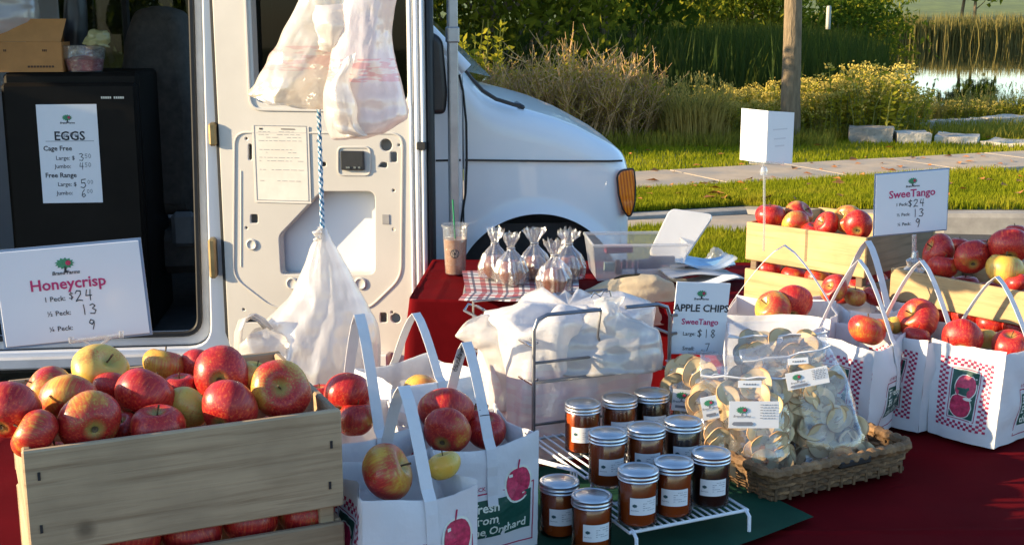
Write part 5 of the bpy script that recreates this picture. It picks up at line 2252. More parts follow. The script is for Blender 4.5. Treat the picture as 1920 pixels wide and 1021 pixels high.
bag("middle bag of the three printed white bags at the right", cD, radians(42), seed=11.3, loop=.155, W=.19)
for a in [(1722, 598, 78, .02, 'left', .82, "large orange-red shiny apple in the middle printed bag at right"),
          (1718, 630, 50, -.04, 'up', .88, "small red apple at the rim of the middle printed bag at right"),
          (1674, 610, 40, .03, 'up', .34, "yellow apple at the left of the middle printed bag at right")]:
    apple_px(a[0], a[1], a[2], Y=cD.y + a[3], ax=a[4], blush=a[5], label=a[6])
cE = bag_at(1866, 642, .21) + V(0, .03, 0)
bag("rightmost printed white bag standing on the red cloth", cE, radians(42), seed=12.1, loop=.14, W=.2)
for a in [(1804, 634, 74, -.01, 'back', .92, "shiny red apple at the left of the rightmost printed bag"),
          (1893, 648, 66, -.03, 'up', .98, "dark red apple at the right of the rightmost printed bag"),
          (1846, 634, 46, .04, 'up', .30, "yellow-green apple at the middle of the rightmost printed bag")]:
    apple_px(a[0], a[1], a[2], Y=cE.y + a[3], ax=a[4], blush=a[5], label=a[6])

# ================================================================== JARS ON WIRE SHELVES
def wire_shelf(label, FL, ux, uy, wd, dp_, z, n, legs=True, drop_left=0.0):
    t = thing("wire_shelf", label, "shelf", (FL.x, FL.y, TZ + .004), atan2(ux.y, ux.x))
    h = z - TZ - .004
    mb = MB()
    mb.tube([(0, 0, h - .004), (wd, 0, h - .004), (wd, dp_, h - .004), (0, dp_, h - .004)], .0032, 8, closed=True)
    mb.tube([(0, dp_ / 2, h - .007), (wd, dp_ / 2, h - .007)], .0025, 6)
    mb.build("shelf_frame", WHITEWIRE, t, True)
    wm = None
    for i in range(n):
        x = wd * (i + .5) / n
        if wm is None:
            wb = MB()
            wb.tube([(0, -.002, h), (0, dp_ + .002, h)], .0019, 6)
            wm = wb.build("shelf_wire", WHITEWIRE, t, True)
            w_ = wm
        else:
            w_ = link_copy(wm, t)
        w_.location = (x, 0, 0)
    for x in (.006, wd - .006):
        for y in ((0, dp_)):
            mb = MB()
            sgn = -1 if y == 0 else 1
            mb.tube([(x, y - sgn * .004, h - .004), (x, y + sgn * .006, h - .004), (x, y + sgn * .014, h - .010), (x, y + sgn * .015, 0.003)], .0034, 8)
            mb.build("leg", WHITEWIRE, t, True)
    return t


SZ1, SZ2 = .795, .822
FL1, FR1 = PZ(1180, 994, SZ1), PZ(1402, 951, SZ1)
sx_ = (FR1 - FL1)
swd = sx_.length
sx_.normalize()
sy_ = V(-sx_.y, sx_.x, 0)
wire_shelf("low white wire shelf under the front row of jam jars", FL1, sx_, sy_, swd, .125, SZ1, 17)
FL2 = PZ(1098, 892, SZ2)
t2 = wire_shelf("second white wire shelf holding the two rear rows of jam jars", FL2, sx_, sy_, .235, .235, SZ2, 12)
mb = MB()
for k in range(3):
    o = V(-.004 - .012 * k, .0, 0)
    mb.tube([V(-.012, .012 + .012 * k, .0), V(-.012, .012 + .012 * k, SZ2 - TZ - .008), V(-.010, .018 + .012 * k, SZ2 - TZ), V(-.062, .085 + .012 * k, SZ2 - TZ + .006), V(-.066, .09 + .012 * k, SZ2 - TZ), V(-.066, .09 + .012 * k, .0)], .0022, 6)
mb.build("end_rail", WHITEWIRE, t2, True)

AMBER = pm("amber_jelly", (.34, .060, .009), .25, var=.25, scale=14, coat=.9, sub=.12)
DARKJ = pm("dark_apple_butter", (.035, .010, .006), .3, var=.2, scale=14, coat=.9)
JGLASS = glassmat("jar_glass", (.96, .96, .95), .9)
JR, JH = .0345, .099


def jar_parts(t, fill, seed):
    r = random.Random(seed)
    mb = MB()
    mb.lathe([(0, .004), (JR - .006, .004), (JR - .003, .008), (JR - .0025, JH - .024), (JR - .006, JH - .016), (0, JH - .016)], 32)
    mb.build("filling", fill, t, True)
    mb = MB()
    mb.lathe([(0, .0005), (JR - .004, .0005), (JR, .004), (JR, JH - .022), (JR - .003, JH - .015), (JR - .003, JH - .004)], 32)
    mb.build("jar_glass", JGLASS, t, True)
    mb = MB()
    q = JR + .001
    mb.lathe([(q - .001, JH - .017), (q, JH - .0165), (q + .0006, JH - .0155), (q - .0003, JH - .0145), (q - .0004, JH - .011), (q + .0007, JH - .0095), (q - .0004, JH - .008), (q - .0004, JH - .004), (q + .0003, JH - .0025), (q - .0008, JH - .0006), (q - .004, JH)], 36)
    l_ = mb.build("lid_band", LIDM, t, True)
    mb = MB()
    mb.lathe([(q - .004, JH - .0002), (q - .0055, JH - .0012), (q - .0085, JH - .0012), (q - .0095, JH - .0004), (0, JH - .0002)], 36)
    mb.build("lid_disc", LIDM, l_, True)
    # label
    a0, a1 = radians(-90 - 38 + 8), radians(-90 + 44 + 8)
    z0, z1 = JH * .27, JH * .58
    rr_ = JR + .0006
    mb = MB()
    mb.grid(lambda u, v: V(rr_ * cos(lerp(a0, a1, u)), rr_ * sin(lerp(a0, a1, u)), lerp(z0, z1, v)), 14, 2)
    lb_ = mb.build("label", PAPER, t, True)
    g, k, rd = MB(), MB(), MB()
    rl = rr_ + .0005
    wl = (a1 - a0) * rr_

    def wrap(x, y, o=0.0):
        a = a0 + x / rr_
        return V((rl + o) * cos(a), (rl + o) * sin(a), z0 + y)
    hl = z1 - z0
    pts = [(wl * .17 + .0042 * (1 + .15 * (-1) ** i) * cos(i * pi / 8), hl * .55 + .003 * (1 + .15 * (-1) ** i) * sin(i * pi / 8)) for i in range(16)]
    g.add([wrap(*p) for p in pts], [list(range(16))])
    vs, fs = text2d("Brand Farms", .0026, .02, 'CENTER', .2)
    k.add([wrap(wl * .17 + x, hl * .25 + y, .0002) for x, y in vs], fs)
    for i in range(5):
        y = hl * (.8 - .13 * i)
        x = wl * (.45 if i else .6)
        while x < wl * .94:
            l = r.uniform(.0012, .004)
            if r.random() < .8:
                k.add([wrap(x, y), wrap(min(x + l, wl * .95), y), wrap(min(x + l, wl * .95), y + .0008), wrap(x, y + .0008)], [(0, 1, 2, 3)])
            x += l + .0008
    g.build("label_logo", pm("logo_dark", (.03, .09, .10), .6), lb_)
    k.build("label_print", GREYINK, lb_)


jp = {}
JARS = [
    (1197, 877, SZ1 + JH, 'a', "amber jelly jar at the front left corner of the low white wire shelf"),
    (1263, 862, SZ1 + JH, 'a', "amber jelly jar in the middle of the front row on the wire shelf"),
    (1333, 845, SZ1 + JH, 'd', "dark apple butter jar at the right end of the front row on the wire shelf"),
    (1140, 808, SZ2 + JH, 'a', "amber jelly jar at the left end of the middle row"),
    (1212, 798, SZ2 + JH, 'a', "amber jelly jar in the centre of the middle row"),
    (1281, 786, SZ2 + JH, 'd', "dark jar at the right end of the middle row"),
    (1093, 753, SZ2 + JH, 'a', "amber jelly jar at the left end of the back row before the rack"),
    (1162, 743, SZ2 + JH, 'a', "amber jelly jar in the middle of the back row"),
    (1222, 733, SZ2 + JH, 'd', "dark jar at the right end of the back row under the rack's right post"),
    (1049, 899, TZ + .005 + JH, 'a', "amber jelly jar on the green cloth touching the printed white bag's side"),
    (1110, 926, TZ + .005 + JH, 'a', "amber jelly jar nearest the camera on the green cloth left of the wire shelf"),
]
for px, py, z, kd, lab in JARS:
    p = PZ(px, py, z)
    lo = V(p.x, p.y, z - JH)
    rz = radians(R.uniform(-9, 6)) + atan2(-p.x, p.y) * .6
    if kd not in jp:
        t = thing("jam_jar", lab, "jar", lo, rz, "jars of jelly and apple butter")
        jar_parts(t, AMBER if kd == 'a' else DARKJ, 3)
        jp[kd] = t
    else:
        t = copy_tree(jp[kd])
        t.location = lo
        t.rotation_euler = (0, 0, rz)
        t["label"] = lab

# ================================================================== BAG RACK WITH PLASTIC BAGS
RL, RR_ = PZ(1000, 884, TZ), PZ(1250, 848, TZ)
RL.z = RR_.z = 0
rx = (RR_ - RL)
rw = rx.length
rx.normalize()
ry = V(-rx.y, rx.x, 0)
rt = thing("bag_rack", "chrome wire rack holding white plastic carrier bags behind the jars", "rack", V(RL.x, RL.y, TZ + .003), atan2(rx.y, rx.x))
rh = P(1000, 592, RL.y).z - TZ - .003
rd_ = .30
mb = MB()
mb.tube([(0, 0, 0)] + [(0, 0, rh - .03), (.008, 0, rh - .008), (.03, 0, rh), (rw * .48, 0, rh)], .0042, 8)
mb.tube([(rw * .66, 0, rh), (rw - .03, 0, rh), (rw - .008, 0, rh - .008), (rw, 0, rh - .03), (rw, 0, 0)], .0042, 8)
mb.build("front_frame", DARKWIRE, rt, True)
for z in (.70, .575, .30, .045):
    mb = MB()
    x1 = rw * .8 if z == .70 else rw
    mb.tube([(0, 0, rh * z + (0)), (x1, 0, rh * z)], .0032 if z != .575 else .004, 6)
    mb.build("cross_bar", DARKWIRE, rt, True)
mb = MB()
mb.tube([(rw * .48, 0, rh), (rw * .455, -.002, rh * .83), (rw * .52, -.002, rh * .70)], .0026, 6)
mb.tube([(rw * .60, .0, rh * .93), (rw * .565, -.002, rh * .84), (rw * .64, -.002, rh * .70)], .0026, 6)
mb.build("bag_hook", DARKWIRE, rt, True)
for zz, y0 in ((.80, 1.0), (.56, 1.0)):
    mb = MB()
    mb.tube([(.0, .0, rh * zz), (-.015, rd_ * .5, rh * zz + .004), (-.03, rd_ * 1.1, rh * zz + .006), (-.018, rd_ * 1.12, rh * zz + .018), (-.004, rd_ * 1.05, rh * zz + .016), (.012, rd_ * .5, rh * zz + .008), (.012, 0.01, rh * zz + .006)], .0032, 6)
    mb.build("side_arm", CHROME, rt, True)
mb = MB()
mb.tube([(rw + .012, .01, rh * .78), (rw, rd_ * .5, rh * .78), (rw, rd_, rh * .78)], .0032, 6)
for z in (.92, .80, .5, .38):
    mb.tube([(rw, -.004, rh * z), (rw + .014, -.004, rh * z)], .0035, 6)
mb.tube([(-.02, rd_, 0), (-.02, rd_, rh * .9), (rw, rd_, rh * .9), (rw, rd_, 0)], .0036, 6)
mb.build("back_frame", DARKWIRE, rt, True)


def sack(mb, cx, cy, hx, hy, z0, z1, seed, fold=.02, p=4.0, top=.6):
    def fn(u, v):
        a = 2 * pi * u
        ca, sa = cos(a), sin(a)
        k = (abs(ca) ** p + abs(sa) ** p) ** (-1 / p)
        w = min(1, v / .86)
        if v > .86:
            sc_ = lerp(1, top, sm((v - .86) / .14))
        else:
            sc_ = 1 + .03 * sin(v * 4)
        f = 1 + fold * (1.5 * nz(ca * 3 + seed, sa * 3, v * 1.6) + .9 * nz(ca * 7 + seed, sa * 7, v * 2.5)) + fold * .35 * sin(a * 15 + 4 * nz(v * 3, seed))
        x, y = cx + hx * ca * k * sc_ * f, cy + hy * sa * k * sc_ * f
        z = lerp(z0, z1, w) + (.03 * nz(ca * 2 + seed, sa * 2 + 3, 5) + .018 * nz(ca * 5, sa * 5 + seed, 2)) * sm((v - .5) / .5) + (.02 * sm((v - .86) / .14))
        return V(x, y, z)
    mb.grid(fn, 72, 34, closeu=True)
    n = 72
    o = len(mb.v)
    c = sum((mb.v[o - n + i] for i in range(n)), V(0, 0, 0)) / n
    mb.v.append(c + V(0, 0, -.01))
    for i in range(n):
        mb.f.append([o - n + i, o - n + (i + 1) % n, o])
        mb.mi.append(0)


tb3 = thing("carrier_bag", "pack of printed white plastic carrier bags hanging inside the wire rack", "bag", V(RL.x, RL.y, TZ + .003), atan2(rx.y, rx.x))
mb = MB()
sack(mb, rw * .47, rd_ * .52, rw * .55, rd_ * .44, .005, rh * .90, 3.0, .085)
mb.build("bag_stack", PLASTICP, tb3, 'all')
Yt = RL.y + .06
mb = puff([(1108, 562, 1172, 560), (1112, 572, 1166, 572), (1118, 582, 1160, 584), (1098, 596, 1190, 600), (1060, 622, 1238, 618), (1010, 655, 1246, 650), (1004, 690, 1244, 690)], Yt + .03, .05, 48, .16, 4.4, freq=9, dprof=lambda v: .25 + .75 * v)
mb.v = [tb3.matrix_basis.inverted() @ q for q in mb.v]
mb.build("knotted_top", PLASTIC, tb3, 'all')
mb = puff([(862, 618, 900, 588), (858, 628, 935, 598), (872, 640, 975, 612), (905, 662, 1000, 650), (918, 700, 1002, 700), (926, 760, 1004, 760)], RL.y + .16, .06, 40, .16, 6.4, freq=6, dprof=lambda v: .35 + .65 * v)
mb.v = [tb3.matrix_basis.inverted() @ q for q in mb.v]
mb.build("loose_flap", PLASTIC, tb3, 'all')
mb = MB()
q = tb3.matrix_basis.inverted()
mb.tube([q @ P(x, y, Yt) for x, y in ((1108, 558), (1114, 548), (1126, 556), (1132, 546), (1143, 545), (1146, 556))], .0018, 6)
mb.build("twist_hook", CHROME, tb3, True)

# ================================================================== WICKER BASKET AND DRIED APPLES
bz = TZ + .006
BL, BR = PZ(1444, 946, bz), PZ(1708, 884, bz)
bx = (BR - BL)
bw = bx.length
bx.normalize()
by = V(-bx.y, bx.x, 0)
bdp = .235
bk = thing("wicker_basket", "shallow dark wicker basket holding bags of dried apple rings", "basket", BL, atan2(bx.y, bx.x))
WICK = pm("wicker", (.24, .135, .06), .75, var=.5, scale=55, bmp=.8, bscale=120, var2=(.13, .07, .03))
WICKD = pm("wicker_dark", (.13, .075, .035), .85, var=.5, scale=55, bmp=.6, bscale=120)


def loop_pts(ins, z, amp, ph, n=150):
    pr = rpoly([(ins, ins), (bw - ins, ins), (bw - ins, bdp - ins), (ins, bdp - ins)], .03, 5)
    L = [0]
    for i in range(len(pr)):
        L.append(L[-1] + (Vector(pr[(i + 1) % len(pr)]) - Vector(pr[i])).length)
    out = []
    for k in range(n):
        d = L[-1] * k / n
        for i in range(len(pr)):
            if d <= L[i + 1]:
                f = (d - L[i]) / max(1e-9, L[i + 1] - L[i])
                q = Vector(pr[i]).lerp(Vector(pr[(i + 1) % len(pr)]), f)
                break
        c = Vector((bw / 2, bdp / 2))
        e = (q - c).normalized()
        s = amp * sin(d * 2 * pi / .034 + ph)
        out.append(V(q.x + e.x * s, q.y + e.y * s, z + .0016 * nz(d * 30, ph, z * 40)))
    return out


for i in range(6):
    mb = MB()
    rad = [.0052 + .0012 * nz(k * .5, i) for k in range(150)]
    mb.tube(loop_pts(.002 + .004 * (5 - i) * .5, .006 + i * .0082, .0035, i * pi), rad, 6, closed=True)
    mb.build("wicker_strand", WICK if i % 2 else WICKD, bk, True)
nst = 34
mb = MB()
for q in loop_pts(.006, 0, 0, 0, nst):
    mb.tube([q, q + V(0, 0, .05)], .004, 5)
mb.build("upright_cane", WICKD, bk, True)
mb = MB()
rim = loop_pts(.000, .058, .0, 0, 200)
mb.tube(rim, [.0105 + .0022 * sin(k * 1.5) for k in range(200)], 7, closed=True)
rm = mb.build("wicker_rim", WICK, bk, True)
mb = MB()
mb.box((bw / 2, bdp / 2, .006), (bw - .02, bdp - .02, .008))
mb.build("basket_bottom", WICKD, bk)
mb = MB()
mb.box((bw * .56, -.004, .052), (.085, .012, .017), bev=.004)  # solid black block drawn for the dark of the handle slot
mb.build("handle", BLACK, bk)

CHIP = pm("dried_apple", (.72, .55, .31), .75, var=.16, scale=9, bmp=.4, bscale=22, sub=.1, rnd=.28, var2=(.60, .41, .19))


cm = CHIP.node_tree
pb_ = [n for n in cm.nodes if n.type == 'BSDF_PRINCIPLED'][0]
old = pb_.inputs["Base Color"].links[0].from_socket
tcc = N(cm, "TexCoord")
vl = N(cm, "VectorMath", operation='LENGTH')
cm.links.new(tcc.outputs["Object"], vl.inputs[0])
edge_ = ramp(cm, mth(cm, 'MULTIPLY', vl.outputs["Value"], 30.0), [(.24, (.8, .8, .8)), (.34, (0, 0, 0)), (.84, (0, 0, 0)), (.91, (.6, .6, .6))])
cm.links.new(mixc(cm, edge_, old, (.34, .13, .045)), pb_.inputs["Base Color"])


def chip_mesh(seed, whole=True):
    r = random.Random(seed)
    mb = MB()
    Rr, rr2_ = .030, .0078
    a = r.uniform(.15, .35)
    n = 28

    def zz(x, y):
        return .007 * nz(x * 35 + seed, y * 35, seed) + a * .07 * (x * x - y * y) * 40

    vs, fs = [], []
    for side in (0, 1):
        for ring in (0, 1, 2):
            rd = (rr2_ * (1 + 0), (Rr + rr2_) / 2, Rr)[ring]
            for k in range(n):
                t = 2 * pi * k / n
                q = rd * (1 + .06 * sin(3 * t + seed) + .03 * nz(k * .9, seed)) if ring else rd * (1 + .25 * abs(sin(2.5 * t)))
                x, y = q * cos(t), q * sin(t)
                vs.append((x, y, zz(x, y) + (.0014 if side else -.0014)))
    g = lambda s, r_, k: s * 3 * n + r_ * n + k % n
    for k in range(n):
        for r_ in (0, 1):
            fs.append((g(1, r_, k), g(1, r_ + 1, k), g(1, r_ + 1, k + 1), g(1, r_, k + 1)))
            fs.append((g(0, r_, k + 1), g(0, r_ + 1, k + 1), g(0, r_ + 1, k), g(0, r_, k)))
        fs.append((g(0, 2, k), g(0, 2, k + 1), g(1, 2, k + 1), g(1, 2, k)))
        fs.append((g(0, 0, k + 1), g(0, 0, k), g(1, 0, k), g(1, 0, k + 1)))
    return vs, fs


chips = []
for s in range(5):
    vs, fs = chip_mesh(s + 1.7)
    me = bpy.data.meshes.new("apple_chip")
    me.from_pydata(vs, [], fs)
    me.materials.append(CHIP)
    me.polygons.foreach_set("use_smooth", [True] * len(me.polygons))
    me.set_sharp_from_angle(angle=radians(40))
    chips.append(me)


def chip_bag(label, rows, Y, depth, nchip, seed, fill=(.3, 1), labs=(), lean=.06, zip_row=1):
    r = random.Random(seed)
    t = thing("dried_apple_bag", label, "bag", V(P(rows[-1][0], rows[-1][1], Y).x, Y, TZ + .01))
    inv = t.matrix_basis.inverted()
    Yf = lambda v: Y + lean * (1 - v)
    mb = puff(rows, Y, depth, 40, .10, seed * 1.3, freq=7, dprof=lambda v: min(1, .12 + 1.1 * v), Yf=Yf)
    mb.v = [inv @ q for q in mb.v]
    mb.build("clear_film", ZIPBAG, t, 'all')
    m = len(rows) - 1
    nchip = int(nchip * 1.7)
    for i in range(nchip):
        v = lerp(fill[0], fill[1], (i + .5) / nchip) if i % 2 else r.uniform(*fill)
        v = min(v, .985)
        k = min(int(v * m), m - 1)
        f = v * m - k
        a = [lerp(rows[k][c], rows[k + 1][c], f) for c in range(4)]
        u = r.uniform(.10, .90)
        dd = depth * min(1, .12 + 1.1 * v) * sin(pi * u)
        lay = r.choice((.75, .6, .35, .0))
        p = P(lerp(a[0], a[2], u), lerp(a[1], a[3], u), Yf(v)) - V(0, dd * lay, 0)
        ob = bpy.data.objects.new("apple_chip", r.choice(chips))
        COL.objects.link(ob)
        ob.parent = t
        nrm = V(r.gauss(0, .28), -1, r.gauss(.2, .28)).normalized()
        ob.matrix_local = Matrix.Translation(inv @ p) @ nrm.to_track_quat('Z', 'Y').to_matrix().to_4x4() @ Matrix.Rotation(r.uniform(0, 6.3), 4, 'Z') @ Matrix.Scale(r.uniform(.72, 1.02), 4)
    # zip seam
    zr = rows[zip_row]
    v = zip_row / m
    mb = MB()
    mb.tube([inv @ (P(lerp(zr[0], zr[2], k / 8), lerp(zr[1], zr[3], k / 8) + 2 * sin(k * 2.1), Yf(v)) - V(0, depth * .25 * sin(pi * k / 8) + .006, 0)) for k in range(9)], .0022, 5)
    mb.build("zip_seam", pm("zip_white", (.75, .74, .73), .35), t, True)
    for (x0, y0, x1, y1, skew, kind) in labs:
        pa, pb = P((x0), y1, Y - depth - .006), P(x1, y1 + skew, Y - depth - .006)
        pc = P(x0 + 0, y0, Y - depth - .004)
        ux = (pb - pa).normalized()
        uz = (pc - pa)
        uz = (uz - ux * uz.dot(ux)).normalized()
        w, h = (pb - pa).length, (pc - pa).length
        nn_ = ux.cross(uz)
        Mx = Matrix((ux, -nn_, uz)).transposed().to_4x4()
        Mx = inv @ Matrix.Translation(pa) @ Mx
        mb = MB()
        mb.box((w / 2, .0006, h / 2), (w, .001, h), M=Mx)
        lb_ = mb.build("label", PAPER, t)
        g, rd2, k_ink = MB(), MB(), MB()
        if kind == 'big':
            logo((g, rd2, k_ink), w * .26, h * .68, w * .2)
            bpts = [(w * .1, h * .10), (w * .46, h * .10), (w * .5, h * .16), (w * .46, h * .24), (w * .1, h * .24), (w * .06, h * .16)]
            put2d(k_ink, (bpts, [list(range(6))]), 0, 0, None)
            rr4 = random.Random(2)
            for i in range(6):
                x = w * .62
                while x < w * .92:
                    l = rr4.uniform(.002, .007)
                    k_ink.box((x + l / 2, -.0008, h * (.88 - .1 * i)), (l, .0003, .0012))
                    x += l + .002
        elif kind == 'small':
            logo((g, rd2, k_ink), w * .5, h * .72, w * .55)
            put2d(k_ink, (rect(w * .2, h * .14, w * .8, h * .26), [[0, 1, 2, 3]]), 0, 0, None)
        else:
            for i in range(5):
                k_ink.box((w * (.25 + .12 * i), -.0008, h * .5), (w * .08, .0003, h * .2))
        for mb2, nm, mt in ((g, "label_logo", TREEPRINT), (rd2, "label_apple", APPLEPRINT), (k_ink, "label_print", GREYINK)):
            if mb2.v:
                mb2.v = [Mx @ q for q in mb2.v]
                mb2.build(nm, mt, lb_)
    return t


yb = (BL + by * .07).y
chip_bag("dried apple ring bag at the basket's left front with a large white label",
         [(1312, 664, 1480, 668), (1312, 702, 1484, 706), (1348, 755, 1482, 760), (1362, 825, 1484, 828), (1372, 882, 1478, 876)], BL.y + .105, .035, 34, 11,
         fill=(.28, .98), labs=((1366, 752, 1460, 802, 0, 'big'), (1384, 713, 1428, 726, 0, 'tiny')))
chip_bag("zip bag of pale dried apple rings slumped at the right of the basket",
         [(1385, 652, 1552, 622), (1392, 676, 1556, 648), (1468, 735, 1590, 715), (1486, 800, 1618, 792), (1482, 866, 1638, 858)], BL.y + .17, .05, 40, 12,
         fill=(.35, .98), labs=((1478, 700, 1556, 732, -16, 'big'), (1478, 672, 1516, 684, -3, 'tiny')))
chip_bag("narrow zip bag of orange-brown dried apples just right of the jars",
         [(1292, 690, 1362, 688), (1296, 700, 1364, 700), (1300, 750, 1366, 752), (1308, 800, 1368, 802), (1318, 842, 1366, 842)], BL.y + .125, .025, 14, 13,
         fill=(.2, .95), labs=((1320, 745, 1350, 788, -6, 'small'),), zip_row=1)
chip_bag("small dried apple bag behind the back jars, under the apple chips sign",
         [(1248, 672, 1330, 668), (1250, 690, 1332, 690), (1252, 730, 1330, 735), (1254, 790, 1326, 800)], BL.y + .22, .022, 12, 14,
         fill=(.25, .95), labs=((1258, 728, 1292, 768, 3, 'small'),))
chip_bag("zip bag of dried apples standing at the very back of the basket",
         [(1366, 606, 1548, 600), (1364, 630, 1550, 622), (1362, 665, 1548, 668), (1360, 745, 1540, 745), (1350, 800, 1530, 800)], BL.y + .27, .03, 26, 15, fill=(.3, .9))

# ================================================================== CARAMEL APPLES, CUP, TUB, PAPERS ON THE BACK TABLE
m, nt, out = node_mat("plaid_cloth")
b_ = N(nt, "BsdfPrincipled")
tc = N(nt, "TexCoord")
sp = N(nt, "SeparateXYZ")
nt.links.new(tc.outputs["UV"], sp.inputs[0])


def stripes(sock, freq, a, b):
    fr = mth(nt, 'FRACT', mth(nt, 'MULTIPLY', sock, freq))
    return mth(nt, 'MULTIPLY', mth(nt, 'GREATER_THAN', fr, a), mth(nt, 'LESS_THAN', fr, b))


base = (.62, .60, .58)
c = mixc(nt, mth(nt, 'MULTIPLY', stripes(sp.outputs[0], 7, .0, .32), .75), base, (.30, .02, .035))
c = mixc(nt, mth(nt, 'MULTIPLY', stripes(sp.outputs[1], 5, .0, .32), .7), c, (.30, .02, .035))
c = mixc(nt, mth(nt, 'MULTIPLY', stripes(sp.outputs[0], 7, .5, .66), .8), c, (.02, .03, .08))
c = mixc(nt, mth(nt, 'MULTIPLY', stripes(sp.outputs[1], 5, .5, .66), .8), c, (.02, .03, .08))
nt.links.new(c, b_.inputs["Base Color"])
b_.inputs["Roughness"].default_value = .85
nt.links.new(b_.outputs[0], out.inputs[0])
ptl, ptr = PZ(866, 507, TZ + .02), PZ(1084, 512, TZ + .02)
pfl, pfr = PZ(874, 548, TZ + .02), PZ(1086, 552, TZ + .02)


def plaid(u, v):
    if v < .7:
        k = v / .7
        p = ptl.lerp(ptr, u).lerp(pfl.lerp(pfr, u), k)
        return p + V(0, 0, .004 * nz(p.x * 12, p.y * 12))
    k = (v - .7) / .3
    p = pfl.lerp(pfr, u)
    return p + V(-.012 * (1 - u) * k * 2, -.05 * sin(k * 1.4) - .01 * nz(u * 6, k), .004 * nz(p.x * 12, p.y * 12) * (1 - k) + .002 - .017 * k * k - .0 * k)


mb = MB()
mb.grid(plaid, 40, 20)
po = mb.build("plaid_cloth", m, None, 'all')
uvl = po.data.uv_layers.new(name="UVMap")
for poly in po.data.polygons:
    for li in poly.loop_indices:
        vi = po.data.loops[li].vertex_index
        uvl.data[li].uv = ((vi % 41) / 40, (vi // 41) / 20)
tag(po, "red, white and navy plaid cloth under the wrapped caramel apples", "cloth")
tr_ = MB()
tc_ = (ptl + ptr + pfl + pfr) / 4
tr_.box((tc_.x, tc_.y, TZ + .009), ((ptr - ptl).length * .93, (ptl - pfl).length * .9, .012), bev=.005)
tag(tr_.build("serving_tray", pm("tray_foil", (.5, .5, .5), .3, .8)), "flat tray hidden under the plaid cloth on the back table", "tray")
CARAMEL = pm("caramel", (.20, .075, .03), .35, var=.45, scale=14, coat=.3, bmp=.7, bscale=50)
for i, (px, py, lab) in enumerate([
    (928, 520, "wrapped caramel apple at the left of the plaid cloth beside the iced drink"),
    (958, 531, "wrapped caramel apple second from the left in front on the plaid cloth"),
    (1002, 520, "wrapped caramel apple at the back middle of the plaid cloth"),
    (1040, 546, "wrapped caramel apple at the front right of the plaid cloth"),
    (1066, 522, "wrapped caramel apple at the far right of the plaid cloth"),
]):
    p = PZ(px, py, TZ + .026)
    t = thing("caramel_apple", lab, "caramel apple", p, R.uniform(0, 6), "wrapped caramel apples")
    r_ = .042
    mb = MB()
    mb.lathe([(0, 0), (r_ * .6, .002), (r_ * .95, .02), (r_ * 1.02, .042), (r_ * .9, .064), (r_ * .5, .078), (0, .074)], 24)
    for q in mb.v:
        q += q.normalized() * .002 * nz(q.x * 80, q.y * 80, q.z * 80 + i)
    mb.build("coated_apple", CARAMEL, t, True)
    mb = MB()

    def bagfn(u, v):
        a = 2 * pi * u
        prof = interp([(0, .2), (.06, 1.25), (.3, 1.35), (.5, .95), (.66, .36), (.72, .26), (.78, .4), (.9, .75), (1, .85)], v)
        h_ = interp([(0, 0), (.06, .002), (.3, .045), (.5, .085), (.66, .112), (.72, .122), (.78, .135), (.9, .155), (1, .172)], v)
        f = 1 + .12 * sin(a * 9 + i + 3 * v) + .2 * nz(cos(a) * 3 + i * 5, sin(a) * 3, v * 4)
        if v > .72:
            f += .35 * nz(cos(a) * 5 + i, sin(a) * 5, v * 6) + .2 * sin(a * 5 + i)
        return V(r_ * prof * f * cos(a), r_ * prof * f * sin(a) * (1 if v < .72 else .7), h_ + (.018 * nz(cos(a) * 3, sin(a) * 3, i * 3.0) if v > .8 else 0))
    mb.grid(bagfn, 54, 40, closeu=True)
    mb.build("clear_wrap", CLEAR, t, 'all')
    mb = MB()
    mb.tube([(r_ * .3 * cos(a), r_ * .3 * sin(a), .122) for a in [k * pi / 6 for k in range(12)]], .003, 5, closed=True)
    mb.build("twist_tie", pm("tie_silver", (.5, .5, .5), .3, .6), t)

# iced drink
p0 = PZ(854, 512, TZ + .002)
ch = P(854, 424, p0.y).z - TZ - .002
cr0, cr1 = 18.5 * zc(p0) / FPX, 24.5 * zc(p0) / FPX
cup = thing("iced_drink", "clear plastic cup of iced coffee with a green straw and round black logo", "cup", p0)
mb = MB()
mb.lathe([(0, .001), (cr0, .001), (cr0 + .001, .006), (cr1 * .95, ch), (cr1 * 1.04, ch + .001), (cr1 * 1.04, ch + .004)], 32)
mb.build("cup", CLEAR, cup, True)
mb = MB()
fl = .74
mb.lathe([(0, .003), (cr0 - .001, .003), (lerp(cr0, cr1 * .95, fl) - .001, ch * fl), (0, ch * fl)], 32)
mb.build("coffee", pm("milky_coffee", (.40, .20, .105), .3, var=.18, scale=30, coat=.4, sub=.1), cup, True)
mb = MB()
mb.lathe([(cr1 * 1.05, ch + .002), (cr1 * 1.06, ch + .008), (cr1 * .98, ch + .009), (cr1 * .9, ch + .007), (0, ch + .007)], 32)
mb.build("cup_lid", CLEAR, cup, True)
mb = MB()
top = P(849, 374, p0.y) - p0
mb.tube([V(.004, 0, ch * .3), top], .0032, 8)
mb.build("straw", pm("green_straw", (.01, .22, .09), .35), cup, True)
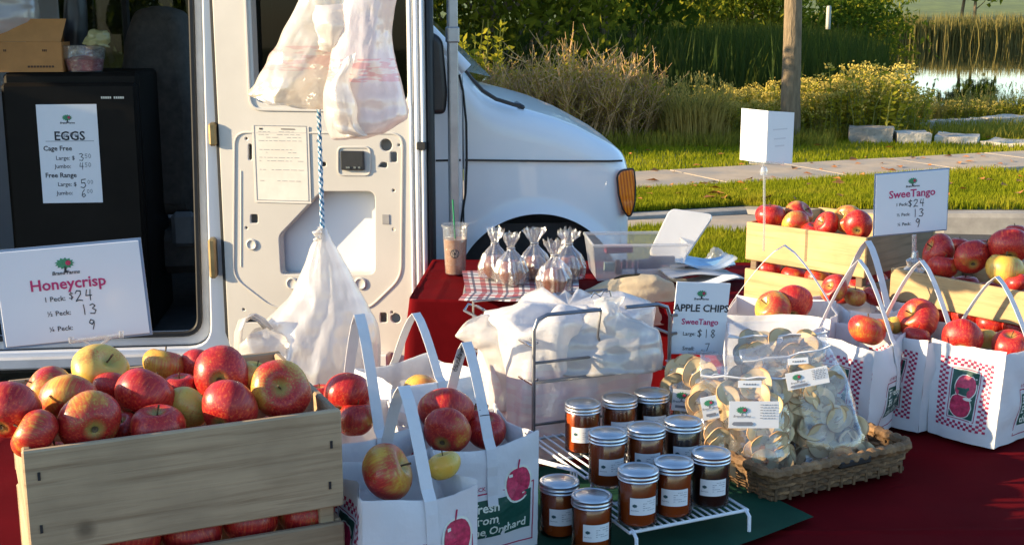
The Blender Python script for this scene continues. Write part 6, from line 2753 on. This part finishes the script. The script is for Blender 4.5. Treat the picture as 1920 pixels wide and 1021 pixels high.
# logo: black disc on the curved cup with light strokes
mb, lt = MB(), MB()
zl_ = ch * .46
rl_ = lerp(cr0, cr1 * .95, .46) + .0008
cyl = lambda x, y, o=0: V((rl_ + o) * sin(x / rl_), -(rl_ + o) * cos(x / rl_), zl_ + y)
Rg = .0165
mb.add([cyl(0, 0)] + [cyl(Rg * cos(2 * pi * k / 24), Rg * sin(2 * pi * k / 24)) for k in range(24)], [(0, k + 1, (k + 1) % 24 + 1) for k in range(24)])
for pts in ([(-.011, -.008), (-.012, .0), (-.008, .008)], [(.011, -.008), (.012, .0), (.008, .008)], [(-.006, -.012), (-.007, -.003), (-.004, .005), (0, .008), (.004, .005), (.007, -.003), (.006, -.012)], [(-.0028, -.012), (-.0028, -.004)], [(.0028, -.012), (.0028, -.004)], [(-.002, .011), (0, .0135), (.002, .011)]):
    for (ax, ay), (bx2, by2) in zip(pts, pts[1:]):
        d = Vector((bx2 - ax, by2 - ay)).normalized() * .0011
        lt.add([cyl(ax - d.y, ay + d.x, .0006), cyl(ax + d.y, ay - d.x, .0006), cyl(bx2 + d.y, by2 - d.x, .0006), cyl(bx2 - d.y, by2 + d.x, .0006)], [(0, 1, 2, 3)])
lg_ = mb.build("round_logo", INK, cup)
lt.build("logo_strokes", pm("logo_pale", (.45, .36, .28), .6), lg_)

# plastic storage box with its lid open
tp0 = PZ(1114, 528, TZ + .002)
tb4 = thing("storage_box", "translucent plastic storage box with its lid leaning open, holding booklets", "storage box", tp0, radians(4))
bw4 = (1290 - 1114) * zc(tp0) / FPX
bh4 = P(1108, 462, tp0.y).z - TZ
bd4 = .26
mb = MB()
e = .014
lo_ = [V(e, e, 0), V(bw4 - e, e, 0), V(bw4 - e, bd4 - e, 0), V(e, bd4 - e, 0)]
hi_ = [V(-.004, 0, bh4), V(bw4, 0, bh4), V(bw4, bd4, bh4), V(-.004, bd4, bh4)]
lo2 = [q.lerp(V(bw4 / 2, bd4 / 2, 0), .02) for q in lo_]
mb.add(lo_ + hi_, [(3, 2, 1, 0)] + [(i, (i + 1) % 4, 4 + (i + 1) % 4, 4 + i) for i in range(4)])
mb.build("box_body", TUB, tb4)
mb = MB()
mb.tube(hi_, .006, 8, closed=True)
mb.build("box_rim", TUB, tb4, True)
inv = (Matrix.Translation(tp0) @ Matrix.Rotation(radians(4), 4, 'Z')).inverted()
YL = tp0.y + .12
cs4 = [P(1218, 476, YL), P(1272, 500, YL - .02), P(1337, 404, YL + .06), P(1258, 393, YL + .10)]
cs4 = [inv @ q for q in cs4]
nl = (cs4[1] - cs4[0]).cross(cs4[3] - cs4[0]).normalized() * .010
mb = MB()
pr4 = []
for i in range(4):
    a_, b2, c2 = cs4[i - 1], cs4[i], cs4[(i + 1) % 4]
    for k in range(5):
        t_ = k / 4
        s_, e2 = b2.lerp(a_, .12), b2.lerp(c2, .12)
        pr4.append(s_ * (1 - t_) ** 2 + b2 * 2 * t_ * (1 - t_) + e2 * t_ * t_)
n4 = len(pr4)
cc = sum(pr4, V(0, 0, 0)) / n4
inn = [cc.lerp(q, .86) - nl * .6 for q in pr4]
mb.add(pr4 + [q + nl for q in pr4] + inn, [(i, (i + 1) % n4, n4 + (i + 1) % n4, n4 + i) for i in range(n4)] + [list(range(n4, 2 * n4))] + [(i, (i + 1) % n4, 2 * n4 + (i + 1) % n4, 2 * n4 + i) for i in range(n4)] + [list(range(2 * n4, 3 * n4))])
mb.tube(pr4, .005, 6, closed=True)
LIDP = film("milky_lid_plastic", (.84, .84, .83), .12, .3, .2, .2, 10, .1)
mb.build("box_lid", LIDP, tb4, True)
mb = MB()
mb.box((bw4 * .28, .05, bh4 - .02), (.10, .03, .028), rz=.1, bev=.003)
tag(mb.build("red_booklet", pm("booklet_red", (.2, .015, .04), .5), None, loc=tp0, rz=radians(4)), "dark red booklet inside the translucent storage box", "booklet")
BKM = [pm("booklet_dark", (.05, .05, .09), .5), pm("booklet_brown", (.2, .12, .1), .5), pm("booklet_teal", (.25, .35, .33), .5), pm("booklet_white", (.65, .64, .66), .5)]
for i, (x, w_, z_, h_, lab) in enumerate([(.27, .018, .02, .05, 1), (.34, .012, .02, .05, 0), (.40, .012, .02, .048, 1), (.46, .012, .02, .05, 0), (.62, .08, .025, .045, 0), (.2, .05, .03, .03, 2), (.55, .16, .012, .025, 3), (.75, .09, .05, .03, 0)]):
    mb = MB()
    mb.box((bw4 * x, .035 + .006 * (i % 3), z_ + h_ / 2), (w_, .02, h_), bev=.001)
    tag(mb.build("card_pack", BKM[lab], None, loc=tp0, rz=radians(4)), "small pack of cards standing inside the translucent storage box", "cards", "card packs inside the storage box")
mb = MB()
for i in range(2):
    put2d(mb, text2d("FRESH", .018, .02) if i == 0 else ([], []), .03, .03, None)
# papers and bags beside the box
KRAFT = pm("kraft_paper", (.52, .42, .27), .8, var=.1, scale=18, bmp=.4, bscale=22, bdist=.01)
Yk = PZ(1170, 575, TZ).y
mb = puff([(1150, 524, 1200, 514), (1112, 536, 1252, 522), (1085, 552, 1268, 540), (1068, 572, 1272, 575), (1060, 592, 1274, 600)], max(Yk, 3.98), .10, 36, .10, 3.3, freq=3, dprof=lambda v: .2 + .8 * v)
tag(mb.build("kraft_bag", KRAFT, None, 'all'), "crumpled brown kraft paper bag lying behind the wire rack", "paper bag")
PAPG = pm("grey_paper", (.42, .43, .44), .6, var=.15, scale=14)
for i, (x0, y0, x1, y1, z, mt, rz, lab) in enumerate([
    (1240, 522, 1385, 502, .03, PAPG, .25, "grey paper folder lying right of the storage box"),
    (1250, 508, 1372, 490, .042, TUB, .1, "clear plastic sleeve on the grey folder"),
    (1265, 500, 1375, 486, .05, pm("blue_plastic", (.25, .48, .70), .35), -.1, "light blue plastic sheet on top of the papers"),
    (1262, 536, 1372, 518, .018, pm("white_card", (.7, .7, .68), .6), .35, "white card stack under the grey paper folder"),
]):
    a_ = PZ((x0 + x1) / 2, (y0 + y1) / 2, TZ + z)
    mb = MB()
    w_ = (x1 - x0) * zc(a_) / FPX

    def shf(u, v, w_=w_, i=i):
        x, y = (u - .5) * w_, (v - .5) * .16
        return V(x, y, .014 * nz(x * 9 + i * 3, y * 9) + .010 * sin(u * 5 + i) + .05 * max(0, u - .75) * (i == 1) * 3)
    mb.grid(shf, 14, 8)
    mb.grid(lambda u, v: shf(u, v) - V(0, 0, .004), 14, 8)
    a_.z = TZ + z + .006
    tag(mb.build(("paper_folder", "plastic_sleeve", "plastic_sheet", "card_stack")[i], mt, None, 'all', loc=a_, rz=rz), lab, ("folder", "sleeve", "plastic sheet", "cards")[i])
mb = puff([(1340, 462, 1346, 462), (1325, 478, 1362, 482), (1310, 496, 1368, 500)], PZ(1340, 500, TZ).y, .03, 24, .15, 8.1)
tag(mb.build("plastic_bag", TUB, None, 'all'), "small peaked clear plastic bag between the storage box and the pine crate", "bag")

# ================================================================== PRICE SIGNS ON STANDS
def rod(t, inv, pts, r=.003, name="stand", mat=None):
    mb = MB()
    mb.tube([inv @ q for q in pts], r, 8)
    return mb.build(name, mat or ACRYL, t, True)


# Honeycrisp
Yh = 1.93
o, ux, uz, w, h = sheet_frame((-6, 474), (267, 450), (12, 651), Yh, Yh + .045)
u = w / 273
hs = sign_sheet("price_sign", "large white Honeycrisp price sign standing over the grey crate", o, ux, uz, w, h, [
    ('pink-b', "Honeycrisp", w * .48, h * .565, 31 * u, 'CENTER'),
    ('ink', "1 Peck:", 82 * u, h * .44, 14 * u, 'LEFT'), ('hand', "$", 128 * u, h * .44, 15 * u, 'LEFT'), ('hand', "24", 140 * u, h * .42, 21 * u, 'LEFT'),
    ('ink', "½ Peck:", 84 * u, h * .285, 14 * u, 'LEFT'), ('hand', "13", 147 * u, h * .27, 20 * u, 'LEFT'),
    ('ink', "¼ Peck:", 84 * u, h * .12, 14 * u, 'LEFT'), ('hand', "9", 158 * u, h * .105, 20 * u, 'LEFT')],
    lg=(w * .475, h * .83, 30 * u), backing=.004)
inv = hs.matrix_basis.inverted()
mb = MB()
clip = [P(x, y, Yh - .012) for x, y in ((130, 640), (230, 628))]
mb.tube([inv @ clip[0], inv @ clip[1]], .0035, 6)
mb.tube([inv @ P(133, 632, Yh - .012), inv @ P(134, 642, Yh - .012)], .004, 6)
mb.tube([inv @ P(227, 620, Yh - .012), inv @ P(228, 632, Yh - .012)], .004, 6)
mb.tube([inv @ P(158, 638, Yh - .012), inv @ P(181, 652, Yh - .012), inv @ P(207, 632, Yh - .012)], .003, 6)
mb.build("sign_clip", ACRYL, hs, True)
rod(hs, inv, [P(181, 648, Yh - .012), P(183, 700, Yh - .012), P(184, 760, Yh)], .004)

# SweeTango
Ys = L2.y + .02
o, ux, uz, w, h = sheet_frame((1618, 331), (1754, 320), (1640, 442), Ys, Ys + .035)
u = w / 137
ss = sign_sheet("price_sign", "white SweeTango price sign standing between the two pine crates", o, ux, uz, w, h, [
    ('pink-b', "SweeTango", w * .5, h * .60, 19 * u, 'CENTER'),
    ('ink', "1 Peck:", 38 * u, h * .46, 8 * u, 'LEFT'), ('hand', "$24", 60 * u, h * .43, 13 * u, 'LEFT'),
    ('ink', "½ Peck:", 40 * u, h * .29, 8 * u, 'LEFT'), ('hand', "13", 70 * u, h * .26, 14 * u, 'LEFT'),
    ('ink', "¼ Peck:", 42 * u, h * .13, 8 * u, 'LEFT'), ('hand', "9", 75 * u, h * .09, 15 * u, 'LEFT')],
    lg=(w * .5, h * .86, 15 * u), backing=.003)
inv = ss.matrix_basis.inverted()
rod(ss, inv, [P(1714, 440, Ys - .01), P(1714, 478, Ys - .01)], .006)
mb = MB()
q = P(1714, 500, Ys - .01)
mb.lathe([(0, .0), (.026, .0), (.028, .006), (.018, .014), (.022, .028), (.010, .036), (.0075, .052), (0, .054)], 12, inv @ Matrix.Translation(q - V(0, 0, .012)))
mb.build("sign_foot", ACRYL, ss, True)

# Apple chips
Yc = RR_.y + .02
o, ux, uz, w, h = sheet_frame((1251, 528), (1352, 531), (1256, 663), Yc, Yc + .022)
u = w / 101
sg = sign_sheet("price_sign", "small white apple chips price sign beside the wire rack's right post", o, ux, uz, w, h, [
    ('ink-b', "APPLE CHIPS", w * .5, h * .60, 18.5 * u, 'CENTER'),
    ('pink-b', "SweeTango", w * .5, h * .42, 15 * u, 'CENTER'),
    ('ink', "Large:", 20 * u, h * .265, 10 * u, 'LEFT'), ('hand', "$18", 46 * u, h * .24, 15 * u, 'LEFT'),
    ('ink', "Small:", 22 * u, h * .06, 10 * u, 'LEFT'), ('hand', "7", 64 * u, h * .06, 13 * u, 'LEFT')],
    lg=(w * .48, h * .85, 16 * u))
inv = sg.matrix_basis.inverted()
rod(sg, inv, [P(1318, 655, Yc + .008), P(1318, 700, Yc + .008), V(P(1318, 700, Yc).x, Yc + .008, TZ + .01)], .004)
mb = MB()
mb.tube([inv @ P(1290, 662, Yc - .004), inv @ P(1345, 662, Yc - .004)], .004, 6)
mb.build("sign_clip", ACRYL, sg, True)

# folded white card on a clear rod
Yw = 3.36
pe = P(1440, 208, Yw)
pl = P(1391, 203, Yw + .07)
pr = P(1489, 211, Yw + .07)
hb = pe.z - P(1440, 306, Yw).z
cd = thing("folded_card", "blank folded white card held up on a clear rod above the left pine crate", "card", pe - V(0, 0, hb))
mb = MB()
for q in (pl, pr):
    a_, b2 = V(0, 0, 0), q - pe
    b2.z = 0
    nn_ = V(-b2.y, b2.x, 0).normalized() * .001
    k = b2.z
    zz = (q - pe).z
    mb.add([a_ - nn_, b2 - nn_ + V(0, 0, zz), b2 - nn_ + V(0, 0, hb + zz), a_ - nn_ + V(0, 0, hb), a_ + nn_, b2 + nn_ + V(0, 0, zz), b2 + nn_ + V(0, 0, hb + zz), a_ + nn_ + V(0, 0, hb)],
           [(0, 1, 2, 3), (7, 6, 5, 4), (0, 4, 5, 1), (1, 5, 6, 2), (2, 6, 7, 3), (3, 7, 4, 0)])
mb.build("card", PAPER, cd)
mb = MB()
dv_ = (pr - pe)
dv_.z = 0
for i, (t0_, t1_, zz_) in enumerate(((.2, .75, .62), (.25, .7, .44), (.3, .66, .30))):
    a_, b2 = dv_ * t0_, dv_ * t1_
    nf = V(dv_.y, -dv_.x, 0).normalized() * .0016
    mb.add([a_ + nf + V(0, 0, hb * zz_), b2 + nf + V(0, 0, hb * zz_), b2 + nf + V(0, 0, hb * (zz_ + .025)), a_ + nf + V(0, 0, hb * (zz_ + .025))], [(0, 1, 2, 3)])
mb.build("faint_print", pm("faint_ink", (.66, .65, .66), .6, var=.05), cd)
inv = cd.matrix_basis.inverted()
rod(cd, inv, [P(1430, 300, Yw + .01), P(1433, 330, Yw + .01), P(1433, 420, Yw), P(1432, 470, Yw)], .0035)
mb = MB()
mb.lathe([(0, 0), (.010, .0), (.012, .01), (.007, .022), (0, .024)], 10, inv @ Matrix.Translation(P(1432, 328, Yw)))
mb.tube([inv @ P(1405, 304, Yw - .003), inv @ P(1470, 307, Yw - .003)], .005, 6)
mb.build("sign_clip", ACRYL, cd, True)

# ================================================================== HANGING BAGS, ROPE, CANOPY LEG
Yr = 2.95
mb = puff([(600, 428, 612, 428), (592, 445, 620, 446), (580, 470, 636, 474), (566, 505, 652, 505), (548, 545, 676, 545), (520, 580, 694, 580), (492, 610, 708, 612), (470, 650, 713, 650), (458, 690, 715, 690), (462, 725, 712, 725), (480, 745, 700, 745)],
          Yr, .13, 110, .075, 1.7, nv=70, freq=11, dprof=lambda v: min(1, .06 + 1.2 * v))
hang = thing("hanging_bag", "full white plastic carrier bag hanging from a blue rope behind the grey crate", "bag", P(605, 428, Yr))
inv = hang.matrix_basis.inverted()
mb.v = [inv @ q for q in mb.v]
mb.build("bag_body", PLASTIC, hang, 'all')
mb = MB()
hp = [P(x, y, Yr - .06) for x, y in ((500, 612), (486, 598), (470, 592), (456, 602), (450, 625), (450, 660), (456, 690), (470, 700))]
mb.strap([inv @ q for q in hp], [V(.004, -.022, .0)] * len(hp), .004)
hp = [P(x, y, Yr - .085) for x, y in ((505, 618), (490, 600), (472, 590), (455, 598), (447, 622), (446, 660), (452, 695))]
mb.strap([inv @ q for q in hp], [V(.012, -.012, .006)] * len(hp), .003)
mb.build("bag_loop", PLASTIC, hang, 'all')
mb = puff([(452, 640, 500, 610), (446, 665, 540, 640), (448, 695, 560, 690), (465, 720, 560, 730)], Yr - .09, .05, 36, .12, 9.2, dprof=lambda v: .5 + .5 * v)
mb.v = [inv @ q for q in mb.v]
mb.build("bag_fold", PLASTIC, hang, 'all')
mb = puff([(596, 425, 600, 424), (590, 440, 604, 440), (592, 452, 606, 452)], Yr - .012, .012, 16, .2, 3.1)
mb.v = [inv @ q for q in mb.v]
mb.build("bag_knot", PLASTIC, hang, 'all')

m, nt, out = node_mat("rope_blue_white")
b_ = N(nt, "BsdfPrincipled")
w_ = N(nt, "TexWave", i_Scale=34.0, i_Distortion=2.0)
nt.links.new(coords(nt, (1, 1, 1), rot=(0, .7, 0)), w_.inputs["Vector"])
nt.links.new(ramp(nt, w_.outputs[0], [(.35, (.03, .16, .30)), (.6, (.55, .62, .68))]), b_.inputs["Base Color"])
b_.inputs["Roughness"].default_value = .8
nt.links.new(b_.outputs[0], out.inputs[0])
rt_, rb_ = P(607, 60, Yr + .02), P(605, 440, Yr)
topz_ = 2.32
mb = MB()
n_ = 120
for ph in (0, pi):
    mb.tube([V(rb_.x + .0026 * cos(k * 1.2 + ph), rb_.y + .0026 * sin(k * 1.2 + ph), lerp(rb_.z, topz_, k / n_)) for k in range(n_ + 1)], .0039, 6)
tag(mb.build("rope", m, None, True), "blue and white twisted rope hanging in front of the open van door", "rope")

Yt_ = Yr - .07
b1 = thing("carrier_bag", "glowing crumpled white carrier bag hanging at upper left of the van door's window", "bag", P(560, 60, Yt_))
mb = puff([(596, -70, 640, -70), (575, -30, 660, -30), (553, 20, 668, 25), (528, 65, 662, 75), (502, 110, 650, 120), (478, 150, 632, 165), (464, 172, 618, 195), (470, 178, 606, 205)], Yt_, .10, 80, .12, 2.2, nv=56, freq=6, dprof=lambda v: min(1, .25 + v))
inv = b1.matrix_basis.inverted()
mb.v = [inv @ q for q in mb.v]
mb.build("bag_body", film("sheer_white_plastic", (.88, .82, .70), .24, .6, .18, .15, 30, .4, .06, redband=(-.085, -.03, (.75, .08, .1), 22), ink=.28), b1, 'all')
mb = puff([(588, 10, 640, 5), (588, 45, 672, 40), (598, 75, 664, 75), (600, 92, 640, 96)], Yt_ - .10, .06, 30, .12, 6.2, freq=4)
mb.v = [inv @ q for q in mb.v]
mb.build("bag_fold", PLASTIC, b1, 'all')
b2_ = thing("carrier_bag", "pinkish white printed carrier bag hanging in front of the rope's upper end", "bag", P(690, 100, Yt_ - .1))
mb = puff([(648, -80, 740, -80), (650, -30, 748, -30), (640, 30, 742, 20), (628, 80, 736, 70), (615, 130, 742, 120), (607, 180, 754, 175), (609, 225, 764, 218), (622, 258, 742, 240), (640, 264, 700, 256)], Yt_ - .12, .085, 80, .10, 7.7, nv=60, freq=5, dprof=lambda v: min(1, .3 + v))
inv = b2_.matrix_basis.inverted()
mb.v = [inv @ q for q in mb.v]
mb.build("bag_body", film("pink_white_plastic", (.87, .80, .78), .06, .56, .16, .16, 30, .4, .05, redband=(-.06, -.01, (.72, .03, .10), 26), ink=.4), b2_, 'all')
mb = puff([(640, 118, 668, 100), (622, 160, 660, 150), (618, 200, 668, 205), (632, 240, 690, 246), (650, 252, 690, 254)], Yt_ - .215, .03, 30, .2, 5.5)
mb.v = [inv @ q for q in mb.v]
mb.build("bag_fold", PLASTIC, b2_, 'all')

pb = P(852, 470, 4.74)
cf = thing("canopy_frame", "grey metal canopy leg standing in front of the white van's mirror", "canopy leg", V(pb.x, 4.74, 0))
mb = MB()
mb.box((0, 0, 1.17), (.036, .036, 2.34), rz=.3, bev=.004)
mb.build("pole", GALV, cf)
mb = MB()
mb.box((0, 0, .01), (.11, .11, .012), bev=.003)
mb.build("foot_plate", GALV, cf)
mb = MB()
mb.box((0, 0, 1.60), (.046, .046, .06), rz=.3, bev=.005)
mb.build("slider", GALV, cf)
mb = MB()
e1 = V(rb_.x - pb.x, rb_.y - 4.74, 0)
mb.tube([V(0, 0, 2.33), e1 * 1.0 + V(0, 0, 2.33), e1 * 1.6 + V(0, 0, 2.33)], .016, 8)
mb.build("cross_bar", GALV, cf, True)

# pieces far too fine to pick apart stay joined parts
for o in bpy.data.objects:
    b0_ = o.name.split('.')[0]
    if b0_ in ("flower_heads", "foliage", "stems", "limbs", "crown"):
        o["kind"] = "stuff"
